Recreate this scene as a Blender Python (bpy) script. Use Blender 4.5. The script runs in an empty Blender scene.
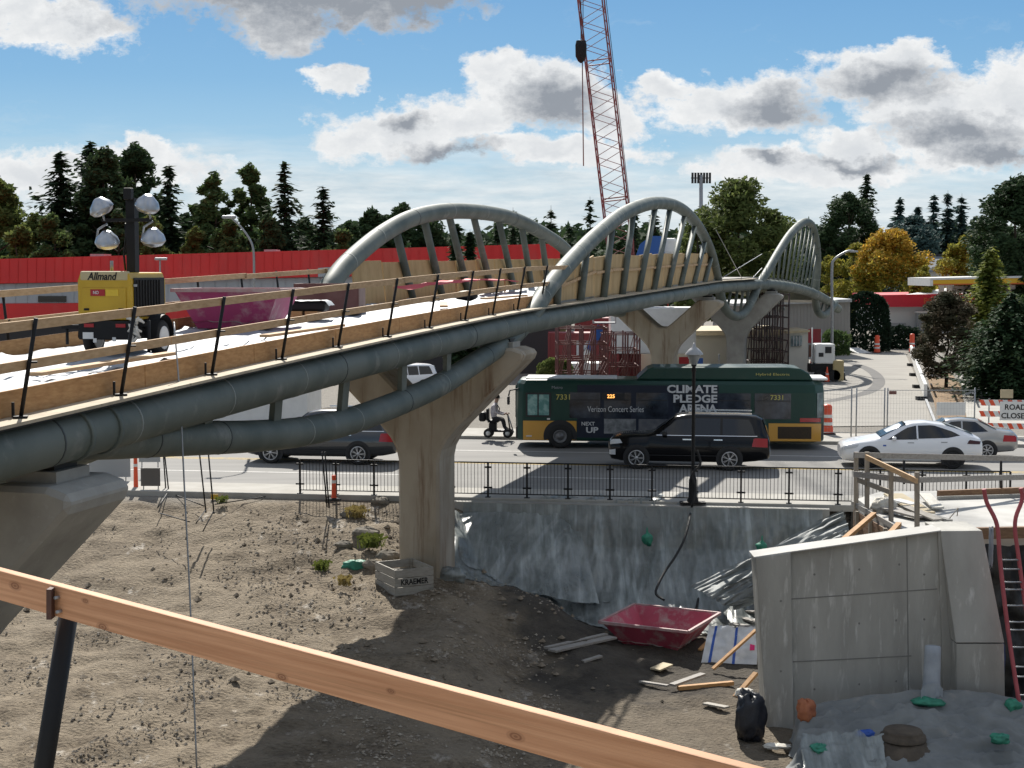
import bpy, bmesh, math, random
from mathutils import Vector, Matrix, noise
R = math.radians
sc = bpy.context.scene
col = sc.collection
rnd = random.Random(7)

# ------------------------------------------------------------------ camera
F = 1540.0
H = 7.0
PITCH = math.atan((384 - 270) / F)
cd = bpy.data.cameras.new('camera')
cam = bpy.data.objects.new('camera', cd)
col.objects.link(cam)
cam.location = (0, 0, H)
cam.rotation_euler = (math.pi / 2 - PITCH, 0, 0)
cd.sensor_width = 36.0
cd.lens = F / 1024 * 36.0
cd.clip_start = 0.1
cd.clip_end = 8000
sc.camera = cam
cp, sp = math.cos(PITCH), math.sin(PITCH)

def ray(px, py):
    a = (px - 512) / F
    b = (384 - py) / F
    return Vector((a, cp + b * sp, -sp + b * cp))

def at(px, py, Y):
    d = ray(px, py)
    k = Y / d.y
    return Vector((d.x * k, Y, H + d.z * k))

def gnd(px, py, z=0.0):
    d = ray(px, py)
    k = (z - H) / d.z
    return Vector((d.x * k, d.y * k, z))

# road frame: s along the road (left to right), t away from the camera, t=0 at the black fence
RA = R(8)
E = Vector((math.cos(RA), -math.sin(RA), 0))
N = Vector((math.sin(RA), math.cos(RA), 0))
O = Vector((0, 46.2, 0))
def road(s, t, z=0.0):
    p = O + E * s + N * t
    return Vector((p.x, p.y, z))
def st(p):
    q = Vector((p[0], p[1], 0)) - O
    return q.dot(E), q.dot(N)
def sstep(a, b, x):
    x = max(0.0, min(1.0, (x - a) / (b - a)))
    return x * x * (3 - 2 * x)
def lerp(a, b, k):
    return a + (b - a) * k
def pw(tab, x):
    if x <= tab[0][0]:
        return tab[0][1]
    for (x0, y0), (x1, y1) in zip(tab, tab[1:]):
        if x <= x1:
            return y0 + (y1 - y0) * (x - x0) / (x1 - x0)
    return tab[-1][1]

# ------------------------------------------------------------------ materials
class NT:
    def __init__(self, tree):
        self.t = tree; self.n = tree.nodes; self.l = tree.links
    def new(self, typ, **kw):
        n = self.n.new(typ)
        for k, v in kw.items():
            setattr(n, k, v)
        return n
    def link(self, a, b):
        self.l.new(a, b)
    def val(self, sock, v):
        if hasattr(v, 'links') or isinstance(v, bpy.types.NodeSocket):
            self.l.new(v, sock)
        else:
            sock.default_value = v
    def math(self, op, a, b=0.0, c=None, clamp=False):
        n = self.n.new('ShaderNodeMath'); n.operation = op; n.use_clamp = clamp
        self.val(n.inputs[0], a); self.val(n.inputs[1], b)
        if c is not None:
            self.val(n.inputs[2], c)
        return n.outputs[0]
    def mix(self, f, a, b, blend='MIX'):
        n = self.n.new('ShaderNodeMix'); n.data_type = 'RGBA'; n.blend_type = blend
        self.val(n.inputs[0], f)
        for s, v in ((n.inputs[6], a), (n.inputs[7], b)):
            if isinstance(v, (tuple, list)):
                s.default_value = (*v[:3], 1)
            else:
                self.l.new(v, s)
        return n.outputs[2]
    def noise(self, vec, scale, detail=4, rough=0.55, dist=0.0):
        n = self.n.new('ShaderNodeTexNoise')
        n.inputs['Scale'].default_value = scale
        n.inputs['Detail'].default_value = detail
        n.inputs['Roughness'].default_value = rough
        n.inputs['Distortion'].default_value = dist
        if vec is not None:
            self.l.new(vec, n.inputs['Vector'])
        return n.outputs['Fac']
    def ramp(self, f, p0, p1, c0=(0, 0, 0), c1=(1, 1, 1)):
        n = self.n.new('ShaderNodeValToRGB')
        n.color_ramp.elements[0].position = p0
        n.color_ramp.elements[1].position = p1
        n.color_ramp.elements[0].color = (*c0, 1)
        n.color_ramp.elements[1].color = (*c1, 1)
        self.l.new(f, n.inputs[0])
        return n.outputs[0]
    def mapping(self, vec, scale=(1, 1, 1), rot=(0, 0, 0), loc=(0, 0, 0)):
        n = self.n.new('ShaderNodeMapping')
        n.inputs['Scale'].default_value = scale
        n.inputs['Rotation'].default_value = rot
        n.inputs['Location'].default_value = loc
        self.l.new(vec, n.inputs['Vector'])
        return n.outputs[0]

MATS = {}
def mat(name, c, rough=0.6, c2=None, scale=2.0, p=(0.35, 0.65), stretch=(1, 1, 1), detail=5,
        metal=0.0, spec=0.5, bump=0.0, bscale=None, coat=0.0, c3=None, scale3=8.0, p3=(0.55, 0.7), stretch3=None,
        emit=None, estr=0.0, transl=0.0, alpha=1.0):
    if name in MATS:
        return MATS[name]
    m = bpy.data.materials.new(name)
    m.use_nodes = True
    t = NT(m.node_tree)
    b = t.n['Principled BSDF']
    b.inputs['Roughness'].default_value = rough
    b.inputs['Metallic'].default_value = metal
    b.inputs['Specular IOR Level'].default_value = spec
    b.inputs['Coat Weight'].default_value = coat
    b.inputs['Alpha'].default_value = alpha
    tc = t.new('ShaderNodeTexCoord').outputs['Object']
    cur = c
    if c2 is not None:
        f = t.ramp(t.noise(t.mapping(tc, stretch), scale, detail), *p)
        cur = t.mix(f, c, c2)
    if c3 is not None:
        f3 = t.ramp(t.noise(t.mapping(tc, stretch3 or stretch), scale3, 6, 0.65), *p3)
        cur = t.mix(f3, cur, c3)
    if isinstance(cur, tuple):
        b.inputs['Base Color'].default_value = (*cur, 1)
    else:
        t.link(cur, b.inputs['Base Color'])
    if bump:
        bn = t.new('ShaderNodeBump')
        bn.inputs['Strength'].default_value = bump
        bn.inputs['Distance'].default_value = 0.02
        t.link(t.noise(t.mapping(tc, stretch), bscale or scale * 4, 6, 0.6), bn.inputs['Height'])
        t.link(bn.outputs[0], b.inputs['Normal'])
    if emit:
        b.inputs['Emission Color'].default_value = (*emit, 1)
        b.inputs['Emission Strength'].default_value = estr
    if transl:
        out = t.n['Material Output']
        tr = t.new('ShaderNodeBsdfTranslucent')
        if isinstance(cur, tuple):
            tr.inputs[0].default_value = (*cur, 1)
        else:
            t.link(cur, tr.inputs[0])
        mx = t.new('ShaderNodeMixShader'); mx.inputs[0].default_value = transl
        t.link(b.outputs[0], mx.inputs[1]); t.link(tr.outputs[0], mx.inputs[2])
        t.link(mx.outputs[0], out.inputs['Surface'])
    MATS[name] = m
    return m

M = {}
M['steel'] = mat('grey green painted steel', (.098, .120, .108), .6, (.150, .170, .152), .9, p=(.38, .62), detail=8, c3=(.235, .245, .225), scale3=1.5, p3=(.57, .74), bump=.12, spec=.3)
M['seam'] = mat('pale weld seam', (.26, .28, .265), .6)
M['seam_dark'] = mat('dark weld seam', (.05, .06, .06), .6)
M['concrete'] = mat('pale concrete', (.40, .39, .355), .85, (.28, .27, .245), 1.2, c3=(.43, .42, .40), scale3=6, p3=(.6, .75), bump=.25, bscale=30)
M['concrete_stain'] = mat('rust stained concrete', (.42, .37, .295), .85, (.285, .235, .17), .8, stretch=(1.2, 1.2, .5), p=(.38, .64), c3=(.17, .10, .055), scale3=1.5, stretch3=(3.2, 3.2, .22), p3=(.54, .72), bump=.2, bscale=20)
M['concrete_form'] = mat('board marked concrete', (.44, .43, .39), .85, (.31, .30, .27), .9, stretch=(1.3, 1.3, .35), detail=8, c3=(.56, .55, .51), scale3=2.4, stretch3=(2.2, 2.2, .35), p3=(.56, .68), bump=.35, bscale=16)
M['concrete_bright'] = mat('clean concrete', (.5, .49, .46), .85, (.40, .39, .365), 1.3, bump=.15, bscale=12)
M['black'] = mat('black steel', (.010, .010, .011), .55, spec=.3)
M['rubber'] = mat('black rubber', (.02, .02, .02), .85)
M['white'] = mat('white paint', (.78, .78, .76), .5, (.70, .70, .68), 2)
M['galv'] = mat('galvanised steel', (.38, .39, .40), .45, (.30, .31, .32), 8, metal=.5)
M['chrome'] = mat('polished metal', (.75, .76, .77), .18, metal=1.0)
M['alloy'] = mat('wheel alloy', (.55, .55, .56), .3, metal=.7)
M['glass_dark'] = mat('dark glass', (.012, .014, .017), .06, spec=.6)
M['glass_mid'] = mat('reflecting glass', (.10, .14, .15), .08, (.20, .28, .29), 3.0, spec=.7)
M['red'] = mat('red paint', (.42, .02, .025), .5, (.36, .017, .022), 1.5)
M['orange'] = mat('orange plastic', (.75, .09, .03), .5)

def wood(name, c, c2, grain=(1, 14, 14), rough=.75, stain=None, scale=2.6):
    return mat(name, c, rough, c2, scale, stretch=grain, p=(.35, .7), bump=.12, bscale=3,
               c3=stain or tuple(x * .6 for x in c2), scale3=.9, stretch3=(grain[0] * .9, grain[1] * .25, grain[2] * .25), p3=(.62, .78))

# ------------------------------------------------------------------ mesh builder
class MB:
    def __init__(self):
        self.v = []; self.f = []; self.m = []; self.s = []
    def add(self, vs, fs, m=0, smooth=False):
        b = len(self.v)
        self.v += [Vector(p) for p in vs]
        for f in fs:
            self.f.append([b + i for i in f]); self.m.append(m); self.s.append(smooth)
        return self
    def box(self, c, size, rz=0.0, m=0, mtx=None, bev=0.0):
        x, y, z = (k / 2 for k in size)
        if bev:
            bm = bmesh.new(); bmesh.ops.create_cube(bm, size=1)
            bmesh.ops.scale(bm, vec=size, verts=bm.verts)
            bmesh.ops.bevel(bm, geom=bm.edges[:], offset=bev, segments=2, affect='EDGES', profile=.5)
            bm.verts.index_update()
            vs = [v.co.copy() for v in bm.verts]; fs = [[v.index for v in f.verts] for f in bm.faces]
            bm.free()
        else:
            vs = [Vector(p) for p in ((-x, -y, -z), (x, -y, -z), (x, y, -z), (-x, y, -z), (-x, -y, z), (x, -y, z), (x, y, z), (-x, y, z))]
            fs = [(0, 3, 2, 1), (4, 5, 6, 7), (0, 1, 5, 4), (1, 2, 6, 5), (2, 3, 7, 6), (3, 0, 4, 7)]
        if mtx is None:
            mtx = Matrix.Rotation(rz, 3, 'Z')
        c = Vector(c)
        return self.add([c + mtx @ v for v in vs], fs, m)
    def beam(self, a, b, w, h, up=(0, 0, 1), m=0, bev=0.0):
        a = Vector(a); b = Vector(b); d = b - a; L = d.length
        if L < 1e-6: return self
        x = d / L; u = Vector(up)
        y = u.cross(x)
        if y.length < 1e-4: y = Vector((0, 1, 0)).cross(x)
        y.normalize(); z = x.cross(y)
        mt = Matrix((x, y, z)).transposed()
        return self.box((a + b) / 2, (L, w, h), mtx=mt, m=m, bev=bev)
    def tube(self, pts, r, n=10, m=0, caps=True, smooth=True, closed=False):
        pts = [Vector(p) for p in pts]
        k = len(pts)
        rs = r if isinstance(r, (list, tuple)) else [r] * k
        tans = []
        for i in range(k):
            if closed:
                t = pts[(i + 1) % k] - pts[i - 1]
            else:
                t = pts[min(i + 1, k - 1)] - pts[max(i - 1, 0)]
            tans.append(t.normalized() if t.length > 1e-9 else Vector((0, 0, 1)))
        ref = Vector((0, 0, 1)) if abs(tans[0].z) < .9 else Vector((1, 0, 0))
        u = tans[0].cross(ref).normalized()
        vs = []; fs = []
        for i in range(k):
            t = tans[i]
            u = (u - t * u.dot(t))
            u = u.normalized() if u.length > 1e-6 else t.orthogonal().normalized()
            w = t.cross(u)
            for j in range(n):
                a = 2 * math.pi * j / n
                vs.append(pts[i] + (u * math.cos(a) + w * math.sin(a)) * rs[i])
        seg = k if closed else k - 1
        for i in range(seg):
            i2 = (i + 1) % k
            for j in range(n):
                j2 = (j + 1) % n
                fs.append((i * n + j, i * n + j2, i2 * n + j2, i2 * n + j))
        self.add(vs, fs, m, smooth)
        if caps and not closed:
            self.add(vs[:n], [list(range(n))[::-1]], m)
            self.add(vs[-n:], [list(range(n))], m)
        return self
    def cyl(self, a, b, r, r2=None, n=14, m=0, caps=True, smooth=True):
        return self.tube([a, b], [r, r if r2 is None else r2], n, m, caps, smooth)
    def prism(self, poly, fr, d, m=0, m_side=None):
        """poly: 2d points; fr(u,v,w)->Vector; extruded w from 0 to d"""
        n = len(poly)
        a = [fr(u, v, 0) for u, v in poly]; b = [fr(u, v, d) for u, v in poly]
        self.add(a, [list(range(n))], m); self.add(b, [list(range(n))[::-1]], m)
        ms = m if m_side is None else m_side
        self.add(a + b, [(i, i + n, (i + 1) % n + n, (i + 1) % n) for i in range(n)], ms)
        return self
    def lathe(self, c, prof, n=16, m=0, axis=None, smooth=True, sx=1, sy=1):
        c = Vector(c); vs = []; fs = []
        mt = Matrix.Identity(3) if axis is None else Vector((0, 0, 1)).rotation_difference(Vector(axis)).to_matrix()
        for r, z in prof:
            for j in range(n):
                a = 2 * math.pi * j / n
                vs.append(c + mt @ Vector((r * math.cos(a) * sx, r * math.sin(a) * sy, z)))
        for i in range(len(prof) - 1):
            for j in range(n):
                fs.append((i * n + j, i * n + (j + 1) % n, (i + 1) * n + (j + 1) % n, (i + 1) * n + j))
        return self.add(vs, fs, m, smooth)
    def grid(self, fn, nu, nv, m=0, smooth=True):
        vs = [fn(i / nu, j / nv) for j in range(nv + 1) for i in range(nu + 1)]
        fs = [(j * (nu + 1) + i, j * (nu + 1) + i + 1, (j + 1) * (nu + 1) + i + 1, (j + 1) * (nu + 1) + i) for j in range(nv) for i in range(nu)]
        return self.add(vs, fs, m, smooth)
    def loft(self, rings, m=0, smooth=True, caps=True, closed=True):
        n = len(rings[0]); vs = [p for r in rings for p in r]; fs = []
        for i in range(len(rings) - 1):
            for j in range(n if closed else n - 1):
                fs.append((i * n + j, i * n + (j + 1) % n, (i + 1) * n + (j + 1) % n, (i + 1) * n + j))
        self.add(vs, fs, m, smooth)
        if caps:
            self.add(rings[0], [list(range(n))[::-1]], m); self.add(rings[-1], [list(range(n))], m)
        return self
    def build(self, name, mats, parent=None, world=False, loc=None, fix=True, bevel=0.0):
        me = bpy.data.meshes.new(name)
        vs = self.v
        if parent is not None and world:
            inv = parent.matrix_basis.inverted()
            vs = [inv @ v for v in vs]
        if loc is not None:
            loc = Vector(loc); vs = [v - loc for v in vs]
        me.from_pydata([tuple(v) for v in vs], [], self.f)
        if not isinstance(mats, (list, tuple)):
            mats = [mats]
        for k in mats:
            me.materials.append(M[k] if isinstance(k, str) else k)
        me.polygons.foreach_set('material_index', self.m)
        me.polygons.foreach_set('use_smooth', self.s)
        if fix:
            bm = bmesh.new(); bm.from_mesh(me)
            bmesh.ops.remove_doubles(bm, verts=bm.verts, dist=1e-5)
            bmesh.ops.recalc_face_normals(bm, faces=bm.faces)
            bm.to_mesh(me); bm.free()
        me.update()
        o = bpy.data.objects.new(name, me)
        col.objects.link(o)
        if loc is not None:
            o.location = loc
        if parent is not None:
            o.parent = parent
        if bevel:
            b = o.modifiers.new('bevel', 'BEVEL'); b.width = bevel; b.segments = 2; b.limit_method = 'ANGLE'; b.angle_limit = R(35)
        return o

def tag(o, label=None, cat=None, group=None, kind=None):
    if label: o['label'] = label
    if cat: o['category'] = cat
    if group: o['group'] = group
    if kind: o['kind'] = kind
    return o
def thing(name, label, cat, loc=(0, 0, 0), rz=0.0, group=None):
    o = bpy.data.objects.new(name, None); col.objects.link(o)
    o.location = loc; o.rotation_euler = (0, 0, rz); o.empty_display_size = .2
    return tag(o, label, cat, group)
def dup(o, parent=None, label=None, loc=None, rz=None):
    c = o.copy(); col.objects.link(c)
    if parent is not None: c.parent = parent
    if label: c['label'] = label
    if loc is not None: c.location = loc
    if rz is not None: c.rotation_euler = (0, 0, rz)
    for ch in [k for k in col.objects if k.parent == o]:
        dup(ch, c)
    return c

def text(s, parent, name, material, loc, width=None, height=None, rot=(math.pi / 2, 0, 0), bold=0.0, depth=.004, align='LEFT', shear=0.0):
    cu = bpy.data.curves.new('lettering', 'FONT')
    cu.body = s; cu.size = 1; cu.extrude = 0.001; cu.offset = bold; cu.resolution_u = 3; cu.align_x = align; cu.shear = shear
    tmp = bpy.data.objects.new('lettering', cu); col.objects.link(tmp)
    dg = bpy.context.evaluated_depsgraph_get()
    me = bpy.data.meshes.new_from_object(tmp.evaluated_get(dg))
    bpy.data.objects.remove(tmp); bpy.data.curves.remove(cu)
    xs = [v.co.x for v in me.vertices]; ys = [v.co.y for v in me.vertices]
    w = max(xs) - min(xs); h = max(ys) - min(ys)
    sx = width / w if width else None; sy = height / h if height else None
    sx = sx or sy; sy = sy or sx
    x0 = min(xs) if align == 'LEFT' else (min(xs) + max(xs)) / 2
    y0 = min(ys)
    for v in me.vertices:
        v.co.x = (v.co.x - x0) * sx; v.co.y = (v.co.y - y0) * sy; v.co.z = depth if v.co.z > 0 else 0
    me.materials.clear(); me.materials.append(M[material] if isinstance(material, str) else material)
    o = bpy.data.objects.new(name, me); col.objects.link(o)
    o.location = loc; o.rotation_euler = rot
    if parent is not None: o.parent = parent
    return o

def fbm(p, o=4):
    return noise.fractal(Vector(p), 1.0, 2.0, o)

# ------------------------------------------------------------------ sun, sky
SUN = Vector((-.14, 1.15, 1.0)).normalized()
elev = math.asin(SUN.z); azim = math.atan2(SUN.x, SUN.y)
ld = bpy.data.lights.new('sun', 'SUN'); ld.energy = 4.6; ld.angle = R(.5); ld.color = (1, .95, .87)
so = bpy.data.objects.new('sun', ld); col.objects.link(so)
so.rotation_euler = SUN.to_track_quat('Z', 'Y').to_euler()
so.location = (0, 0, 60)

w = bpy.data.worlds.new('World'); sc.world = w; w.use_nodes = True
t = NT(w.node_tree)
bg = t.n['Background']
SKY = .11
bg.inputs['Strength'].default_value = SKY
w.cycles.sampling_method = 'MANUAL'; w.cycles.sample_map_resolution = 256
sky = t.new('ShaderNodeTexSky'); sky.sky_type = 'NISHITA'; sky.sun_disc = False
sky.sun_elevation = elev; sky.sun_rotation = azim
sky.air_density = 1.0; sky.dust_density = .3; sky.ozone_density = 2.0; sky.altitude = 50
tc = t.new('ShaderNodeTexCoord').outputs['Generated']
sx = t.new('ShaderNodeSeparateXYZ'); t.link(tc, sx.inputs[0])
yy = t.math('MAXIMUM', t.math('ABSOLUTE', sx.outputs[1]), .12)
U = t.math('DIVIDE', sx.outputs[0], yy); V = t.math('DIVIDE', sx.outputs[2], yy)
cb = t.new('ShaderNodeCombineXYZ'); t.link(U, cb.inputs[0]); t.link(V, cb.inputs[1])
P0 = cb.outputs[0]
# billowing outline: warp the direction with noise before measuring it against each cloud
def vm(op, a, b, c=None):
    n = t.new('ShaderNodeVectorMath', operation=op)
    for i, v in enumerate((a, b, c)):
        if v is None: continue
        if isinstance(v, tuple): n.inputs[i].default_value = v
        else: t.link(v, n.inputs[i])
    return n
wn = t.new('ShaderNodeTexNoise'); wn.inputs['Scale'].default_value = 20; wn.inputs['Detail'].default_value = 5; wn.inputs['Roughness'].default_value = .62
t.link(t.mapping(P0, (1, 1.5, 1)), wn.inputs['Vector'])
wv = vm('SUBTRACT', wn.outputs['Color'], (.5, .5, .5)).outputs[0]
P1 = vm('MULTIPLY_ADD', wv, (.050, .042, 0), P0).outputs[0]
vor = t.new('ShaderNodeTexVoronoi'); vor.feature = 'SMOOTH_F1'; vor.inputs['Scale'].default_value = 70; vor.inputs['Smoothness'].default_value = .4
t.link(P1, vor.inputs['Vector'])
puff = t.math('SUBTRACT', .55, vor.outputs['Distance'])
def blob(cx, cy, rx, ry):
    cu, cv = (cx - 512) / F, (270 - cy) / F
    iu, iv = F / rx, F / ry
    n = vm('MULTIPLY_ADD', P1, (iu, iv, 0), (-cu * iu, -cv * iv, 0)).outputs[0]
    L = t.new('ShaderNodeVectorMath', operation='LENGTH'); t.link(n, L.inputs[0])
    return t.math('SUBTRACT', 1.0, L.outputs['Value'])
def union(lst):
    cur = None
    for b in lst:
        m_ = blob(*b)
        cur = m_ if cur is None else t.math('SMOOTH_MAX', cur, m_, .12)
    return cur
WHITE = [(310, -12, 220, 56), (280, 34, 62, 26), (68, 30, 92, 30), (20, 18, 46, 22), (342, 80, 42, 17),
         (402, 132, 100, 34), (360, 140, 52, 26), (545, 96, 92, 36), (500, 78, 42, 24), (612, 116, 52, 30), (470, 118, 56, 34),
         (720, 106, 96, 38), (660, 88, 34, 18), (770, 108, 62, 34), (868, 82, 78, 38), (900, 66, 52, 24), (930, 110, 100, 42), (1010, 110, 70, 60), (960, 140, 110, 34),
         (120, 170, 130, 30), (30, 180, 80, 26), (140, 150, 48, 22), (845, 145, 60, 26), (560, 150, 120, 20), (800, 170, 140, 22)]
GREY = [(310, -2, 250, 74), (420, 5, 120, 40), (775, 112, 62, 24), (560, 104, 64, 26), (878, 88, 74, 24), (955, 132, 84, 20), (1000, 150, 70, 16), (450, 155, 60, 16), (770, 162, 30, 8), (410, 122, 30, 12), (850, 160, 60, 10)]
fine = t.noise(t.mapping(P0, (1, 1.4, 1)), 80, 8, .68)
dens = t.math('ADD', union([(a_, b_, c_ * .94, d_ * .92) for a_, b_, c_, d_ in WHITE]), t.math('ADD', t.math('MULTIPLY', t.math('SUBTRACT', fine, .5), 1.1), t.math('MULTIPLY', puff, .30)))
alpha = t.ramp(dens, .0, .32)
g = t.math('ADD', union(GREY), t.math('MULTIPLY', t.math('SUBTRACT', fine, .45), .95))
grey = t.ramp(g, -.10, .80)
# thin layered cloud over the lower sky
lay = t.noise(t.mapping(P0, (4.5, 26, 1)), 1.8, 7, .62)
low = t.ramp(V, .018, .098, (1, 1, 1), (0, 0, 0))
stra = t.math('MULTIPLY', t.ramp(t.math('ADD', lay, t.math('MULTIPLY', low, .62)), .50, .88), t.ramp(V, .062, .104, (1, 1, 1), (0, 0, 0)))
wisp = t.math('MULTIPLY', t.ramp(t.noise(t.mapping(P1, (6, 16, 1)), 2.2, 7, .65), .58, .78), .22)
k = 1 / SKY
hs = t.new('ShaderNodeHueSaturation'); hs.inputs['Saturation'].default_value = 1.22; hs.inputs['Value'].default_value = 1.0
t.link(sky.outputs[0], hs.inputs['Color'])
vr = t.new('ShaderNodeValToRGB'); cr = vr.color_ramp
for i_, (p_, c_) in enumerate(((0.0, (.34, .44, .50)), (.06, (.20, .34, .46)), (.12, (.105, .245, .41)), (.19, (.072, .195, .37)), (.6, (.06, .15, .33)))):
    e_ = cr.elements[i_] if i_ < 2 else cr.elements.new(p_)
    e_.position = p_; e_.color = (*(q * k for q in c_), 1)
t.link(t.math('ABSOLUTE', sx.outputs[2]), vr.inputs[0])
base = t.mix(.88, hs.outputs[0], vr.outputs[0])
# unseen cloud added overhead and behind for neutral fill, darkened low for dim reflections
over = t.math('MAXIMUM', t.ramp(V, .21, .40), t.ramp(t.math('MULTIPLY', sx.outputs[1], -1.0), -.02, .15))
ovn = t.ramp(t.noise(tc, 2.6, 5, .6), .36, .56)
lowb = t.ramp(sx.outputs[2], .12, .55)
base = t.mix(t.math('MULTIPLY', over, t.math('MULTIPLY', ovn, .92)), base, t.mix(lowb, (.075 * k, .08 * k, .08 * k), (.44 * k, .44 * k, .43 * k)))
cw = (.61 * k, .615 * k, .615 * k); cl = (.49 * k, .53 * k, .545 * k); cg = (.185 * k, .205 * k, .235 * k)
shade = t.ramp(t.noise(t.mapping(P1, (1, 1.6, 1)), 42, 5, .6), .3, .72)
c1 = t.mix(t.math('MULTIPLY', wisp, 1.0), base, cl)
streak = t.ramp(t.noise(t.mapping(P0, (5.0, 30, 1), (0, 0, .03)), 3.0, 7, .66), .34, .68)
c1 = t.mix(t.math('MULTIPLY', stra, .92), c1, t.mix(streak, (.36 * k, .43 * k, .475 * k), (.56 * k, .585 * k, .59 * k)))
cc = t.mix(t.math('MULTIPLY', shade, .38), cw, (.33 * k, .36 * k, .39 * k))
cc = t.mix(t.math('MULTIPLY', t.ramp(dens, .30, .95), .5), cc, (.38 * k, .405 * k, .435 * k))
cc = t.mix(t.math('MULTIPLY', grey, .95), cc, cg)
c1 = t.mix(alpha, c1, cc)
t.link(c1, bg.inputs['Color'])
sc.view_settings.view_transform = 'Standard'
sc.view_settings.look = 'None'
sc.view_settings.gamma = 1
sc.view_settings.exposure = .62
# ================================================================== BRIDGE
def sx_(Y): return -5.95 + (Y - 17.9) * .2554
KN = [Vector((sx_(Y), Y, z)) for Y, z in ((4, 4.42), (10, 4.62), (17.9, 4.87), (25, 5.1), (33, 5.33), (41.2, 5.53), (47.2, 5.60), (55, 5.69), (67, 5.83), (78, 5.95), (86, 6.03))]
KN += [at(738, 286, 90), at(757, 284.5, 94), at(775, 285, 98), at(795, 288, 103), at(812, 293, 108), at(826, 300, 113), at(838, 309, 118)]
def cat(pts, n):
    out = []
    for i in range(len(pts) - 1):
        p0 = pts[max(i - 1, 0)]; p1 = pts[i]; p2 = pts[i + 1]; p3 = pts[min(i + 2, len(pts) - 1)]
        for k in range(n):
            x = k / n
            out.append(.5 * ((2 * p1) + (p2 - p0) * x + (2 * p0 - 5 * p1 + 4 * p2 - p3) * x * x + (3 * p1 - p0 - 3 * p2 + p3) * x ** 3))
    out.append(pts[-1].copy())
    return out
CH = cat(KN, 8)
def chord(Y):
    for a, b in zip(CH, CH[1:]):
        if a.y <= Y <= b.y:
            return a.lerp(b, (Y - a.y) / (b.y - a.y))
    return CH[0].copy() if Y < CH[0].y else CH[-1].copy()
def left_n(Y):
    d = chord(min(Y + 1.5, 117.9)) - chord(max(Y - 1.5, 4.1))
    return Vector((-d.y, d.x, 0)).normalized()
WID = 4.4
def deckp(Y, d, dz=0.0):
    """point d metres left of the near tube, dz above its centre"""
    return chord(Y) + left_n(Y) * d + Vector((0, 0, dz))
def gapY(px):            # distance along the straight part of the bridge seen at pixel column px
    return F * 1.15 / (99 - .1094 * px)

bridge = thing('footbridge', 'long grey green tubular footbridge with wavy arches on pale Y shaped piers', 'bridge', (sx_(10), 10, 0))
def pipe(pts, r, parent, name='chord_tube', seams=2.3):
    mb = MB().tube(pts, r, 22, 0)
    acc = 0
    for a, b in zip(pts, pts[1:]):
        acc += (b - a).length
        if acc > seams * rnd.uniform(.7, 1.3):
            acc = 0; dd = (b - a).normalized(); mid = a.lerp(b, .5)
            mb.tube([mid - dd * .018, mid + dd * .018], r + .005, 22, 1 if rnd.random() < .6 else 2, caps=True)
    return mb.build(name, ['steel', 'seam', 'seam_dark'], parent, world=True)
near_pts = [chord(4 + k * .95) for k in range(121)]
far_pts = [deckp(4 + k * .95, WID) for k in range(121)]
pipe(near_pts, .32, bridge)
pipe(far_pts, .32, bridge)
# sleeve bands at a splice near the left edge of the view
for Y in (19.3, 20.0):
    a = chord(Y); b = chord(Y + .09)
    MB().tube([a, b], .345, 22).build('splice_band', ['steel'], bridge, world=True)

# ribs: near one dips below, arches over, dips, arches again
def pxpts(lst): return [at(*p) for p in lst]
r_low = pxpts([(55, 440, 19.5), (85, 440, 20.1), (115, 440, 20.9), (150, 439, 21.8), (200, 438, 23.4), (256, 436, 25.4), (306, 431, 27.4), (356, 419, 29.9), (406, 400, 32.8), (443, 383, 35.3), (476, 362, 38), (500, 346, 40.3)])
r_arch = pxpts([(518, 331, 42), (533, 312, 43.3), (547, 290, 44.8), (570, 262, 48), (598, 234, 52.5), (626, 212.5, 57.6), (655, 203, 64), (680, 208, 71), (698, 226, 78), (710, 250, 83), (716.5, 275, 86)])
r_u = pxpts([(720, 294, 87.2), (725, 308, 88.2), (734, 316, 89.5), (744, 313, 91.5), (752, 300, 93)])
r_a3 = pxpts([(758, 286, 94.2), (767, 272, 96), (778, 253, 98.4), (789, 236, 101), (799, 225.5, 103.8), (807, 222, 106), (813, 228, 108), (816.5, 245, 109), (817.5, 265, 109.6)])
r_u2 = pxpts([(816, 285, 109.9), (815.5, 300, 110.3), (818, 312, 111), (824, 315, 112.2), (831, 309, 114), (835, 303, 116)])
rib_n = cat(r_low + r_arch + r_u + r_a3 + r_u2, 5)
pipe(rib_n, .265, bridge, 'arch_tube', 3.0)
f_low0 = [deckp(Y, WID, z) for Y, z in ((14, .1), (19, -1.0), (25, -1.5), (30, -1.2), (34, -.4))]
r_farch = pxpts([(296, 326, 38.2), (322, 298, 39.8), (331, 284, 40.4), (343, 268, 41.4), (362, 250, 42.9), (384, 233, 44.8), (410, 219, 47), (436, 212.5, 49.5), (462, 211, 52), (490, 213.5, 55.5), (514, 219, 58.5), (540, 231.5, 62.5), (566, 250, 67)])
f_end = [deckp(Y, WID, z) for Y, z in ((71, .8), (73.5, -.1), (77, -.9), (81, -1.2), (86, -.9), (92, -.5), (100, -.2))]
rib_f = cat(f_low0 + r_farch + f_end, 5)
pipe(rib_f, .265, bridge, 'arch_tube', 3.0)
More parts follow.
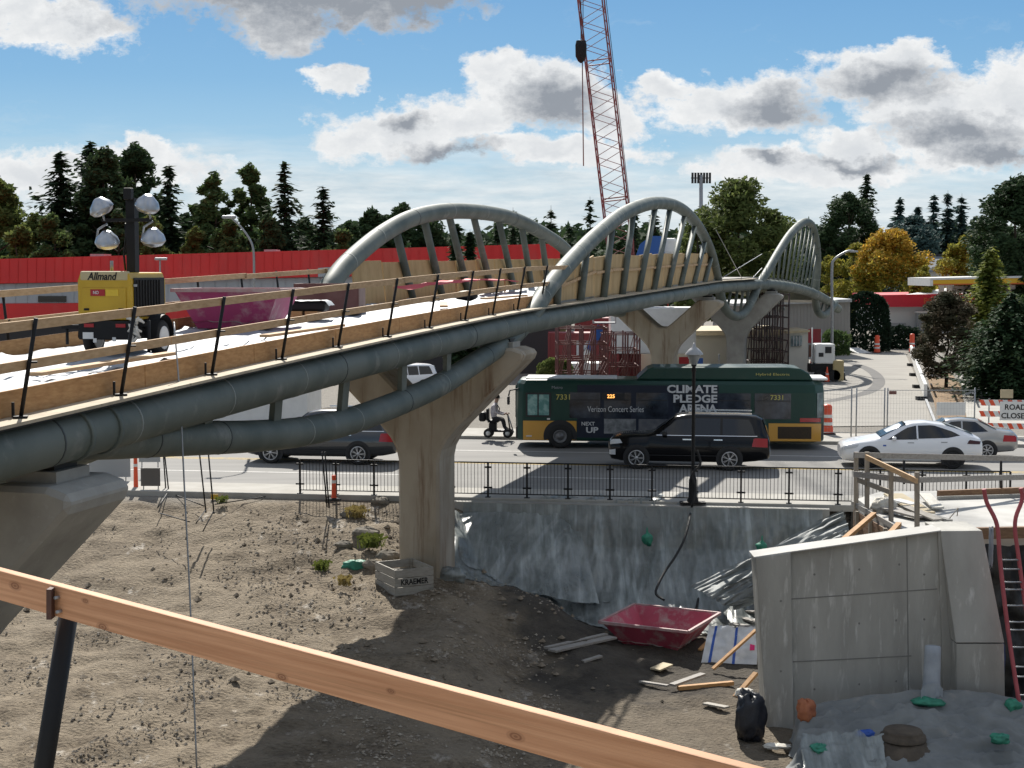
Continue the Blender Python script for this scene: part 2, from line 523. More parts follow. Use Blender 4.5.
# hangers in the arches and struts under the tubes
def nearest_px(pts, px, py):
    best = None
    for p in pts:
        d = p - Vector((0, 0, H)); k = d.y * cp - d.z * sp
        u = 512 + F * d.x / k; v = 384 - F * (d.y * sp + d.z * cp) / k
        e = (u - px) ** 2 + (v - py) ** 2
        if best is None or e < best[0]: best = (e, p)
    return best[1]
dense_n = cat(r_arch, 30); dense_f = cat(r_farch, 30)
dense_ch = [chord(40 + k * .1) for k in range(700)]
for (bx, by, tx, ty) in ((556, 316, 561, 277), (579, 312, 588, 245), (602, 307, 613, 222), (621, 304, 634, 208), (637, 301, 656, 204), (652, 298, 671, 205), (666, 296, 685, 212), (679, 294, 694, 224), (692, 291, 703, 240), (703, 289, 710, 256)):
    a = nearest_px(dense_ch, bx, by); b = nearest_px(dense_n, tx, ty)
    MB().cyl(a, b, .125, n=10).build('hanger', ['steel'], bridge, world=True)
dense_cf = [deckp(36 + k * .1, WID) for k in range(400)]
for (bx, by, tx, ty) in ((415, 300, 397, 230), (444, 296, 423, 216), (470, 293, 448, 212), (493, 290, 472, 212), (515, 287, 497, 215), (532, 285, 521, 222), (548, 284, 541, 232)):
    a = nearest_px(dense_cf, bx, by); b = nearest_px(dense_f, tx, ty)
    MB().cyl(a, b, .125, n=10).build('hanger', ['steel'], bridge, world=True)
d3 = cat(r_a3, 30)
for k in range(13):
    a = chord(95.5 + k * 1.0); b = d3[min(len(d3) - 1, int((k + 1.2) / 14.5 * len(d3)))]
    MB().cyl(a, b, .07, n=8).build('hanger', ['steel'], bridge, world=True)
du = cat(r_u, 20)
for k in range(5):
    a = chord(87.8 + k * 1.1); b = du[int((k + .9) / 6 * len(du))]
    MB().beam(a, b, .06, .15, up=left_n(a.y)).build('strut', ['steel'], bridge, world=True)
du2 = cat(r_u2, 20)
for k in range(5):
    a = chord(110.5 + k * .9); b = du2[int((k + .9) / 6 * len(du2))]
    MB().beam(a, b, .06, .12, up=left_n(a.y)).build('strut', ['steel'], bridge, world=True)
dl = cat(r_low, 20); dch = [chord(18 + k * .05) for k in range(500)]
for (bx, by, tx, ty) in ((274, 430, 281, 395), (341, 421, 349, 378), (400, 401, 406, 362), (446, 381, 450, 350), (205, 436, 210, 415)):
    a = nearest_px(dl, bx, by); b = nearest_px(dch, tx, ty)
    MB().beam(a, b, .34, .1, up=left_n(a.y)).build('strut', ['steel'], bridge, world=True)
# floor beams and deck slab
for k in range(36):
    Y = 6 + k * 3.1
    if Y > 112: break
    MB().beam(deckp(Y, .25, -.02), deckp(Y, WID - .25, -.02), .16, .32).build('floor_beam', ['steel'], bridge, world=True)
def sweep(prof, Y0, Y1, n, mb, m=0):
    rings = []
    for i in range(n + 1):
        Y = lerp(Y0, Y1, i / n)
        rings.append([deckp(Y, d, z) for d, z in prof])
    return mb.loft(rings, m, smooth=False)
M['ply'] = wood('weathered plywood', (.46, .36, .22), (.36, .26, .145), grain=(3, 3, 6))
M['ledge'] = mat('dusty plywood ledge', (.52, .45, .33), .85, (.40, .34, .25), 3, c3=(.22, .18, .13), scale3=9, p3=(.6, .72))
sweep([(.12, .335), (WID - .12, .335), (WID - .12, .45), (.12, .45)], 4, 117, 70, MB()).build('deck_slab', ['concrete'], bridge, world=True)

# formwork on the deck
form_l = thing('formwork_ledge', 'dusty plywood formwork ledge running along the bridge on top of the near tube', 'formwork', deckp(14, -.1, .34))
mb = MB(); sweep([(-.34, .345), (.11, .345), (.11, .385), (-.34, .385)], 6, 93, 60, mb); mb.build('ledge_board', ['ledge'], form_l, world=True)
mb = MB(); sweep([(-.30, .315), (-.2, .315), (-.2, .343), (-.30, .343)], 6, 93, 60, mb); mb.build('gap_shade', ['black'], form_l, world=True)  # black strip painted in for the shaded gap under the ledge
M['formboard'] = wood('orange form board', (.50, .29, .125), (.36, .185, .07), grain=(2, 2, 9))
M['lumber'] = wood('pale lumber', (.62, .42, .235), (.46, .29, .145), grain=(2, 2, 9))
fb = thing('edge_form_board', 'orange brown edge form boards standing on the near side ledge of the bridge deck', 'formwork', deckp(14, .1, .39))
Y = 7.0
while Y < 45.5:
    Y2 = min(Y + 3.6, 46.4)
    mb = MB(); sweep([(.06, .387), (.10, .387), (.10, .70), (.06, .70)], Y + .01, Y2 - .01, 4, mb)
    mb.build('form_board', ['formboard'], fb, world=True); Y = Y2
fbf = thing('edge_form_board', 'orange brown edge form boards along the far side of the deck behind the light tower', 'formwork', deckp(14, WID, .39))
Y = 9.0
while Y < 33:
    Y2 = Y + 3.6
    mb = MB(); sweep([(WID - .1, .452), (WID - .06, .452), (WID - .06, .74), (WID - .1, .74)], Y + .01, Y2 - .01, 4, mb)
    mb.build('form_board', ['formboard'], fbf, world=True); Y = Y2

def rail(name_lbl, Ys, d0, lean, Yb, far=False):
    g = thing('guard_rail', name_lbl, 'railing', deckp(Ys[0], d0, .39))
    for Y in Ys:
        lo = deckp(Y, d0, .39); hi = deckp(Y + .05, d0 + lean, 1.56)
        mb = MB().cyl(lo, hi, .026, n=8).box(lo + Vector((0, 0, .012)), (.16, .16, .02), .25)
        q = lo.lerp(hi, .62)
        mb.box(q + Vector((.04, -.02, -.07)), (.09, .12, .02), .25).box(lo + left_n(Y) * .1 + Vector((0, 0, .09)), (.03, .03, .18))
        mb.build('post', ['black'], g, world=True)
    sgn = 1 if not far else -1
    for frac, nm in ((.94, 'top_rail'), (.54, 'mid_rail')):
        Y = Yb[0]
        while Y < Yb[1]:
            Y2 = min(Y + 4.9, Yb[1]); z = lerp(.39, 1.56, frac) + rnd.uniform(-.012, .012); d = d0 + lean * frac + .05 * sgn
            mb = MB(); rings = [(d - .02, z - .058), (d + .02, z - .058), (d + .02, z + .058), (d - .02, z + .058)]
            sweep(rings, Y, Y2 + (.12 if frac > .6 else -.02), 3, mb)
            mb.build(nm, ['lumber'], g, world=True); Y = Y2
    return g
rail('long timber guard rail on thin black posts along the near edge of the bridge deck', [14.6, 15.9] + [gapY(p) for p in (10, 112, 204, 275, 332, 382, 424, 460, 488, 513, 536)], -.12, -.20, (7, 46.9))
rail('timber guard rail on black posts along the far deck edge below the red storefront', [14, 17, 20, 22.6, 25, 27.6, 30, 32.2, 34.4, 36.4, 38.4], WID + .12, .16, (10, 39.5), True)

# plywood side panels
Y = 41.3
i = 0
mk = M['ply_panel'] = mat('formwork plywood', (.58, .41, .21), .8, (.46, .31, .14), 1.3, stretch=(2, 2, .7), c3=(.30, .20, .10), scale3=4, p3=(.6, .75), bump=.1)
while Y < 66:
    b = MB()
    a0 = deckp(Y + .03, WID + .05, .46); a1 = deckp(Y + 2.38, WID + .05, .46); up = Vector((0, 0, 1.22 + rnd.uniform(-.03, .03))); ln = left_n(Y) * .05 + Vector((0, 0, 0))
    b.add([a0, a1, a1 + up + left_n(Y) * .12, a0 + up + left_n(Y) * .12, a0 + ln, a1 + ln, a1 + up + left_n(Y) * .17, a0 + up + left_n(Y) * .17], [(0, 1, 2, 3), (7, 6, 5, 4), (0, 4, 5, 1), (1, 5, 6, 2), (2, 6, 7, 3), (3, 7, 4, 0)])
    o = b.build('plywood_panel', ['ply_panel'], loc=a0)
    tag(o, 'tan plywood panel in the row standing on the far deck edge under the left arch', 'panel', 'plywood panels along the far deck edge')
    Y += 2.44; i += 1
Y = 46.6
while Y < 85:
    b = MB(); hgt = pw([(46, .62), (49, 1.05), (53, 1.45), (85, 1.5)], Y); h2 = pw([(46, .62), (49, 1.05), (53, 1.45), (85, 1.5)], Y + 3)
    a0 = deckp(Y + .03, .12, .39); a1 = deckp(Y + 2.96, .12, .39); ln = left_n(Y) * .05; z0 = Vector((0, 0, hgt + rnd.uniform(-.04, .04))); z1 = Vector((0, 0, h2 + rnd.uniform(-.04, .04)))
    b.add([a0, a1, a1 + z1, a0 + z0, a0 + ln, a1 + ln, a1 + z1 + ln, a0 + z0 + ln], [(0, 1, 2, 3), (7, 6, 5, 4), (0, 4, 5, 1), (1, 5, 6, 2), (2, 6, 7, 3), (3, 7, 4, 0)])
    o = b.build('plywood_panel', ['ply_panel'], loc=a0)
    tag(o, 'tan plywood panel in the row behind the hangers of the middle arch', 'panel', 'plywood panels behind the middle arch')
    b = MB().beam(a0 + z0 * .62 - left_n(Y) * .06, a1 + z1 * .62 - left_n(Y) * .06, .04, .09)
    b.build('batten', ['lumber'], o, world=True)
    Y += 3.0
# white curing sheet over the deck
M['sheet'] = mat('white plastic sheet', (.38, .41, .44), .55, (.25, .275, .31), 2.4, p=(.3, .7), bump=.8, bscale=4, c3=(.30, .32, .35), scale3=1.3, stretch3=(1, 2.2, 1), p3=(.55, .72))
def shf(u, v):
    Y = lerp(12, 84, v); d = lerp(.35, WID - .2, u)
    z = .48 + .14 * max(0, fbm((u * 5, Y * .9, 1), 4)) + .07 * abs(fbm((u * 3, Y * 2.3, 8), 3))
    return deckp(Y, d, z)
o = MB().grid(shf, 26, 420).build('curing_sheet', ['sheet'], loc=deckp(12, .3, .48))
tag(o, 'wrinkled white plastic curing sheet spread over the bridge deck', 'sheet')
b = MB()
def rsf(u, v):
    Y = lerp(42.5, 55, u); return deckp(Y, WID - .55 - .5 * v, .95 + .05 * fbm((u * 9, v * 3, 3)) + .12 * math.sin(u * 3.1) - .05 * v)
o = b.grid(rsf, 40, 6).build('red_netting', [mat('red netting', (.62, .05, .06), .6)], loc=deckp(42.5, WID - .5, .9))
tag(o, 'strip of bright red netting lying along the plywood panels on the bridge', 'netting')
mb = MB().beam(deckp(42.5, WID - .6, .47), deckp(55, WID - .6, .47), .06, .09).beam(deckp(42.6, WID - .6, .5), deckp(42.6, WID - .6, 1.0), .05, .05).beam(deckp(54.6, WID - .6, .5), deckp(54.6, WID - .6, 1.0), .05, .05).beam(deckp(48.6, WID - .6, .5), deckp(48.6, WID - .6, 1.0), .05, .05)
o = mb.build('netting_rack', ['lumber'], loc=deckp(42.5, WID - .6, .47)); tag(o, 'low timber rack carrying red netting beside the plywood panels', 'rack')

# ---------------------------------------------------------------- piers
def pier(label, c, zb, ztop, rz, sc_u=1.0, dep=1.55, matn='concrete_stain'):
    g = thing('bridge_pier', label, 'pier', (c[0], c[1], zb), rz)
    zt = ztop - zb
    poly = [(-.56, 0), (.56, 0), (.56, zt - 3.0), (.62, zt - 2.72), (.78, zt - 2.42), (1.05, zt - 2.1), (2.86, zt - .28), (2.86, zt - .1), (2.55, zt), (1.75, zt), (1.35, zt - .38), (.45, zt - 1.25), (.2, zt - 1.45),
            (-.2, zt - 1.45), (-.45, zt - 1.25), (-1.35, zt - .38), (-1.75, zt), (-2.55, zt), (-2.86, zt - .1), (-2.86, zt - .28), (-1.05, zt - 2.1), (-.78, zt - 2.42), (-.62, zt - 2.72), (-.56, zt - 3.0)]
    poly = [(u * sc_u, v) for u, v in poly]
    mb = MB().prism(poly, lambda u, v, w: Vector((u, -dep / 2 + w, v)), dep)
    o_ = mb.build('shaft', [matn], g, bevel=.07); o_.modifiers[0].segments = 1
    for s in (-1, 1):
        MB().box((s * 2.13 * sc_u, 0, zt + .07), (.7, .8, .14)).box((s * 2.13 * sc_u, 0, zt + .17), (.5, .55, .1), m=1).build('bearing', ['concrete', 'black'], g)
    return g
YAW = -math.atan(.2554)
def pier_at(Y, u=2.2):
    p = deckp(Y, u); return p
p1c = pier_at(40.6)
pier('rust stained Y shaped concrete pier in the middle of the view beside the timber crate', p1c, -1.6, 4.98, YAW)
p0c = pier_at(19.3, 2.42)
pier('grey concrete pier arm jutting in at the left edge under the bridge', p0c, -2.5, chord(19.3).z - .55, YAW, matn='concrete')
p2c = pier_at(81.5)
pier('stained V topped concrete pier standing behind the bus roof', p2c, -.1, chord(81.5).z - .55, YAW, 1.08)
p3c = pier_at(96.5, 2.0)
pier('farther pale concrete pier partly hidden behind the V topped one', p3c, -.1, chord(96.5).z - .55, YAW, 1.0, matn='concrete')

# ---------------------------------------------------------------- light tower on the deck
gp = deckp(24.5, 2.45, .50)
lt = thing('light_tower', 'yellow and black towable light tower with four silver lamps on the bridge deck', 'light tower', gp, YAW + R(3))
M['yellow'] = mat('yellow machine paint', (.62, .40, .03), .35, (.52, .32, .02), 1.5)
M['tan'] = mat('tan hood edge', (.50, .42, .24), .5)  # tan strip along the top of the hood
W2 = .56
poly = [(-W2, .62), (W2, .62), (W2, 1.28), (W2 - .06, 1.42), (-W2 + .06, 1.42), (-W2, 1.28)]
mb = MB().prism(poly, lambda u, v, w: Vector((u, w, v)), 1.5); mb.build('hood', ['yellow'], lt, bevel=.03)
MB().box((0, -.012, .95), (.92, .02, .42), bev=.006).build('rear_panel', ['yellow'], lt)
mb = MB().box((W2 + .012, .75, 1.0), (.02, 1.3, .66)); [mb.box((W2 + .03, .2 + k * .12, 1.0), (.03, .03, .58), m=1) for k in range(9)]
mb.build('side_door', ['black', 'rubber'], lt)
MB().box((0, .05, 1.36), (W2 * 2 - .12, .12, .16), bev=.03).build('hood_edge', ['tan'], lt)
MB().box((0, .75, .45), (1.06, 1.6, .32), bev=.02).build('chassis', ['black'], lt)
MB().box((-.3, -.055, .53), (.2, .02, .06)).build('reflector', ['red'], lt); MB().box((.36, -.055, .53), (.2, .02, .06)).build('reflector', ['red'], lt)
MB().box((-.32, -.06, .36), (.22, .015, .11)).build('number_plate', ['white'], lt)
MB().box((-.18, -.055, .28), (.07, .02, .07)).build('work_lamp', ['white'], lt); MB().box((.22, -.055, .30), (.07, .02, .07)).build('work_lamp', ['white'], lt)
for x in (-.66, .74):
    wv_ = MB(); c = Vector((x, .8, .30))
    wv_.lathe(c, [(.0, -.1), (.2, -.1), (.29, -.09), (.31, -.05), (.31, .05), (.29, .09), (.2, .1), (0, .1)], 22, axis=(1, 0, 0)); ww = wv_.build('wheel', ['rubber'], lt)
    MB().lathe(c + Vector((.0, 0, 0)), [(0, .102), (.17, .102), (.2, .115), (.2, -.115), (.17, -.102), (0, -.102)], 16, axis=(1, 0, 0)).build('rim', ['white'], ww)
    MB().grid(lambda u, v, c=c: c + Vector((lerp(-.13, .13, u), -.40 * math.cos(math.pi * v), .40 * math.sin(math.pi * v))), 1, 10).build('mudguard', ['black'], lt)
MB().beam((-.95, .1, .5), (-.3, .1, .5), .07, .07).cyl((-.85, .1, .5), (-.85, .1, .2), .03).build('outrigger', ['black'], lt)
MB().beam((.5, .1, .55), (.86, .1, .55), .07, .07).cyl((.86, .1, .62), (.86, .1, .05), .035).build('outrigger', ['black'], lt)
MB().box((.36, .5, 1.9), (.18, .18, 1.55)).build('mast', ['black'], lt)
MB().box((.36, .36, 2.74), (.16, .14, .2), bev=.02).build('mast_head', ['black'], lt)
MB().beam((-.18, .32, 2.30), (.86, .32, 2.30), .05, .06).build('cross_bar', ['black'], lt)
M['reflector'] = mat('silver lamp shell', (.50, .52, .55), .34, (.36, .38, .41), 5, metal=.75)
lt.scale = (.84, .9, .97)
for (x, z, tilt) in ((-.14, 2.50, -.35), (.82, 2.54, .3), (-.03, 1.94, .1), (.93, 1.98, .12)):
    g = MB().lathe((x, .22, z), [(0, .17), (.05, .185), (.09, .17), (.13, .13), (.20, .07), (.232, .0), (.238, -.03), (.225, -.04), (.19, -.09), (.1, -.12), (0, -.125)], 18, axis=(tilt, -.25, 1))
    lamp = g.build('lamp', ['reflector'], lt)
    MB().tube([(x - .24, .24, z), (x - .22, .28, z + .2), (x - .05, .32, z + .3)] if z < 2.2 else [(x, .26, z - .1), (x + .02, .3, z - .2), (x, .32, 2.3)], .02, 6).build('bracket', ['galv'], lamp)
MB().tube([(.2, .5, 1.45), (.18, .48, 1.7), (.22, .5, 2.0), (.25, .45, 2.25)], .02, 6).build('coiled_cable', ['black'], lt)
for x in (-.36, .36): MB().box((x, -.03, .80), (.10, .02, .035)).build('latch', ['black'], lt)
for z in (.72, 1.2): MB().box((W2 + .03, .12, z), (.03, .10, .04)).build('hinge', ['galv'], lt)
MB().box((.30, -.028, .74), (.16, .012, .05)).build('sticker', ['white'], lt); MB().cyl((-.3, .9, 1.42), (-.3, .9, 1.62), .035, n=8).build('exhaust_pipe', ['galv'], lt)
text('Allmand', lt, 'lettering', 'black', (-.34, -.013, 1.29), width=.62, height=.13, bold=.02, shear=.25)
MB().box((-.12, -.028, 1.08), (.30, .012, .11)).build('warning_label', ['red'], lt); MB().box((.18, -.028, 1.08), (.26, .012, .11)).build('warning_label', [mat('yellow label', (.75, .52, .04), .5)], lt)
text('NO', lt, 'lettering', 'white', (-.21, -.036, 1.055), height=.055, bold=.01)
M['cloth'] = mat('off white cloth', (.72, .69, .62), .9, (.60, .57, .5), 9, bump=.4)
b = MB()
for k in range(14):
    a = rnd.uniform(0, 6.3); c = Vector((.62 + rnd.uniform(-.05, .1), -.06, .5 + rnd.uniform(-.16, .14)))
    b.tube([c, c + Vector((math.cos(a) * .09, -.04, math.sin(a) * .09)), c + Vector((math.cos(a) * .16, -.02, math.sin(a) * .17 - .04))], [.03, .03, .015], 6)
o = b.build('rag_bundle', ['cloth'], lt, world=False); o['label'] = 'pale knotted rags hanging from the corner'

# ---------------------------------------------------------------- tapered steel concrete pans
def pan(name, label, cat_, loc, rz, mats, L=2.25, D=2.3, h=.62, tap=.42):
    g = thing(name, label, cat_, loc, rz)
    def ring(k, z, inn): return [Vector((sx1 * (L / 2 - (1 - k) * tap - inn), sy1 * (D / 2 - (1 - k) * tap - inn), z)) for sx1, sy1 in ((-1, -1), (1, -1), (1, 1), (-1, 1))]
    rings = [ring(0, 0, 0), ring(1, h, 0), ring(1, h, .035), ring(.04, .04, .03)]
    MB().loft(rings, 0, smooth=False).build('shell', [mats[0]], g)
    b = MB()
    c = ring(1, h, -.035)
    for i in range(4): b.beam(c[i], c[(i + 1) % 4], .07, .07)
    b.build('rim', [mats[1]], g)
    b = MB().grid(lambda u, v: Vector((lerp(-L / 2 + tap * .7, L / 2 - tap * .7, u), lerp(-D / 2 + tap * .7, D / 2 - tap * .7, v), .14 + .06 * fbm((u * 4, v * 4, 2)))), 14, 14)
    b.build('dried_concrete', ['concrete'], g)
    return g
M['pan_red'] = mat('scuffed crimson paint', (.46, .075, .12), .6, (.36, .055, .09), 1.3, c3=(.42, .32, .30), scale3=2.0, p3=(.50, .70))
M['pan_rim'] = mat('scuffed pan rim', (.36, .16, .17), .6, (.42, .33, .31), 3)
M['pan_pink'] = mat('scuffed magenta paint', (.46, .06, .18), .5, (.36, .045, .14), .8, c3=(.48, .30, .32), scale3=1.2, p3=(.55, .68))
pan('concrete_pan', 'magenta tapered steel pan on the bridge deck right of the light tower', 'pan', deckp(31.2, 3.2, .53), YAW + R(8), ['pan_pink', 'pan_rim'], 2.15, 1.9, .78, .36)
M['brown'] = mat('dark red brown paint', (.12, .035, .03), .6, (.18, .08, .07), 2)
M['brown_l'] = mat('dusty brown paint', (.30, .21, .18), .8, (.24, .16, .14), 2)
g = thing('debris_bin', 'dark red brown steel bin on the bridge deck at the foot of the left arch', 'bin', deckp(36.6, 3.35, .53), YAW + R(12))
mb = MB()
for a, b_ in (((-.75, -.6), (.75, -.6)), ((.75, -.6), (.75, .6)), ((.75, .6), (-.75, .6)), ((-.75, .6), (-.75, -.6))):
    mb.beam((*a, .36), (*b_, .36), .05, .72)
mb.box((0, 0, .05), (1.45, 1.15, .05)); mb.build('shell', ['brown'], g)
MB().box((0, 0, .6), (1.35, 1.05, .12)).build('rubble', ['concrete'], g); MB().box((.78, 0, .36), (.02, 1.1, .62)).build('end_plate', ['brown_l'], g)
g = thing('tool_box', 'small black covered box on timber blocks beside the dark red bin', 'box', deckp(34.0, 2.8, .53), YAW + R(10))
MB().box((0, 0, .30), (.8, .6, .22), bev=.06).build('cover', ['black'], g)
for k in (-.25, .1): MB().box((k, -.1, .1), (.28, .5, .19)).build('timber_block', ['formboard'], g)
MB().grid(lambda u, v: Vector((lerp(-.45, .5, u), lerp(-.35, .35, v), .43 + .03 * fbm((u * 4, v * 4, 0)) - .18 * max(0, abs(u - .5) * 2 - .8) * 3)), 12, 8).build('sheet', ['sheet'], g)
# hanging wire line from the rail
wl = [at(174, 322, 22.6), at(180, 400, 22.0), at(185, 500, 21.6), at(190, 600, 21.2), at(197, 775, 20.6)]
o = MB().tube(cat(wl, 4), .012, 6).build('hanging_cable', ['galv'], loc=wl[0]); tag(o, 'thin grey cable hanging from the bridge rail down to the dirt', 'cable')

# clutter lying on the deck
for k, (Y, d0, Y2, d1, lb) in enumerate(((20.5, 1.2, 23.8, .9, 'long plank lying on the white deck sheet in front of the light tower'), (27.5, 1.0, 30.5, .7, 'plank lying on the white deck sheet beside the magenta pan'), (43, 1.3, 46.5, 1.0, 'plank lying on the white deck sheet left of the middle arch foot'), (38, .9, 40.2, 1.6, 'short plank lying askew on the white deck sheet right of the dark red bin'))):
    pa, pb = deckp(Y, d0, .64), deckp(Y2, d1, .64); o = MB().beam(pa, pb, .2, .05).build('plank', ['lumber'], loc=pa); tag(o, lb, 'plank')
hp = cat([deckp(Y, d, .66 + .02 * k) for k, (Y, d) in enumerate(((21.0, 2.2), (22, 1.5), (23, 1.9), (24.2, 1.3), (25.5, 1.8), (27, 1.3), (29, 1.6)))], 6)
o = MB().tube(hp, .02, 6).build('power_cable', ['rubber'], loc=hp[0]); tag(o, 'black power cable snaking over the white deck sheet', 'cable')
for k, (Y, d, lb) in enumerate(((45.0, 2.4, 'dark tool bag on the white deck sheet below the red netting'),)):
    c_ = deckp(Y, d, .66); o = MB().grid(lambda u, v: c_ + Vector((math.cos(u * 6.283) * math.sin(v * 3.14) * .35, math.sin(u * 6.283) * math.sin(v * 3.14) * .25, -math.cos(v * 3.14) * .16)), 16, 10).build('tool_bag', ['black'], loc=c_); tag(o, lb, 'bag')
# ================================================================== GROUND
PIT = -2.7
def zt(X, Y):
    s, tt = st((X, Y))
    if tt > -.12:
        return -.03
    zl = pw([(-40, -2.6), (-25, -2.25), (-12, -1.75), (-7, -1.3), (-3, -.55), (-1, -.14), (-.12, -.03)], tt)
    zr = PIT
    k = sstep(-1.6, 2.6, s + .10 * (tt + 6) + .5 * fbm((X * .35, Y * .35, 4), 3))
    z = lerp(zl, zr, k)
    # mound of spoil beside the pier
    z += .95 * math.exp(-(((X - .75) / 1.25) ** 2 + ((Y - 39.6) / 1.5) ** 2)) + .45 * math.exp(-(((X - 1.7) / 1.1) ** 2 + ((Y - 37.2) / 1.5) ** 2)) + .25 * math.exp(-(((X + .6) / .9) ** 2 + ((Y - 36.2) / 1.1) ** 2))
    # tyre ruts curving down the slope
    for off in (0, 1.9):
        q = (X + 7.4 - off) - .10 * (Y - 30) - .9 * math.sin((Y - 28) * .22)
        z += (-.07 * math.exp(-(q / .20) ** 2) + .04 * math.exp(-((abs(q) - .38) / .14) ** 2)) * (1 if Y < 43 else 0)
    amp = sstep(-.15, -1.5, -abs(tt) if tt > -1.5 else -1.5)
    z += (.20 * fbm((X * .45, Y * .45, 1), 4) + .075 * fbm((X * 1.5, Y * 1.5, 7), 5)) * amp * (1 if k < .8 else .55)
    # cut bank with rubble left of the pier
    z -= .35 * math.exp(-(((X + 3.0) / .9) ** 2 + ((Y - 43.2) / 1.6) ** 2)) * amp
    z += .04 * abs(fbm((X * 3.5, Y * 3.5, 3), 3)) * amp
    return z
xs = [-2500, -900, -300, -120, -60, -30, -20] + [-14.5 + .15 * k for k in range(204)] + [20, 30, 60, 120, 300, 900, 2500]
ys = [-400, -60, -10, 8, 16, 21] + [24 + .15 * k for k in range(160)] + [50, 55, 60, 70, 85, 100, 130, 180, 300, 700, 4000]
vs = [(x, y, zt(x, y) if -16 < x < 18 and 23 < y < 49 else zt(max(-14.5, min(16, x)), y) if y < 49 else -.03) for y in ys for x in xs]
n = len(xs)
fs = [(j * n + i, j * n + i + 1, (j + 1) * n + i + 1, (j + 1) * n + i) for j in range(len(ys) - 1) for i in range(n - 1)]
m = bpy.data.materials.new('dry dirt and gravel'); m.use_nodes = True
t = NT(m.node_tree); b = t.n['Principled BSDF']; b.inputs['Roughness'].default_value = .95; b.inputs['Specular IOR Level'].default_value = .2
tc = t.new('ShaderNodeTexCoord').outputs['Object']
big = t.noise(tc, .35, 4); med = t.noise(tc, 1.7, 6, .65); fine = t.noise(t.mapping(tc, (1, 1.6, 1)), 9, 6, .7)
c = t.mix(t.ramp(med, .35, .65), (.262, .215, .155), (.155, .124, .088))
patch = t.ramp(t.noise(tc, .55, 5, .6), .40, .60)
c = t.mix(t.math('MULTIPLY', patch, .55), c, (.30, .25, .185))
c = t.mix(t.math('MULTIPLY', t.ramp(fine, .47, .62), t.math('SUBTRACT', 1.0, t.math('MULTIPLY', patch, .75))), c, (.105, .083, .06))
c = t.mix(t.ramp(t.noise(t.mapping(tc, (1.2, .7, 1), (0, 0, .6)), 1.1, 7, .7), .60, .72), c, (.52, .48, .42))
# damp dark soil on the excavation floor, partly painting in missing shade
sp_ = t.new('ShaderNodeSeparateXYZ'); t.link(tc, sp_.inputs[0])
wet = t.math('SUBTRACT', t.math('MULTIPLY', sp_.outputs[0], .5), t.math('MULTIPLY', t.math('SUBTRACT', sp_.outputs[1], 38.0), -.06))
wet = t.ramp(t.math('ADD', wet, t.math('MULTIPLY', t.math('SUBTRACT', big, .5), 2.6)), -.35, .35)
lit_floor = t.ramp(t.math('ADD', t.math('MULTIPLY', sp_.outputs[1], -.35), t.math('ADD', 12.25, t.math('MULTIPLY', t.math('SUBTRACT', med, .5), 1.5))), .0, .6)  # nearer floor painted paler, as lit ground
shade_soil_c = t.mix(t.ramp(med, .3, .7), (.050, .043, .036), (.105, .092, .074))
c = t.mix(t.math('MULTIPLY', wet, t.math('SUBTRACT', 1.0, t.math('MULTIPLY', lit_floor, .6))), c, shade_soil_c)
# far ground: worn grey paving and gravel lot
far = t.ramp(t.math('MULTIPLY', t.math('SUBTRACT', sp_.outputs[1], 46.5), .5), .0, .5)
c = t.mix(far, c, t.mix(t.ramp(med, .3, .7), (.27, .25, .22), (.22, .205, .18)))
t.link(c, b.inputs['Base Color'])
bn = t.new('ShaderNodeBump'); bn.inputs['Strength'].default_value = .9; bn.inputs['Distance'].default_value = .06
vo = t.new('ShaderNodeTexVoronoi'); vo.inputs['Scale'].default_value = 11; t.link(tc, vo.inputs['Vector'])
t.link(t.math('ADD', t.noise(tc, 14, 6, .7), t.math('MULTIPLY', vo.outputs['Distance'], .6)), bn.inputs['Height']); t.link(bn.outputs[0], b.inputs['Normal'])
M['dirt'] = m
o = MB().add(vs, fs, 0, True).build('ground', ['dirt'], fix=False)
tag(o, kind='structure')

# clods of earth
# loose stones and gravel on the dirt
M['stone'] = mat('loose stone', (.42, .37, .30), .9, (.25, .21, .165), 2.5)
mb = MB()
def stone(mb, p, r, m=0):
    vs = [p + Vector((rnd.uniform(.6, 1.3) * r * x, rnd.uniform(.6, 1.3) * r * y, rnd.uniform(.5, 1) * r * z)) for x, y, z in ((1, 0, 0), (-1, 0, 0), (0, 1, 0), (0, -1, 0), (0, 0, 1), (0, 0, -.6))]
    mb.add(vs, [(0, 2, 4), (2, 1, 4), (1, 3, 4), (3, 0, 4), (2, 0, 5), (1, 2, 5), (3, 1, 5), (0, 3, 5)], m)
cnt = 0
while cnt < 9000:
    px, py = rnd.uniform(-10, 560), rnd.uniform(505, 775)
    p = gnd(px, py, -1.5)
    if not (24.5 < p.y < 46): continue
    dens = fbm((p.x * .5, p.y * .4, 9), 3) + .45 * math.exp(-((px - 300) / 90) ** 2 - ((py - 600) / 60) ** 2) + (.4 if px > 330 and py < 570 else 0)
    if dens < rnd.uniform(-.1, .75): continue
    r = rnd.choice((.012, .016, .018, .022, .028, .045)) * rnd.uniform(.7, 1.2)
    stone(mb, Vector((p.x, p.y, zt(p.x, p.y) + r * .3)), r); cnt += 1
o = mb.build('gravel', ['stone'], fix=False)
mb2 = MB(); cnt = 0
while cnt < 380:
    px, py = rnd.choice((rnd.gauss(345, 60), rnd.gauss(500, 60), rnd.uniform(0, 640))), rnd.gauss(580, 60)
    p = gnd(px, py, -1.3)
    if not (25 < p.y < 45.4): continue
    r = rnd.choice((.04, .05, .07, .11)) * rnd.uniform(.7, 1.2); q = Vector((p.x, p.y, zt(p.x, p.y) + r * .2)); stone(mb2, q, r); cnt += 1
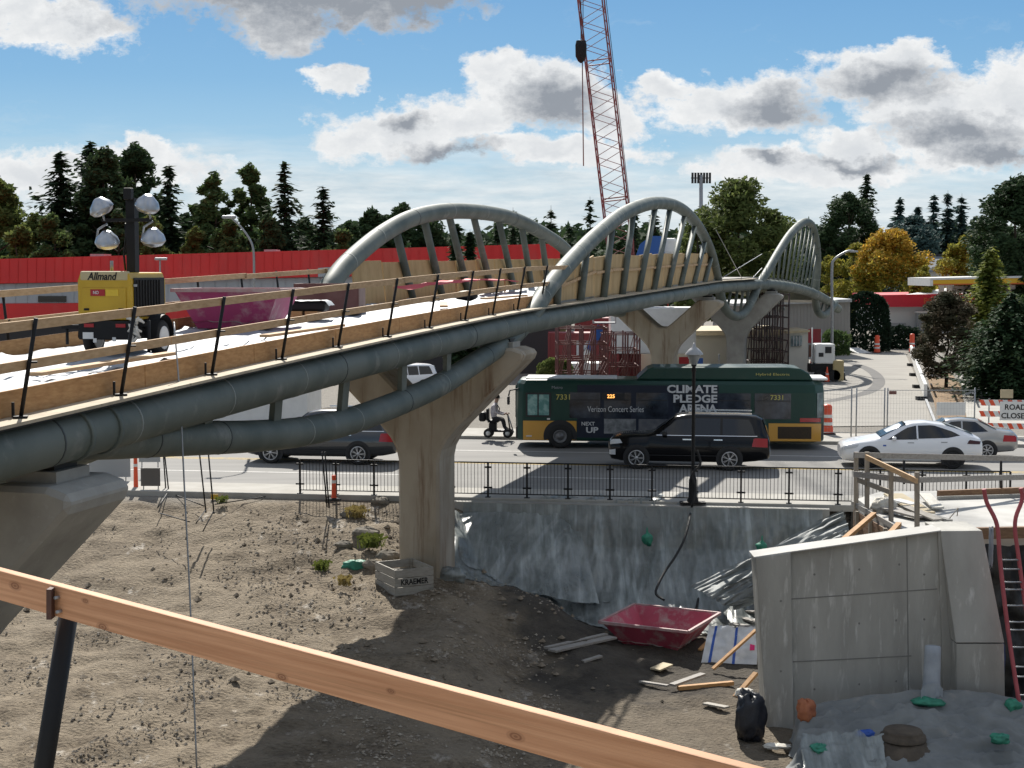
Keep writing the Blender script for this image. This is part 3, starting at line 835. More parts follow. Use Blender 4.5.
o2 = mb2.build('earth_clods', [mat('dry earth clod', (.28, .23, .17), .95, (.19, .155, .112), 4)], fix=False); tag(o2, 'broken clods of earth around the pier and the spoil mound', 'earth', kind='stuff'); tag(o, 'loose grey gravel scattered over the dirt slope', 'gravel', kind='stuff')
# rubble lumps and weeds on the cut bank left of the pier
for k, (px, py, r) in enumerate(((352, 524, .26), (366, 536, .3), (380, 519, .22), (344, 540, .2), (388, 545, .26), (332, 517, .18), (372, 551, .2))):
    p = gnd(px, py, -.55); b = MB(); q = Vector((p.x, p.y, zt(p.x, p.y) + r * .25))
    b.grid(lambda u, v: q + Vector((math.cos(u * 6.283) * math.sin(v * 3.1416) * r * 1.3, math.sin(u * 6.283) * math.sin(v * 3.1416) * r, math.cos(v * 3.1416) * r * .7)) * (1 + .3 * fbm((u * 3 + k * 5, v * 4, k), 3)), 12, 8, smooth=False)
    o = b.build('rubble_lump', [mat('broken dark rubble', (.13, .115, .09), .95, (.24, .215, .18), 2.5, bump=.5)], loc=q); tag(o, 'dark broken rubble lump on the cut bank left of the rusty pier', 'rubble', 'rubble lumps on the cut bank')

M['weed'] = mat('yellow green weed', (.16, .19, .035), .7, (.09, .12, .025), 3, transl=.3)
M['weed_dry'] = mat('dry straw weed', (.34, .27, .10), .8, (.22, .17, .06), 3, transl=.3)
def tuft(p, r, n, mname, label):
    mb = MB()
    for k in range(n):
        a = rnd.uniform(0, 6.3); l = r * rnd.uniform(.6, 1.3); q = p + Vector((rnd.gauss(0, r * .4), rnd.gauss(0, r * .4), 0))
        tip = q + Vector((math.cos(a) * l * .6, math.sin(a) * l * .6, l)); s = Vector((-math.sin(a), math.cos(a), 0)) * .02
        mb.add([q - s, q + s, tip], [(0, 1, 2)])
        mid = q.lerp(tip, .7); mb.add([mid, mid + Vector((.05, 0, .03)), mid + Vector((.02, .02, .08)), mid + Vector((-.04, 0, .04))], [(0, 1, 2, 3)])
    o = mb.build('weed_tuft', [mname], loc=p, fix=False); return tag(o, label, 'weed')
def onland(px, py, z0):
    p = gnd(px, py, z0)
    for _ in range(6):
        p = gnd(px, py, zt(p.x, p.y))
    return p
tuft(onland(371, 547, -.6), .32, 160, 'weed', 'yellow green weed tuft on the cut bank left of the rusty pier')
tuft(onland(356, 517, -.3), .3, 90, 'weed_dry', 'straw coloured weed tuft on the bank top near the fence')
tuft(onland(322, 570, -.9), .22, 80, 'weed', 'small green weed growing on the dirt above the green netting')
tuft(onland(345, 585, -1), .2, 60, 'weed_dry', 'dry weed beside the timber crate corner')
tuft(onland(222, 503, -.1), .18, 50, 'weed', 'tiny weed at the road edge beside a leaning post')

# ================================================================== ROAD
def strip(name, mname, s0, s1, t0, t1, z, ns=60, kind='structure'):
    o = MB().grid(lambda u, v: road(lerp(s0, s1, u), lerp(t0, t1, v), z), ns, 2, smooth=False).build(name, [mname]); return tag(o, kind=kind)
M['asphalt'] = mat('worn grey asphalt', (.235, .228, .215), .88, (.19, .185, .175), .5, stretch=(.35, 2.2, 1), c3=(.13, .125, .12), scale3=1.1, stretch3=(.12, 2.6, 1), p3=(.62, .74), bump=.15, bscale=30)
M['paint_w'] = mat('worn white road paint', (.62, .61, .58), .8, (.30, .29, .28), 5, p=(.5, .75))
M['paint_y'] = mat('worn yellow road paint', (.55, .38, .08), .8, (.30, .25, .16), 5, p=(.45, .7))
M['sidewalk'] = mat('pale sidewalk concrete', (.40, .385, .35), .9, (.33, .315, .28), 1.5)
strip('road', 'asphalt', -60, 60, 1.9, 17.05, 0.0)
def kerb(name, t0, t1, s0=-60, s1=60, h=.13, kd='structure'):
    mb = MB(); rings = []
    for k in range(41):
        s = lerp(s0, s1, k / 40); rings.append([road(s, t0, -.06), road(s, t0, h - .02), road(s, t0 + .02, h), road(s, t1, h), road(s, t1, -.06)])
    o = mb.loft(rings, 0, smooth=False).build(name, ['sidewalk']); return tag(o, kind=kd)
kerb('near_pavement', -.11, 1.95); kerb('far_pavement', 17.0, 20.2)
def line(t_, s0, s1, wd, mname, name='lane_marking'):
    o = strip(name, mname, s0, s1, t_, t_ + wd, .004, 8); return o
line(5.6, -40, -4, .12, 'paint_w'); line(5.6, -.5, 4, .12, 'paint_w'); line(12.9, -40, 40, .12, 'paint_w')
line(9.0, -40, 40, .12, 'paint_y'); line(9.3, -40, 40, .12, 'paint_y')
for k in range(-6, 7): line(12.0, k * 4.4, k * 4.4 + 1.6, .11, 'paint_w') if False else None
# side street running away behind the cars, with its dark tar seam
M['street'] = mat('sunlit worn street', (.30, .285, .255), .9, (.25, .235, .21), .6, stretch=(.5, 1.5, 1), c3=(.20, .19, .17), scale3=2.5, stretch3=(.3, 3, 1), p3=(.6, .75))
M['tar'] = mat('dark tar seam', (.10, .098, .095), .9, (.13, .125, .12), 2)
def quad(name, mname, pts, kind='structure'):
    o = MB().add(pts, [tuple(range(len(pts)))]).build(name, [mname]); return tag(o, kind=kind)
quad('side_street', 'street', [gnd(700, 428, .002), gnd(938, 425, .002), gnd(905, 353, .002), gnd(690, 353, .002)])
def arcstrip(pts, w_, name, mname, z=.006):
    pp = cat([gnd(x, y, z) for x, y in pts], 8); L_ = []; Rr = []
    for i, p in enumerate(pp):
        d = (pp[min(i + 1, len(pp) - 1)] - pp[max(i - 1, 0)]).normalized(); nn = Vector((-d.y, d.x, 0)) * w_ / 2
        L_.append(p + nn); Rr.append(p - nn)
    mb = MB(); k = len(pp); mb.add(L_ + Rr, [(i, i + 1, k + i + 1, k + i) for i in range(k - 1)]); o = mb.build(name, [mname]); return tag(o, kind='structure')
arcstrip([(836, 361), (858, 365), (874, 373), (879, 383), (868, 392), (845, 398), (823, 402)], .75, 'tar_seam', 'tar')
for k in range(7): arcstrip([(824 - k, 368 + k * 5), (848 + k * 2, 371 + k * 5)], .09, 'paving_joint', 'tar', .008)
arcstrip([(905, 352.5), (820, 354), (700, 356)], .5, 'far_kerb', 'tar')
M['tan_dirt'] = mat('tan bark strip', (.26, .17, .09), .95, (.18, .115, .06), 2)
quad('planting_strip', 'tan_dirt', [gnd(940, 425, .004), gnd(985, 412, .004), gnd(950, 372, .004), gnd(926, 372, .004)])
quad('side_path', 'sidewalk', [gnd(968, 425, .006), gnd(1040, 425, .006), gnd(1000, 352, .006), gnd(955, 352, .006)])

# ================================================================== RETAINING WALL, PLASTIC, FENCE
mb = MB()
mb.beam(road(-2.4, -.3, -1.45), road(9.4, -.3, -1.45), .36, 3.0)
o = mb.build('retaining_wall', ['concrete'], loc=road(-2.4, -.3, -2.9)); tag(o, 'concrete retaining wall below the black railing, mostly covered by plastic', 'wall')
def plasticmat():
    m = bpy.data.materials.new('clear wrinkled plastic'); m.use_nodes = True
    t = NT(m.node_tree); b = t.n['Principled BSDF']; tc = t.new('ShaderNodeTexCoord').outputs['Object']
    f = t.noise(t.mapping(tc, (1.2, 1.0, 1.0)), .8, 5, .6)
    c = t.mix(t.ramp(f, .35, .65), (.22, .25, .245), (.32, .345, .335))
    wr = t.noise(t.mapping(tc, (3.4, .35, .30), (0, .45, .1)), 1.1, 5, .6, .35)
    c = t.mix(t.math('MULTIPLY', t.ramp(wr, .55, .70), .55), c, (.42, .46, .455))  # pale streaks paint fold highlights into the colour
    t.link(c, b.inputs['Base Color']); b.inputs['Roughness'].default_value = .36; b.inputs['Coat Weight'].default_value = .12
    al = t.math('ADD', .50, t.math('ADD', t.math('MULTIPLY', t.ramp(wr, .42, .68), .40), t.math('MULTIPLY', t.ramp(f, .4, .62), .18)), clamp=True)
    t.link(al, b.inputs['Alpha'])
    bn = t.new('ShaderNodeBump'); bn.inputs['Strength'].default_value = .35; bn.inputs['Distance'].default_value = .04
    t.link(t.math('ADD', wr, t.math('MULTIPLY', t.noise(tc, 6, 5, .6), .4)), bn.inputs['Height']); t.link(bn.outputs[0], b.inputs['Normal'])
    return m
M['plastic'] = plasticmat()
M['plastic_matte'] = mat('dusty crumpled plastic', (.24, .26, .255), .6, (.15, .165, .165), 1.6, c3=(.38, .40, .395), scale3=2.5, p3=(.58, .7), bump=.4, spec=.2)
def ridg(p): return 1 - 2 * abs(fbm(p, 4))
def psf(u, v):
    s = lerp(-1.4, 9.2, u)
    prof = [(0, -.5, .03), (.12, -.54, -.35), (.42, -.72, -1.25), (.55, -1.2, -1.55), (.72, -2.2, -2.2), (.86, -3.6, -2.62), (1, -5.4, -2.66)]
    tt = pw([(a, b_) for a, b_, c_ in prof], v); z = pw([(a, c_) for a, b_, c_ in prof], v)
    k = sstep(0, .25, v)
    out = .13 * ridg((s * .55 + v * .9, v * .5, 2)) * k + .08 * ridg((s * 1.7 - v * 1.3, v * .35, 5)) * k + .05 * max(0, ridg((s * 3.4 + v * 2.2, v * .3, 9))) ** 2 * k
    edge = 1.6 * fbm((s * .4, 0, 3), 3) * v
    z2 = z + out * .7; tt2 = tt - out * .8 + edge * .5
    p = road(s, tt2, z2); g_ = zt(p.x, p.y)
    if p.z < g_ + .03: p.z = g_ + .03 + .02 * fbm((s * 4, v * 9, 1))
    return p
o = MB().grid(psf, 190, 90).build('plastic_sheeting', ['plastic'], loc=road(3, -3, PIT)); tag(o, 'grey clear plastic sheeting draped over the slope under the black railing', 'plastic')
def ps4(u, v):
    a_ = at(lerp(452, 575, u), lerp(512, 508, u), 45.9).lerp(at(lerp(462, 600, u), lerp(575, 606, u), lerp(42.6, 42.2, u)), v)
    f_ = u * 1.0 + v * .55 + .12 * fbm((u * 2, v * 2, 7), 3)
    a_.y -= .10 * ridg((f_ * 3.0, v * .5, 3)) + .10 * max(0, ridg((f_ * 7, v * .4, 6))) ** 2 + .05 * max(0, ridg((f_ * 17, v * .5, 2))) ** 2 + .10 - .5 * sstep(.86 + .08 * fbm((v * 4, 1, 1), 2), 1, u); a_.z = max(a_.z + .03 * fbm((u * 5, v * 5, 1), 3), zt(a_.x, a_.y) + .06); return a_
o = MB().grid(ps4, 110, 50).build('plastic_sheeting', ['plastic'], loc=at(520, 560, 44)); tag(o, 'plastic sheet with long diagonal folds on the slope just right of the rusty pier', 'plastic')
def ps5(u, v):
    p = gnd(lerp(540, 660, u) + 10 * fbm((v * 3, 2, 2)), lerp(580, 606, v) + 6 * fbm((u * 4, 1, 5)), PIT + .25)
    p.z = max(p.z, zt(p.x, p.y) + .1) + .10 * ridg((u * 2.0 + v * 1.5, v * 1.5, 4)) + .05 * ridg((u * 6 - v * 3, v * 2, 7)); return p
o = MB().grid(ps5, 90, 40).build('plastic_sheeting', ['plastic'], loc=gnd(600, 594, PIT)); tag(o, 'loose plastic sheet spilling onto the excavation floor left of the crimson pan', 'plastic')
def ps2(u, v):
    a = Vector(at(690, 590, 41.8)).lerp(at(842, 512, 43.0), u); c = Vector(at(735, 612, 41.0)).lerp(at(850, 560, 41.6), u)
    p = a.lerp(c, v); k = math.sin(v * math.pi)
    p.y -= .5 * k * (1 - u * .5) + .16 * ridg((u * 1.2 + v, v * 5, 4)) + .07 * ridg((u * 3, v * 12, 8)); p.z += .05 * k * (1 - u * .5) + .14 * ridg((u * 1.2, v * 5, 4)) + .05 * ridg((u * 3, v * 12, 8))
    p.z = max(p.z, zt(p.x, p.y) + .05)
    return p
o = MB().grid(ps2, 60, 60).build('plastic_sheeting', ['plastic_matte'], loc=at(760, 580, 41)); tag(o, 'pale plastic sheet pulled diagonally from the railing corner towards the concrete wall', 'plastic')
def ps3(u, v):
    p = gnd(lerp(575, 735, u), lerp(592, 622, v), PIT); k = math.sin(v * math.pi) * math.sin(u * math.pi)
    p.z = zt(p.x, p.y) + .06 + .30 * k * (.5 + .7 * abs(fbm((u * 4, v * 2, 2), 4))) + .06 * ridg((u * 9, v * 3, 1)) * k; return p
o = MB().grid(ps3, 90, 40).build('plastic_sheeting', ['plastic_matte'], loc=gnd(650, 605, PIT)); tag(o, 'crumpled plastic heap at the slope foot behind the crimson pan', 'plastic')

# black picket railing
fence = thing('picket_railing', 'black steel picket railing along the near pavement edge', 'railing', road(-5.5, 0, .13))
posts_px = [300, 336, 374, 412, 451, 488, 527, 568, 610, 652, 694, 741, 789, 838, 880, 922, 966, 1010]
def fs_(px):   # s of the railing line seen at column px
    a = (px - 512) / F
    # O + E s : x/y' = a (approx, using true pitch factor)
    k = cp * 1.0 + sp * (7 / 46.0)
    # x = a*k'*..., solve numerically
    lo, hi = -12, 20
    for _ in range(40):
        mid = (lo + hi) / 2; p = road(mid, 0, .6); d = p - Vector((0, 0, H)); kk = d.y * cp - d.z * sp
        if F * d.x / kk < px - 512: lo = mid
        else: hi = mid
    return lo
ss = [fs_(p) for p in posts_px]
for s in ss:
    p = road(s, 0, .13)
    mb = MB().box(p + Vector((0, 0, .53)), (.055, .055, 1.06), -RA)
    mb.box(p + Vector((0, -.01, .30)), (.26, .05, .05), -RA).box(p + Vector((0, -.01, .92)), (.22, .05, .05), -RA).box(p + Vector((0, 0, .01)), (.16, .16, .02), -RA)
    mb.build('post', ['black'], fence, world=True)
for a, b_ in zip(ss, ss[1:]):
    mb = MB().beam(road(a, .0, 1.19), road(b_, .0, 1.19), .04, .04).beam(road(a, 0, .24), road(b_, 0, .24), .03, .03)
    k = max(2, int((b_ - a) / .10))
    for i in range(1, k):
        s = lerp(a, b_, i / k); mb.beam(road(s, 0, .24), road(s, 0, 1.18), .014, .014)
    mb.build('picket_panel', ['black'], fence, world=True)
    

# ================================================================== STREET LAMP (black post with glass lantern)
def hpx(px, py, z): return gnd(px, py, z)
lp = road(fs_(693), -.22, .1)
g = thing('street_lamp', 'tall black street lamp post with a white glass lantern in front of the black suv', 'street lamp', lp)
MB().lathe((0, 0, 0), [(.17, 0), (.17, .12), (.13, .2), (.12, .7), (.09, .8), (.075, .85), (.055, 1.0), (.05, 3.9), (.08, 3.95), (.05, 4.05), (.09, 4.12), (.0, 4.14)], 14).build('post', ['black'], g)
MB().box((0, 0, .03), (.75, .3, .06)).build('base_plate', ['black'], g)
MB().lathe((0, 0, 4.12), [(.08, 0), (.20, .26), (.20, .30)], 12).build('lantern', [mat('frosted lamp glass', (.22, .235, .24), .2, spec=.6)], g)
MB().lathe((0, 0, 4.42), [(.27, 0), (.25, .05), (.14, .17), (.05, .23), (.03, .33), (0, .35)], 12).build('lantern_roof', [mat('pale lantern roof', (.34, .35, .36), .4)], g)
hose = cat([lp + Vector(p) for p in ((.1, -.08, 1.6), (.2, -.15, 1.2), (-.05, -.2, .9), (.05, -.25, .5), (-.05, -.4, .05))] + [at(691, 510, 45.2), at(689, 522, 44.3), at(684, 540, 43.6), at(675, 557, 43.0), at(666, 570, 42.5), at(658, 585, 42.0), at(656, 594, 41.7), at(664, 600, 41.4)], 5)
o = MB().tube(hose, .035, 8).build('hose', ['rubber'], loc=hose[-1]); tag(o, 'black hose running from the lamp post down the plastic covered slope', 'hose')
loop = cat([gnd(*q) + Vector((0, 0, dz)) for q, dz in (((696, 622, PIT), .35), ((702, 604, PIT), .6), ((712, 592, PIT), .85), ((726, 592, PIT), .85), ((732, 602, PIT), .65), ((722, 614, PIT), .5), ((716, 608, PIT), .5))], 6)
o = MB().tube(loop, .035, 8).build('hose', ['rubber'], loc=loop[0]); tag(o, 'looped black hose end lying on the plastic heap', 'hose')
hz = cat([gnd(648, 598, PIT) + Vector((0, 0, .1)), gnd(652, 612, PIT) + Vector((0, 0, .15)), gnd(656, 622, PIT) + Vector((0, 0, .05))], 6)
o = MB().tube(hz, .06, 8).build('hose', [mat('white hose', (.6, .6, .58), .6)], loc=hz[0]); tag(o, 'short white hose at the slope foot behind the crimson pan', 'hose')

# sand bags
M['green'] = mat('green woven plastic', (.04, .27, .17), .6, (.025, .17, .11), 6, bump=.3)
def sack(p, sx_k, sy_k, sz_k, label, neck=False, rz=0, nm='sandbag', mname='green', pw_=.75):
    seed = rnd.uniform(0, 99)
    def f(u, v):
        a = u * 2 * math.pi; e = v * math.pi
        r = 1 - .16 * abs(fbm((math.cos(a) * 2.5 + seed, math.sin(a) * 2.5, v * 5), 3)) + .30 * fbm((math.cos(a) * 1.5 + seed, math.sin(a) * 1.5, v * 3), 3) + .10 * fbm((math.cos(a) * 4 + seed, math.sin(a) * 4, v * 8), 3)
        se = math.sin(e) ** pw_; x, y, z = math.cos(a) * se * sx_k, math.sin(a) * se * sy_k, -math.cos(e) * sz_k
        if neck and v > .55:
            q = 1 - .8 * sstep(.55, .75, v); x *= q; y *= q; z += sz_k * .45 * sstep(.6, 1, v)
        c_, s_ = math.cos(rz), math.sin(rz)
        return p + Vector(((x * c_ - y * s_) * r, (x * s_ + y * c_) * r, z * r))
    o = MB().grid(f, 28, 20).build(nm, [mname], loc=p); return tag(o, label, nm.replace('_', ' '))
def slope_at(px, py, Ya=43.0):
    return at(px, py, Ya)
sack(at(647, 538, 44.3), .17, .12, .2, 'green sandbag hanging on the plastic slope beside the hose', True)
sack(at(762, 546, 42.4), .15, .12, .18, 'green sandbag hanging on the plastic close to the concrete wall', True)
sack(onland(700, 598, PIT) + Vector((0, -.6, .35)), .2, .2, .28, 'green sandbag half buried in the crumpled plastic heap')
sack(onland(355, 568, -1) + Vector((0, 0, .06)), .36, .2, .15, 'flat green netting bundle on the dirt left of the timber crate', nm='net_bundle')

# crate
M['crate_wood'] = wood('grey weathered crate board', (.36, .335, .29), (.27, .25, .21), grain=(2, 2, 9))
a = onland(395, 597, -1.3); bq = onland(436, 592, -1.3); cl = onland(366, 587, -1.3)
ang = R(27); wx = 1.08; dy = 1.35
g = thing('timber_crate', 'open grey timber crate with stencilled lettering at the foot of the pier', 'crate', (a.x, a.y, min(a.z, bq.z) - .02), ang)
for z in range(3):
    z0 = .14 + z * .23; h_ = .205
    MB().box((wx / 2, .02, z0), (wx, .035, h_)).build('board', ['crate_wood'], g); MB().box((wx / 2, dy - .02, z0), (wx, .035, h_)).build('board', ['crate_wood'], g)
    MB().box((.02, dy / 2, z0), (.035, dy - .08, h_)).build('board', ['crate_wood'], g); MB().box((wx - .02, dy / 2, z0), (.035, dy - .08, h_)).build('board', ['crate_wood'], g)
for x in (.06, wx - .06):
    for y in (.07, dy - .07): MB().box((x, y, .36), (.06, .06, .70)).build('corner_post', ['crate_wood'], g)
MB().box((wx / 2, dy / 2, .06), (wx - .1, dy - .1, .03)).build('floor_board', ['crate_wood'], g)
for y in (.12, dy - .12): MB().box((wx / 2, y, .02), (wx - .12, .08, .06)).build('skid', ['crate_wood'], g)
text('KRAEMER', g, 'lettering', 'black', (.17, -.0025, .30), width=.76, height=.15, bold=.02)
# foam lump at the pier foot
sack(onland(452, 578, -1.3) + Vector((0, -.2, .1)), .42, .3, .22, 'pale plastic wrapped lump at the right foot of the rusty pier', nm='wrapped_lump', mname='plastic')

# ================================================================== RED PAN, LUMBER AND WASTE IN THE EXCAVATION
pan('concrete_pan', 'scuffed crimson tapered steel pan standing on the excavation floor', 'pan', (3.86, 39.5, PIT + .02), R(-27), ['pan_red', 'pan_rim'], 2.35, 2.3, .66, .46)
def plank(pa, pb, w_, h_, mname, label, nm='plank'):
    c_ = (pa + pb) / 2
    o = MB().beam(pa, pb, w_, h_).build(nm, [mname], loc=c_); return tag(o, label, 'plank')
M['plank_old'] = wood('grey old plank', (.33, .31, .28), (.22, .20, .18), grain=(2, 9, 9))
Zp = PIT + .12
M['cream'] = mat('cream board', (.55, .46, .30), .8, (.46, .38, .25), 2)
UPV = Vector((0, 0, .20))
plank(onland(552, 659, Zp) + UPV, onland(613, 645, Zp) + UPV, .26, .05, 'plank_old', 'grey plank lying flat left of the crimson pan')
plank(onland(546, 656, Zp) + UPV, onland(606, 642, Zp) + UPV, .14, .05, 'plank_old', 'narrow grey plank tucked behind the flat plank left of the crimson pan')
plank(gnd(713, 669, PIT + .1), at(756, 630, 36.9), .12, .05, 'formboard', 'orange plank leaning up against the concrete wall over the white bulk bag')
plank(gnd(678, 688, PIT + .1), gnd(733, 683, PIT + .1), .12, .09, 'formboard', 'orange timber lying flat in front of the white bulk bag')
plank(gnd(672, 685, PIT + .16), gnd(703, 674, PIT + .2), .16, .05, 'plank_old', 'short grey board resting on the flat orange timber')
plank(gnd(735, 697, PIT + .08), at(756, 673, 34.6), .12, .06, 'formboard', 'short orange plank at the bottom left edge of the concrete wall')
for k, (pa, pb) in enumerate((((735, 616), (757, 622)), ((732, 624), (757, 628)), ((738, 610), (756, 612)), ((734, 632), (756, 634)))):
    plank(gnd(*pa, PIT + .15 + .05 * k), gnd(*pb, PIT + .2 + .05 * k), .2, .05, 'plank_old', ('uppermost', 'second', 'third', 'lowest')[k] + ' scrap board in the stack between the crimson pan and the wall')
for k, (pa, pb, w_, mn, lb) in enumerate((((583, 664), (601, 660), .14, 'plank_old', 'short grey board on the dark soil in front of the flat planks'), ((700, 652), (712, 641), .1, 'formboard', 'small orange offcut beside the right corner of the crimson pan'), ((640, 684), (668, 690), .1, 'plank_old', 'thin grey stick lying on the pit floor left of the flat orange timber'), ((655, 672), (668, 668), .3, 'cream', 'small cream offcut on the pit floor below the crimson pan'), ((705, 706), (727, 712), .16, 'crate_wood', 'grey board lying on the lit pit floor left of the black bag'))):
    plank(onland(*pa, PIT) + Vector((0, 0, .06)), onland(*pb, PIT) + Vector((0, 0, .10)), w_, .04, mn, lb)
# white bulk bag with blue straps
bb = gnd(729, 664, PIT)
g = thing('bulk_bag', 'slumped white bulk bag with blue straps leaning between the crimson pan and the wall', 'bag', (bb.x, bb.y, PIT), R(-8))
def bbf(u, v):
    x = lerp(-.68, .68, u); z = 1.0 * v; y = .55 * v + .07 * fbm((u * 4, v * 4, 5), 3)
    return Vector((x * (1 - .12 * v) + .10 * v, y - .03, .02 + z * .82 + .12 * fbm((u * 3, 3, v * 2), 3) * v))
mb = MB().grid(bbf, 24, 20); mb.grid(lambda u, v: bbf(u, v) + Vector((0, .3 * (1 - v) + .12, -.05)), 12, 10); mb.grid(lambda u, v: bbf(u, 1).lerp(bbf(u, 1) + Vector((0, .12, -.05)), v), 12, 1)
M['cloth_w'] = mat('white woven bag', (.72, .73, .74), .7, (.58, .60, .62), 4, bump=.3); mb.build('sack', ['cloth_w'], g)
M['blue'] = mat('blue webbing', (.03, .10, .42), .6)
for u in (.12, .55):
    MB().grid(lambda a_, v, u=u: bbf(u + .05 * a_, v) + Vector((0, -.012, .0)), 1, 14).build('strap', ['blue'], g)
MB().grid(lambda a_, v: bbf(.86 + .09 * a_, .35 + .18 * v) + Vector((0, -.014, 0)), 3, 3).build('paint_mark', [mat('pink marking paint', (.85, .03, .22), .6)], g)

# ================================================================== CONCRETE ABUTMENT WALL
def A(px, py, Y): return at(px, py, Y)
YW = 32.2
M['joint'] = mat('dark pour joint', (.21, .205, .19), .9)
g = thing('abutment_wall', 'large board marked concrete abutment wall in front of the approach slab', 'wall', (A(860, 735, YW).x, YW, PIT - .2))
def wl_(px, py, dy=0.0):    # a point of the wall plane: front face runs slightly towards the camera on the right
    k = (px - 755) / 245; Y = YW + .2 - .9 * k
    p = at(px, py, Y); p.y += dy; return p
def slab(poly, d0, d1, mb, m=0):
    f_ = [wl_(x, y, d0) for x, y in poly]; b_ = [wl_(x, y, d0) + Vector((0, d1 - d0, 0)) for x, y in poly]
    n_ = len(poly); mb.add(f_ + b_, [list(range(n_)), list(range(2 * n_ - 1, n_ - 1, -1))] + [(i, i + n_, (i + 1) % n_ + n_, (i + 1) % n_) for i in range(n_)], m)
    return mb
slab([(790, 552), (940, 531), (956, 640), (956, 760), (790, 760)], 0.06, .55, MB()).build('wall_face', ['concrete_form'], g)
slab([(753.5, 556.2), (790, 550.8), (940, 529.6), (940, 530.9), (790, 551.9), (753.5, 557.4)], -.08, .62, MB()).build('painted_lit_top', ['concrete_bright'], g)  # paler strip added to paint the wall top sunlit
slab([(755, 556.5), (790, 551.5), (794, 770), (768, 770)], -.10, .60, MB()).build('pilaster', ['concrete_form'], g, bevel=.02)
# pour joints
mb = MB()
slab([(790, 599.2), (938, 589), (938, 590), (790, 600.2)], .052, .07, mb); mb.build('pour_joint', ['joint'], g)
mb = MB(); slab([(793, 662), (912, 656), (912, 657), (793, 663)], .050, .07, mb); mb.build('pour_joint', ['joint'], g)
mb = MB(); slab([(907, 535), (908, 535), (910, 725), (909, 725)], .051, .07, mb); mb.build('pour_joint', ['joint'], g)
# right buttress, its front face leaning back
def but(px, py, off): return wl_(px, py) + Vector((0, off, 0))
bf = [but(940, 531, .0), but(983, 531, .05), but(998, 638, -.42), but(950, 638, -.42)]
mb = MB(); bk = [p + Vector((0, 1.2, 0)) for p in bf]; mb.add(bf + bk, [(0, 1, 2, 3), (7, 6, 5, 4), (0, 4, 5, 1), (1, 5, 6, 2), (2, 6, 7, 3), (3, 7, 4, 0)]); mb.build('buttress', ['concrete_form'], g, world=True, bevel=.015)
bf = [but(951, 639.2, -.40), but(998, 639.2, -.40), but(1000, 765, -.40), but(951, 765, -.40)]
mb = MB(); bk = [p + Vector((0, 1.2, 0)) for p in bf]; mb.add(bf + bk, [(0, 1, 2, 3), (7, 6, 5, 4), (0, 4, 5, 1), (1, 5, 6, 2), (2, 6, 7, 3), (3, 7, 4, 0)]); mb.build('buttress_foot', ['concrete_form'], g, world=True, bevel=.015)
mb = MB(); slab([(938, 531.5), (941, 531.5), (951, 640), (951, 760), (944, 760), (942, 640)], .0, .4, mb); mb.build('buttress_cheek', ['concrete_form'], g, world=True)
for o_ in [k for k in col.objects if k.parent == g and k.name.split('.')[0] in ('wall_face', 'pilaster', 'pour_joint', 'painted_lit_top')]:
    inv = g.matrix_basis.inverted()
    for v in o_.data.vertices: v.co = inv @ v.co

# form tie holes and drips on the wall face
for (x, y) in ((815, 575), (860, 570), (900, 565), (815, 628), (860, 624), (897, 621), (925, 575), (925, 620), (815, 690), (860, 685), (897, 682), (780, 600), (780, 670)):
    p = wl_(x, y, (.058 if x > 790 else -.102)); MB().cyl(p + Vector((0, -.004, 0)), p + Vector((0, .03, 0)), .024, n=10).build('tie_hole', ['joint'], g, world=True)
# approach slab behind the wall: top surface about a metre above the road
ZS = 1.02
def sl(px, py, z=ZS): return gnd(px, py, z)
g = thing('approach_slab', 'pale concrete approach slab behind the abutment wall', 'slab', sl(940, 520) - Vector((0, 0, ZS + 1.2)))
top = [sl(907, 535), sl(985, 529), sl(1100, 529), sl(1100, 489), sl(880, 491.5), sl(857, 499)]
mb = MB(); low = [Vector((p.x, p.y, PIT - .2)) for p in top]; n_ = len(top)
mb.add(top + low, [list(range(n_))] + [(i, (i + 1) % n_, (i + 1) % n_ + n_, i + n_) for i in range(n_)])
mb.build('slab_body', ['concrete_bright'], g, world=True)
M['rust_wood'] = wood('weathered brown timber', (.25, .15, .08), (.17, .09, .05), grain=(2, 9, 9))
MB().beam(sl(938, 494, ZS + .09), sl(1060, 489, ZS + .09), .12, .18).build('edge_timber', ['rust_wood'], g, world=True)
mb = MB()
for k in range(40):
    p = sl(lerp(940, 1040, k / 39), 500.5 - 3.0 * k / 39, ZS); mb.box(p + Vector((0, .1, .05)), (.09, .06, .09), rnd.uniform(-.2, .2))
mb.build('rebar_chairs', ['concrete'], g, world=True)
MB().beam(sl(972, 533, ZS - .02) + Vector((0, -.05, 0)), sl(1060, 531, ZS - .02) + Vector((0, -.05, 0)), .14, .26).build('face_timber', ['rust_wood'], g, world=True)
# left edge formwork of the slab: planks, stakes and braces
g = thing('timber_guard_rail', 'weathered grey timber guard rail on square stakes round the corner of the approach slab', 'railing', sl(870, 530))
M['stake'] = wood('grey brown stake', (.30, .26, .21), (.21, .18, .14), grain=(9, 9, 2))
for (x, yt, yb, Y) in ((856, 452, 520, 38.6), (867, 452, 523, 37.8), (891, 470, 537, 36.4), (917, 472, 534, 35.2)):
    MB().beam(at(x, yb, Y), at(x, yt, Y), .10, .10, up=(0, 1, 0)).build('stake', ['stake'], g, world=True)
for (a_, b_) in (((854, 455, 38.4), (1030, 459, 41)), ((854, 474, 38.4), (915, 481, 35.4)), ((915, 480, 38), (1030, 477, 41))):
    MB().beam(at(*a_), at(*b_), .05, .14).build('rail_board', ['plank_old'], g, world=True)
MB().beam(at(866, 457, 37.6), at(917, 481, 35.1), .05, .12).build('rail_board', ['lumber'], g, world=True)
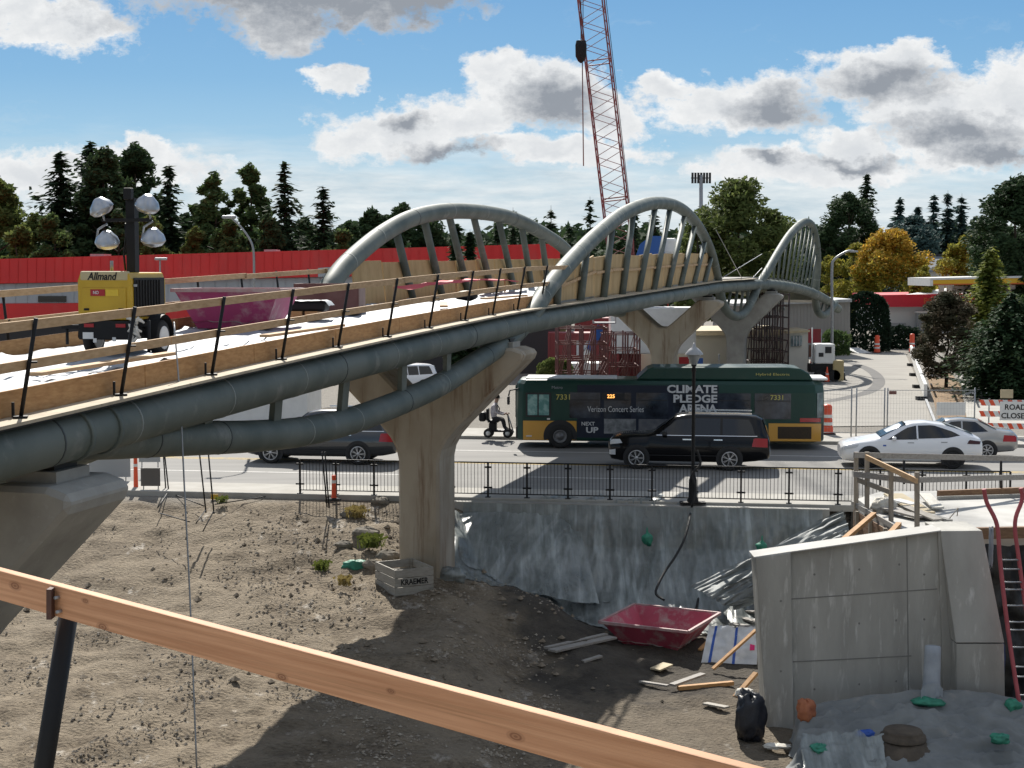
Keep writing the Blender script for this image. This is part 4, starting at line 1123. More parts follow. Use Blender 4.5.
MB().beam(at(858, 480, 38.4), at(890, 492, 36.3), .05, .12).build('rail_board', ['stake'], g, world=True)
for (x, yt, yb, Y) in ((904, 460, 484, 40.2), (1001, 459, 490, 40.8)):
    MB().cyl(at(x, yb, Y), at(x, yt, Y), .035, n=8).build('post', ['black'], g, world=True)
g = thing('edge_formwork', 'brown plank formwork with orange raking braces holding the slab edge above the wall', 'formwork', sl(880, 540))
MB().beam(at(852, 503, 39.0), at(912, 537, 33.6), .05, .12).build('top_board', ['plank_old'], g, world=True)
mb = MB()
A0, A1 = at(854, 512, 38.8), at(908, 545, 33.7)
for k in range(5): mb.beam(A0 - Vector((0, 0, .13 * k)), A1 - Vector((0, 0, .13 * k)), .04, .12)
mb.build('form_planks', ['rust_wood'], g, world=True)
for k in range(4): MB().beam(A0.lerp(A1, .1 + k * .27) + Vector((-.05, -.05, .1)), A0.lerp(A1, .1 + k * .27) + Vector((-.05, -.05, -.8)), .09, .09, up=(0, 1, 0)).build('stud', ['stake'], g, world=True)
MB().beam(at(840, 543, 34.6), at(874, 514, 36.6), .12, .09).build('brace', ['formboard'], g, world=True)
MB().beam(at(880, 545, 33.4), at(899, 524, 34.6), .12, .09).build('brace', ['formboard'], g, world=True)
M['cream'] = mat('cream board', (.55, .46, .30), .8, (.46, .38, .25), 2)
# pile of scrap on the slab
scrap = [((893, 494), (925, 513), .5, .04, 'cream', 'cream sheet of board on the scrap pile'), ((885, 508), (920, 517), .3, .05, 'plank_old', 'grey board at the left of the scrap pile'),
         ((905, 506), (938, 520), .25, .04, 'crate_wood', 'long grey board across the scrap pile'), ((918, 512), (950, 521), .14, .07, 'concrete', 'pale square timber at the right end of the scrap pile'),
         ((896, 500), (915, 505), .3, .06, 'white', 'white foam offcut on the scrap pile'), ((925, 494), (938, 508), .3, .04, 'cloth', 'pale paper sack standing on the scrap pile')]
for k, (a_, b_, w_, h_, mn, lb) in enumerate(scrap):
    pa = sl(*a_, ZS + .08 + .05 * (k % 3)); pb = sl(*b_, ZS + .1)
    o = MB().beam(pa, pb, w_, h_).build('scrap_board', [mn], loc=(pa + pb) / 2); tag(o, lb + ' behind the timber stakes', 'scrap')
sack(sl(884, 506, ZS + .15), .3, .22, .22, 'tan paper sack slumped at the left end of the scrap pile', nm='paper_sack', mname='cloth')
wp = cat([sl(948, 520, ZS + .05), sl(955, 512, ZS + .25), sl(958, 508, ZS + .3), sl(957, 516, ZS + .1)], 5)
o = MB().tube(wp, .012, 5).build('wire_loop', ['stake'], loc=wp[0]); tag(o, 'bent wire loop sticking out of the right end of the scrap pile', 'wire')

# red ladder with curved rails
g = thing('site_ladder', 'red access ladder with curved handrails beside the abutment wall', 'ladder', gnd(1018, 715, PIT))
M['ladder_red'] = mat('worn red ladder paint', (.42, .09, .10), .55, (.34, .06, .07), 3)
la = [at(984, 489, 31.4), at(987, 503, 31.4), at(997, 525, 31.3), at(1000, 560, 31.2), at(1008, 630, 30.9), at(1021, 715, 30.5)]
lb_ = [at(1021, 488, 31.9), at(1022, 500, 31.9), at(1015, 523, 31.8), at(1019, 560, 31.7), at(1029, 630, 31.4), at(1043, 715, 31.0)]
for q in (la, lb_): MB().tube(cat(q, 6), .045, 8).build('rail', ['ladder_red'], g, world=True)
da = cat(la[3:], 10); db = cat(lb_[3:], 10)
for k in range(12):
    i = int((k + .5) / 12 * (len(da) - 1)); MB().cyl(da[i], db[i], .018, n=6).build('rung', ['galv'], g, world=True)
M['net'] = mat('black debris netting', (.014, .015, .017), .55, (.03, .032, .035), 4, bump=.5)
def nf(u, v):
    p = at(lerp(985, 1060, u), lerp(545, 720, v), 33.2); p.y += .3 * fbm((u * 5, v * 5, 0), 4); return p
o = MB().grid(nf, 30, 40).build('debris_netting', ['net'], loc=at(1010, 700, 33.2)); tag(o, 'black debris netting hanging behind the red ladder', 'netting')
sack(at(1012, 706, 30.3), .18, .15, .14, 'small green sandbag at the foot of the red ladder')
sack(at(1000, 665, 32.4), .12, .1, .45, 'dark blue cloth hanging beside the abutment wall and the red ladder', nm='cloth_bundle', mname=mat('navy cloth', (.02, .035, .11), .8))
sack(at(991, 548, 32.6), .05, .08, .4, 'white plastic strip hanging at the right corner of the abutment wall', nm='plastic_strip', mname='sheet', pw_=.4)

# tarp in front of the wall
M['tarp'] = mat('grey blue geotextile', (.22, .23, .225), .8, (.16, .17, .17), 1.0, c3=(.26, .25, .23), scale3=1.6, p3=(.58, .72), bump=.5, bscale=7)
def tf(u, v):
    top_ = lerp(692, 700, u); bot = 800
    top_ = pw([(0, 712), (.12, 702), (.3, 696), (.5, 689), (.7, 693), (1, 712)], u)
    p = at(lerp(790, 1075, u) + 10 * fbm((v * 4, 0, 5)), lerp(top_, bot, v), lerp(31.15 - .7 * u, 28.2, v))
    p.z += (.17 * ridg((u * 3.2 + v * 2, v * 4, 3)) + .09 * ridg((u * 7 - v * 4, v * 7, 6)) - .09) * min(1, v * 6 + .25)
    e_ = sstep(0, .035, u); p.z = lerp(PIT + .02, max(p.z, PIT + .05), e_); return p
o = MB().grid(tf, 130, 90).build('tarpaulin', ['tarp'], loc=gnd(900, 730, PIT)); tag(o, 'wrinkled grey blue tarpaulin covering the ground in front of the abutment wall', 'tarpaulin')
def tf2(u, v):
    p = at(lerp(802, 885, u) + 8 * fbm((v * 3, 1, 1)), lerp(739 + 6 * fbm((u * 4, 0, 2)), 800, v), lerp(29.6, 28.0, v)); p.z += .08 + .08 * ridg((u * 3, v * 4, 8)) - .1 * abs(u - .5); return p
o = MB().grid(tf2, 40, 30).build('plastic_sheeting', ['plastic'], loc=gnd(850, 760, PIT)); tag(o, 'pale plastic sheet on the tarpaulin at the bottom edge left of the muddy lid', 'plastic')
mp = at(903, 746, 29.6)
g = thing('manhole', 'mud covered round manhole lid poking through the tarpaulin', 'manhole', (mp.x, mp.y, mp.z - .12))
M['mud'] = mat('brown mud', (.12, .095, .07), .95, (.075, .06, .045), 4, bump=.7)
MB().grid(lambda u, v: Vector((math.cos(u * 6.283) * .72 * v, math.sin(u * 6.283) * .6 * v, .34 * (1 - v ** 2.5) + .05 * fbm((u * 6.28 * 0 + math.cos(u * 6.283) * 2 * v, math.sin(u * 6.283) * 2 * v, 3), 4))), 30, 12).build('mud_mound', ['mud'], g)
MB().lathe((0, .02, .36), [(0, .09), (.36, .085), (.38, .05), (.38, 0), (.44, -.02), (.45, -.1)], 26).build('lid', ['mud'], g)
sack(at(866, 735, 29.9), .2, .08, .1, 'blue cloth scrap beside the muddy manhole lid', nm='cloth_scrap', mname='blue')
sack(at(806, 711, 30.6), .19, .18, .24, 'orange brown round bag on the left end of the tarpaulin', nm='round_bag', mname=mat('orange brown sacking', (.45, .16, .07), .7, (.36, .12, .06), 5, bump=.3))
sack(at(820, 748, 29.35), .2, .26, .08, 'pale green sandbag flat on the tarpaulin near the bottom edge')
sack(at(929, 702, 30.45), .34, .15, .09, 'bright green sandbag under the white roll', rz=-.3)
sack(at(1000, 739, 29.2), .2, .13, .1, 'faded green sandbag on the tarpaulin at the right edge of the view')
rp = at(931, 699, 30.65)
g = thing('sheet_roll', 'upright white roll of sheeting leaning on the abutment wall', 'roll', rp)
MB().lathe((0, 0, 0), [(0, .0), (.19, .02), (.2, .1), (.17, .35), (.165, .9), (.16, 1.06), (.1, 1.08), (.09, 1.0), (0, 1.0)], 18, axis=(.06, .16, 1)).build('roll_body', ['sheet'], g)
MB().grid(lambda u, v: Vector((-.25 + .45 * u, -.16 + .05 * math.sin(u * 9), .38 * (1 - v) * (.6 + .4 * math.sin(u * 3)))) , 10, 4).build('loose_end', ['sheet'], g)
sack(gnd(750, 741, PIT + .02) + Vector((0, 0, .48)), .32, .28, .52, 'black rubbish bag standing at the left foot of the abutment wall', nm='rubbish_bag', pw_=.35, mname=mat('black bag', (.010, .012, .018), .45, (.02, .022, .03), 6, bump=.5))
sack(gnd(744, 700, PIT + .6) + Vector((0, 0, .15)), .2, .14, .1, 'white crumpled cloth on top of the black rubbish bag', nm='cloth_scrap', mname='cloth')
sack(gnd(777, 746, PIT + .1), .3, .14, .05, 'cream crumpled cloth on the dirt between the black bag and the tarpaulin', nm='cloth_scrap', mname='cloth')

# ================================================================== FOREGROUND RAIL ON THE VIEWING PLATFORM
g = thing('foreground_rail', 'orange timber hand rail clipped to a black pipe post close in front of the view', 'railing', (-1.1, 3.7, 5.2))
M['fir'] = mat('fresh orange fir', (.70, .365, .195), .7, (.52, .245, .118), 1.5, stretch=(1.2, 1.2, 60), p=(.36, .64), detail=8, c3=(.40, .20, .09), scale3=1.0, stretch3=(.9, .9, 90), p3=(.55, .72), bump=.15, bscale=4)
a = at(0, 583.5, 3.85); bq = at(755, 791, 2.42); d = (bq - a)
a2 = a - d * .5; b2 = bq + d * .25
MB().beam(a2, b2, .028, .076, bev=.003).build('hand_rail', ['fir'], g, world=True)
for (x_, y_) in ((60, 597), (62, 611), (700, 772)):
    Yk = 1 / lerp(1 / 3.85, 1 / 2.42, x_ / 755); q_ = at(x_, y_, Yk - .02); MB().cyl(q_, q_ + Vector((-.01, -.012, 0)), .004, n=8).build('nail_head', ['galv'], g, world=True)
# knots in the board: a few rings of darker wood at fixed places
m = M['fir']; t = NT(m.node_tree); b_ = t.n['Principled BSDF']; lk = b_.inputs['Base Color'].links[0].from_socket
tc_ = t.new('ShaderNodeTexCoord').outputs['Object']; cur_ = lk
dz_ = d.normalized(); up_ = Vector((0, 0, 1)) - dz_ * dz_.z; up_.normalize(); fn_ = dz_.cross(up_)
for (kx, ky, kr) in ((107, 626, .012), (286, 676, .010), (90, 600, .008), (520, 735, .011), (20, 585, .014), (395, 690, .007), (610, 775, .012)):
    kq = (kx - 0) / 755; Yk = 1 / lerp(1 / 3.85, 1 / 2.42, kq); pk = at(kx, ky, Yk) - g.location
    sep = t.new('ShaderNodeVectorMath', operation='SUBTRACT'); t.link(tc_, sep.inputs[0]); sep.inputs[1].default_value = pk
    da_ = t.new('ShaderNodeVectorMath', operation='DOT_PRODUCT'); t.link(sep.outputs[0], da_.inputs[0]); da_.inputs[1].default_value = dz_ * (.45 / kr)
    db_ = t.new('ShaderNodeVectorMath', operation='DOT_PRODUCT'); t.link(sep.outputs[0], db_.inputs[0]); db_.inputs[1].default_value = up_ * (1 / kr)
    r2 = t.math('SQRT', t.math('ADD', t.math('POWER', da_.outputs['Value'], 2.0), t.math('POWER', db_.outputs['Value'], 2.0)))
    f_ = t.math('MULTIPLY', t.ramp(r2, .55, 1.0, (1, 1, 1), (0, 0, 0)), t.math('ADD', .62, t.math('MULTIPLY', t.math('SINE', t.math('MULTIPLY', r2, 16.0)), .22)))
    cur_ = t.mix(f_, cur_, (.20, .075, .03))
t.link(cur_, b_.inputs['Base Color'])
pp = at(70, 606, 3.72)
dn = Vector((0, 0, 1))
lo = at(40, 790, 3.72)
MB().cyl(at(70, 606, 3.78), lo + (lo - at(70, 606, 3.78)) * .6, .024, n=14).build('post', ['black'], g, world=True)
MB().beam(at(51, 588, 3.66), at(51, 618, 3.66), .036, .012, up=(1, 0, 0)).build('clip', [mat('rusty bracket', (.13, .06, .04), .7, (.08, .04, .03), 20)], g, world=True)
for (x, y) in ((107, 625), (286, 668)):
    pass
mb = MB()
dd = Vector((d.x, d.y, 0)).normalized(); pn = Vector((dd.y, -dd.x, 0))
c0 = Vector((a.x, a.y, 0)); 
base = [c0 - dd * 4 + pn * .02, c0 + dd * 5 + pn * .02, c0 + dd * 5 + pn * 4, c0 - dd * 4 + pn * 4]
mb.add([Vector((p.x, p.y, 5.1)) for p in base] + [Vector((p.x, p.y, 4.85)) for p in base], [(0, 1, 2, 3), (7, 6, 5, 4), (0, 4, 5, 1), (1, 5, 6, 2), (2, 6, 7, 3), (3, 7, 4, 0)])
o = mb.build('viewing_platform', ['concrete'], loc=(c0.x, c0.y, 4.85)); tag(o, 'concrete platform edge under the foreground rail', 'platform')
# ================================================================== VEHICLES
M['car_black'] = mat('black car paint', (.004, .004, .005), .18, coat=.25, spec=.25)
M['car_grey'] = mat('dark grey car paint', (.05, .052, .055), .3, coat=1.0, metal=.3)
M['car_white'] = mat('white car paint', (.86, .87, .89), .25, coat=.6)
M['car_silver'] = mat('silver car paint', (.42, .41, .39), .28, coat=1.0, metal=.55)
M['trim'] = mat('black trim', (.02, .02, .022), .6)
M['lamp_red'] = mat('red lamp lens', (.40, .01, .015), .2, spec=.7)
M['lamp_clear'] = mat('clear lamp lens', (.62, .64, .66), .12, spec=.8)
M['skin'] = mat('skin', (.42, .26, .19), .6)

def car(label, loc, rz, paint, st_, wheels, rw, glass, name='parked_car', cat_='car', group=None, extras=None, rim='alloy', screen=None, rear=None):
    """st_: stations (x, z_bottom, z_belt, z_top, w_sill, w_belt, w_top); front of the car at x=0, camera side is -y"""
    g = thing(name, label, cat_, loc, rz, group)
    def ring(s):
        x, zb, zm, zt_, ws, wm, wt = s
        half = [(ws * .86, zb), (ws, zb + .12), (max(ws, wm) + .012, lerp(zb, zm, .55)), (wm, zm), (lerp(wm, wt, .06), zm + .02 * (1 if zt_ - zm > .1 else .3)), (wt, lerp(zm, zt_, .88)), (wt * .93, lerp(zm, zt_, .97)), (wt * .55, zt_ + .012)]
        return [Vector((x, -y, z)) for y, z in half] + [Vector((x, y, z)) for y, z in half[::-1]]
    # refine stations so that the skin bends smoothly
    fine_ = []
    for i in range(len(st_) - 1):
        for k in range(3):
            fine_.append(tuple(lerp(a, b, k / 3) for a, b in zip(st_[i], st_[i + 1])))
    fine_.append(st_[-1])
    MB().loft([ring(s) for s in fine_], 0, smooth=True).build('body', [paint], g, bevel=0)
    def side(x, z):
        for a, b in zip(st_, st_[1:]):
            if a[0] <= x <= b[0]:
                k = (x - a[0]) / (b[0] - a[0]); s = tuple(lerp(p, q, k) for p, q in zip(a, b)); break
        else: s = st_[-1]
        _, zb, zm, zt_, ws, wm, wt = s
        if z <= zm: return lerp(max(ws, wm) + .012, wm, max(0, (z - lerp(zb, zm, .55)) / (zm - lerp(zb, zm, .55) + 1e-6)))
        return lerp(wm, wt, min(1, (z - zm) / (max(.02, zt_ - zm) * .88)))
    def patch(poly, nm, mn, off=.007, sgn=-1):
        # fan of thin quads between lower and upper edge, following the body side
        xs_ = sorted({p[0] for p in poly}); lo = []; hi = []
        n_ = 10; x0, x1 = xs_[0], xs_[-1]
        for k in range(n_ + 1):
            x = lerp(x0 + 1e-4, x1 - 1e-4, k / n_); zs = []
            for (ax, az), (bx, bz) in zip(poly, poly[1:] + poly[:1]):
                if (ax - x) * (bx - x) <= 0 and ax != bx: zs.append(lerp(az, bz, (x - ax) / (bx - ax)))
            lo.append((x, min(zs))); hi.append((x, max(zs)))
        rows = [[(x, lerp(a[1], b[1], q / 4)) for (x, _), a, b in zip(lo, lo, hi)] for q in range(5)]
        vs = [Vector((x, sgn * (side(x, z) + off), z)) for r in rows for x, z in r]
        w_ = n_ + 1
        return MB().add(vs, [(j * w_ + i, j * w_ + i + 1, (j + 1) * w_ + i + 1, (j + 1) * w_ + i) for j in range(4) for i in range(n_)], 0, True).build(nm, [mn], g)
    for poly in glass:
        for sgn in (-1, 1): patch(poly, 'window', 'glass_dark', sgn=sgn)
    for x in wheels:
        for sgn in (-1, 1):
            w0 = side(x, rw) ; y = sgn * (w0 - .10)
            c = Vector((x, sgn * (w0 + .006), rw + .01))
            ar = rw * 1.17
            MB().add([c] + [c + Vector((math.cos(a) * ar, 0, max(-rw * .62, math.sin(a) * ar))) for a in [k * math.pi / 16 for k in range(-6, 23)]], [(0, i, i + 1) for i in range(1, 29)]).build('wheel_arch', ['trim'], g)
            wo = MB().lathe((x, y, rw), [(rw * .68, -.11), (rw * .93, -.115), (rw, -.08), (rw, .08), (rw * .93, .115), (rw * .68, .11), (rw * .68, -.11)], 26, axis=(0, sgn, 0)).build('wheel', ['rubber'], g)
            hub = Vector((x, y + sgn * .10, rw))
            mb = MB().lathe(hub, [(rw * .68, -.02), (rw * .70, .022), (rw * .62, .022), (rw * .60, -.03)], 26, axis=(0, sgn, 0))
            for k in range(7):
                a = k * 2 * math.pi / 7
                for da_ in (-.11, .11): mb.beam(hub + Vector((math.cos(a) * rw * .12, sgn * .018, math.sin(a) * rw * .12)), hub + Vector((math.cos(a + da_) * rw * .64, sgn * .012, math.sin(a + da_) * rw * .64)), .016, .036, up=(0, 1, 0))
            mb.lathe(hub, [(0, .03), (rw * .15, .03), (rw * .17, 0)], 14, axis=(0, sgn, 0)); mb.build('rim', [rim], wo)
            MB().lathe(hub, [(0, -.03), (rw * .66, -.03)], 20, axis=(0, sgn, 0)).build('brake_disc', ['trim'], wo)
    if screen:
        for nm, (xa, za, wa, xb, zb_, wb_) in screen.items():
            o_ = Vector((-.02 if nm == 'windshield' else .03, 0, .02))
            MB().add([Vector((xa, -wa, za)) + o_, Vector((xa, wa, za)) + o_, Vector((xb, wb_, zb_)) + o_, Vector((xb, -wb_, zb_)) + o_], [(0, 1, 2, 3)]).build(nm, ['glass_mid' if nm != 'windshield' else 'glass_dark'], g)
    if extras: extras(g, side, patch)
    return g

ST_SUV = [(0, .48, .92, .98, .78, .80, .70), (.10, .34, 1.02, 1.10, .92, .92, .80), (.45, .28, 1.10, 1.18, 1.0, .97, .86), (1.35, .28, 1.14, 1.22, 1.0, .98, .88), (1.55, .28, 1.16, 1.27, 1.0, .98, .88),
          (2.35, .28, 1.18, 1.86, 1.0, .98, .74), (2.75, .28, 1.18, 1.93, 1.0, .98, .74), (4.5, .28, 1.20, 1.93, 1.0, .97, .73), (5.15, .34, 1.20, 1.89, .99, .95, .72), (5.36, .38, 1.18, 1.80, .97, .93, .72), (5.56, .42, 1.14, 1.25, .93, .90, .80), (5.63, .50, 1.0, 1.05, .88, .86, .80)]
GL_SUV = [[(1.80, 1.26), (2.42, 1.76), (2.98, 1.81), (2.98, 1.24)], [(3.05, 1.24), (3.05, 1.81), (3.92, 1.81), (3.92, 1.24)], [(4.0, 1.25), (4.0, 1.81), (4.95, 1.78), (5.12, 1.27)]]
def suv_x(g, side, patch):
    patch([(1.70, 1.205), (1.70, 1.225), (5.2, 1.235), (5.2, 1.215)], 'belt_trim', 'chrome', .010)
    patch([(.9, .50), (.9, .525), (4.3, .535), (4.3, .51)], 'side_step', 'trim', .02)
    patch([(.06, .86), (.06, 1.04), (.42, 1.06), (.5, .92)], 'headlight', 'lamp_clear', .012); patch([(.03, .50), (.03, .66), (.26, .7), (.26, .5)], 'fog_lamp', 'lamp_clear', .014)
    patch([(5.02, .86), (5.08, 1.16), (5.56, 1.14), (5.56, .84)], 'tail_light', 'lamp_red', .014)
    patch([(2.62, 1.06), (2.62, 1.10), (2.92, 1.10), (2.92, 1.06)], 'door_handle', 'chrome', .02); patch([(3.7, 1.06), (3.7, 1.10), (4.0, 1.10), (4.0, 1.06)], 'door_handle', 'chrome', .02)
    MB().box((1.98, -1.10, 1.30), (.16, .24, .17), bev=.04).build('wing_mirror', ['trim'], g)
    MB().add([Vector((5.40, -.74, 1.30)), Vector((5.40, .74, 1.30)), Vector((5.33, .66, 1.74)), Vector((5.33, -.66, 1.74))], [(0, 1, 2, 3)]).build('rear_window', ['glass_mid'], g) if False else None
    for y in (-.62, .62): MB().beam((2.8, y, 1.985), (5.0, y, 1.98), .05, .05).build('roof_rail', ['chrome'], g)
    MB().box((5.62, 0, .62), (.08, 1.6, .16), bev=.03).build('bumper', ['galv'], g)
    MB().box((.02, 0, .72), (.06, 1.25, .34), bev=.02).build('grille', ['chrome'], g)
SC_SUV = {'windshield': (1.62, 1.30, .80, 2.33, 1.83, .66), 'rear_window': (5.53, 1.27, .78, 5.37, 1.78, .68)}
c0 = road(5.05, 8.6, 0)
p = gnd(608, 468.5, 0)
suv = car('glossy black suv with chrome belt line driving in front of the bus', (p.x, p.y, 0), R(-9), 'car_black', ST_SUV, (1.0, 4.25), .40, GL_SUV, 'suv', 'suv', extras=suv_x, screen=SC_SUV)
suv.location = Vector((p.x, p.y, 0)) + Matrix.Rotation(R(-9), 3, 'Z') @ Vector((0, 1.0, 0))
p = gnd(262, 462, 0)
suv2 = car('dark grey suv partly hidden behind the pier and the lower bridge tube', (0, 0, 0), R(-8), 'car_grey', ST_SUV, (1.0, 4.25), .40, GL_SUV, 'suv', 'suv', extras=suv_x, screen=SC_SUV)
suv2.location = gnd(244, 463, 0) + Matrix.Rotation(R(-8), 3, 'Z') @ Vector((0, 1.0, 0))

# white fastback car
ST_W = [(0, .34, .66, .72, .60, .62, .5), (.10, .24, .74, .80, .84, .82, .70), (.45, .22, .84, .90, .95, .90, .78), (1.0, .22, .92, 1.0, .965, .92, .80), (1.35, .22, .96, 1.07, .965, .92, .80), (2.0, .22, 1.0, 1.42, .965, .92, .66), (2.45, .22, 1.02, 1.58, .965, .91, .62), (2.95, .22, 1.04, 1.62, .965, .91, .61), (3.55, .22, 1.07, 1.55, .965, .91, .61), (4.2, .24, 1.10, 1.36, .96, .89, .64), (4.62, .3, 1.10, 1.18, .92, .84, .68), (4.82, .36, 1.02, 1.08, .86, .78, .68), (4.90, .45, .9, .94, .78, .72, .64)]
GL_W = [[(1.62, 1.02), (2.3, 1.42), (2.62, 1.50), (2.62, 1.06)], [(2.68, 1.06), (2.68, 1.50), (3.2, 1.52), (3.9, 1.30), (4.12, 1.18), (3.7, 1.10)]]
def w_x(g, side, patch):
    patch([(.06, .62), (.06, .70), (.62, .84), (.55, .72)], 'headlight', 'lamp_clear', .012)
    patch([(4.35, .90), (4.42, 1.04), (4.84, .98), (4.80, .88)], 'tail_light', mat('dark tail lamp', (.06, .02, .025), .2), .012)
    patch([(4.5, .30), (4.6, .44), (4.86, .50), (4.86, .34)], 'rear_valance', 'trim', .012)
    patch([(2.3, .90), (2.3, .93), (2.52, .93), (2.52, .90)], 'door_handle', 'galv', .01); patch([(3.45, .93), (3.45, .96), (3.67, .96), (3.67, .93)], 'door_handle', 'galv', .01)
    patch([(1.45, .78), (1.45, .83), (1.56, .83), (1.56, .78)], 'repeater', 'blue', .01)
    MB().box((1.83, -.99, 1.06), (.14, .2, .13), bev=.04).build('wing_mirror', ['car_white'], g)
    patch([(1.55, 1.005), (1.62, 1.035), (2.66, 1.055), (2.66, 1.035)], 'belt_trim', 'trim', .009)
SC_W = {'windshield': (1.38, 1.08, .78, 2.3, 1.53, .56), 'rear_window': (4.55, 1.20, .66, 3.6, 1.55, .54)}
cw_ = car('shiny white fastback car driving on the road behind the timber stakes', (0, 0, 0), R(-7), 'car_white', ST_W, (.98, 3.86), .36, GL_W, 'white_car', 'car', extras=w_x, screen=SC_W, rim='trim')
cw_.location = gnd(841, 467.5, 0) + Matrix.Rotation(R(-7), 3, 'Z') @ Vector((0, .96, 0))
ST_S = [(0, .34, .62, .66, .6, .6, .5), (.12, .22, .70, .76, .84, .8, .68), (1.2, .2, .86, .92, .89, .86, .76), (1.5, .2, .9, .98, .89, .86, .76), (2.2, .2, .93, 1.40, .89, .86, .58), (2.7, .2, .94, 1.45, .89, .86, .57), (3.3, .2, .96, 1.42, .89, .86, .57), (4.0, .24, .98, 1.08, .88, .84, .70), (4.6, .3, .96, 1.02, .86, .8, .68), (4.75, .4, .8, .86, .78, .74, .66)]
GL_S = [[(1.85, .96), (2.35, 1.34), (2.72, 1.37), (2.72, .97)], [(2.78, .97), (2.78, 1.37), (3.25, 1.35), (3.68, 1.02)]]
def s_x(g, side, patch):
    patch([(4.2, .66), (4.25, .90), (4.7, .88), (4.7, .66)], 'tail_light', 'lamp_red', .012); patch([(.08, .52), (.08, .66), (.5, .7), (.5, .56)], 'headlight', 'lamp_clear', .012)
cs = car('silver saloon car half hidden behind the white fastback car', (0, 0, 0), R(-10), 'car_silver', ST_S, (.9, 3.65), .32, GL_S, 'silver_car', 'car', extras=s_x, screen={'windshield': (1.53, .99, .74, 2.18, 1.39, .54), 'rear_window': (3.97, 1.07, .68, 3.34, 1.41, .52)})
cs.location = gnd(886, 457, 0) + Matrix.Rotation(R(-10), 3, 'Z') @ Vector((0, .9, 0))
# white pickup on the lot behind the bridge
wp_ = car('white suv seen through the gap between the two bridge tubes', (0, 0, 0), R(28), 'car_white', ST_SUV, (1.0, 4.25), .42, GL_SUV, 'suv', 'suv', extras=None, screen=SC_SUV)
wp_.location = gnd(366, 394, 0); wp_.scale = (.74, .9, .85)

# ---------------------------------------------------------------- bus
p = gnd(515, 448, 0)
bus = thing('city_bus', 'dark green and yellow city bus with a concert advertisement along its side', 'bus', (p.x, p.y, 0), R(-4))
L = 12.1; Wb = 2.55
M['bus_green'] = mat('dark green bus paint', (.012, .052, .040), .4, (.010, .044, .034), 1, coat=.12, spec=.3)
M['bus_navy'] = mat('navy advert wrap', (.012, .018, .034), .45, (.016, .022, .042), 1, coat=.05, spec=.3)
M['bus_yellow'] = mat('bus yellow paint', (.60, .30, .03), .35, coat=.5)
M['bus_glass'] = mat('bus window glass', (.008, .010, .016), .10, (.06, .075, .10), 1.2, spec=.6)
M['white_print'] = mat('white print', (.62, .63, .64), .6)
M['grey_print'] = mat('grey print', (.28, .30, .33), .6)
plan = [(.0, .5), (.10, .18), (.30, 0), (L - .40, 0), (L, .55), (L, Wb - .3), (L - .15, Wb), (.30, Wb), (.10, Wb - .18), (.0, Wb - .5)]
def bring(z, ins): return [Vector((lerp(x, L / 2, ins / (L / 2)), lerp(y, Wb / 2, ins / (Wb / 2)), z)) for x, y in plan]
MB().loft([bring(.32, .03), bring(.42, 0), bring(1.2, 0), bring(2.3, .015), bring(2.62, .05), bring(2.76, .16), bring(2.80, .35)], 0, smooth=False).build('body', ['bus_green'], bus, bevel=.03)
prof = [(4.75, 2.79), (5.2, 3.22), (5.4, 3.30), (10.6, 3.33), (11.1, 3.28), (11.45, 3.08), (11.62, 2.79)]
MB().prism(prof, lambda u, v, w: Vector((u, .16 + w, v)), Wb - .32).build('roof_pod', ['bus_green'], bus, bevel=.06)
MB().box((11.75, Wb / 2, 2.84), (.9, 1.9, .10), bev=.04).build('rear_hatch', ['white'], bus)
MB().box((2.2, Wb / 2, 2.815), (3.6, 1.7, .05), bev=.02).build('roof_panel', ['white'], bus)
def bp(nm, x0, x1, z0, z1, mn, off=.008, parent=bus):
    return MB().box(((x0 + x1) / 2, -off / 2 - .001, (z0 + z1) / 2), (x1 - x0, off, z1 - z0)).build(nm, [mn], parent)
bp('advert_wrap', 2.45, 7.95, .45, 2.58, 'bus_navy', .006); bp('skirt_panel', .32, 2.42, .34, 1.12, 'bus_yellow', .010); bp('rear_skirt_panel', 9.9, 11.92, .36, 1.08, 'bus_yellow', .010)
bp('engine_grille', 10.25, 11.55, .46, .95, mat('brown black grille', (.05, .03, .012), .7, (.03, .02, .01), 30), .016)
MB().box((.07, Wb / 2, .62), (.12, Wb - .5, .5), bev=.04).build('front_bumper', ['trim'], bus)
MB().add([Vector((.02, .46, .85)), Vector((.28, .02, .85)), Vector((.28, .02, 1.12)), Vector((.02, .46, 1.12))], [(0, 1, 2, 3)]).build('headlight', ['lamp_clear'], bus); bpn = bus.children if False else None
MB().box((-.012, Wb / 2, 1.85), (.02, Wb - 1.1, 1.3)).build('windshield', ['glass_dark'], bus)
fw = bp('window', .42, 1.42, 1.28, 2.26, 'trim', .012)
M['teal_reflection'] = mat('painted teal reflection', (.10, .26, .25), .12, (.28, .46, .44), 3.5, spec=.7, p=(.42, .6))  # teal mottling paints a reflection into the driver window glass
for x0, x1 in ((.50, .88), (.94, 1.34)): MB().box(((x0 + x1) / 2, -.019, 1.77), (x1 - x0, .008, .84)).build('pane', ['teal_reflection'], fw)
xw = 2.2
for x0, x1 in ((2.15, 3.35), (3.5, 4.55), (4.75, 6.0), (6.2, 7.5), (7.9, 9.2), (9.35, 10.75)):
    wf = bp('window', x0, x1, 1.25, 2.28, 'bus_glass', .014)
    MB().box(((x0 + x1) / 2, -.018, 1.98), (x1 - x0 - .08, .008, .03)).build('frame', ['trim'], wf)
bp('display_box', 3.40, 4.30, 2.0, 2.26, 'trim', .022)
M['led'] = mat('amber display', (.2, .06, .01), .5, emit=(1, .42, .10), estr=1.6)
bus.scale = (1, 1, .97)
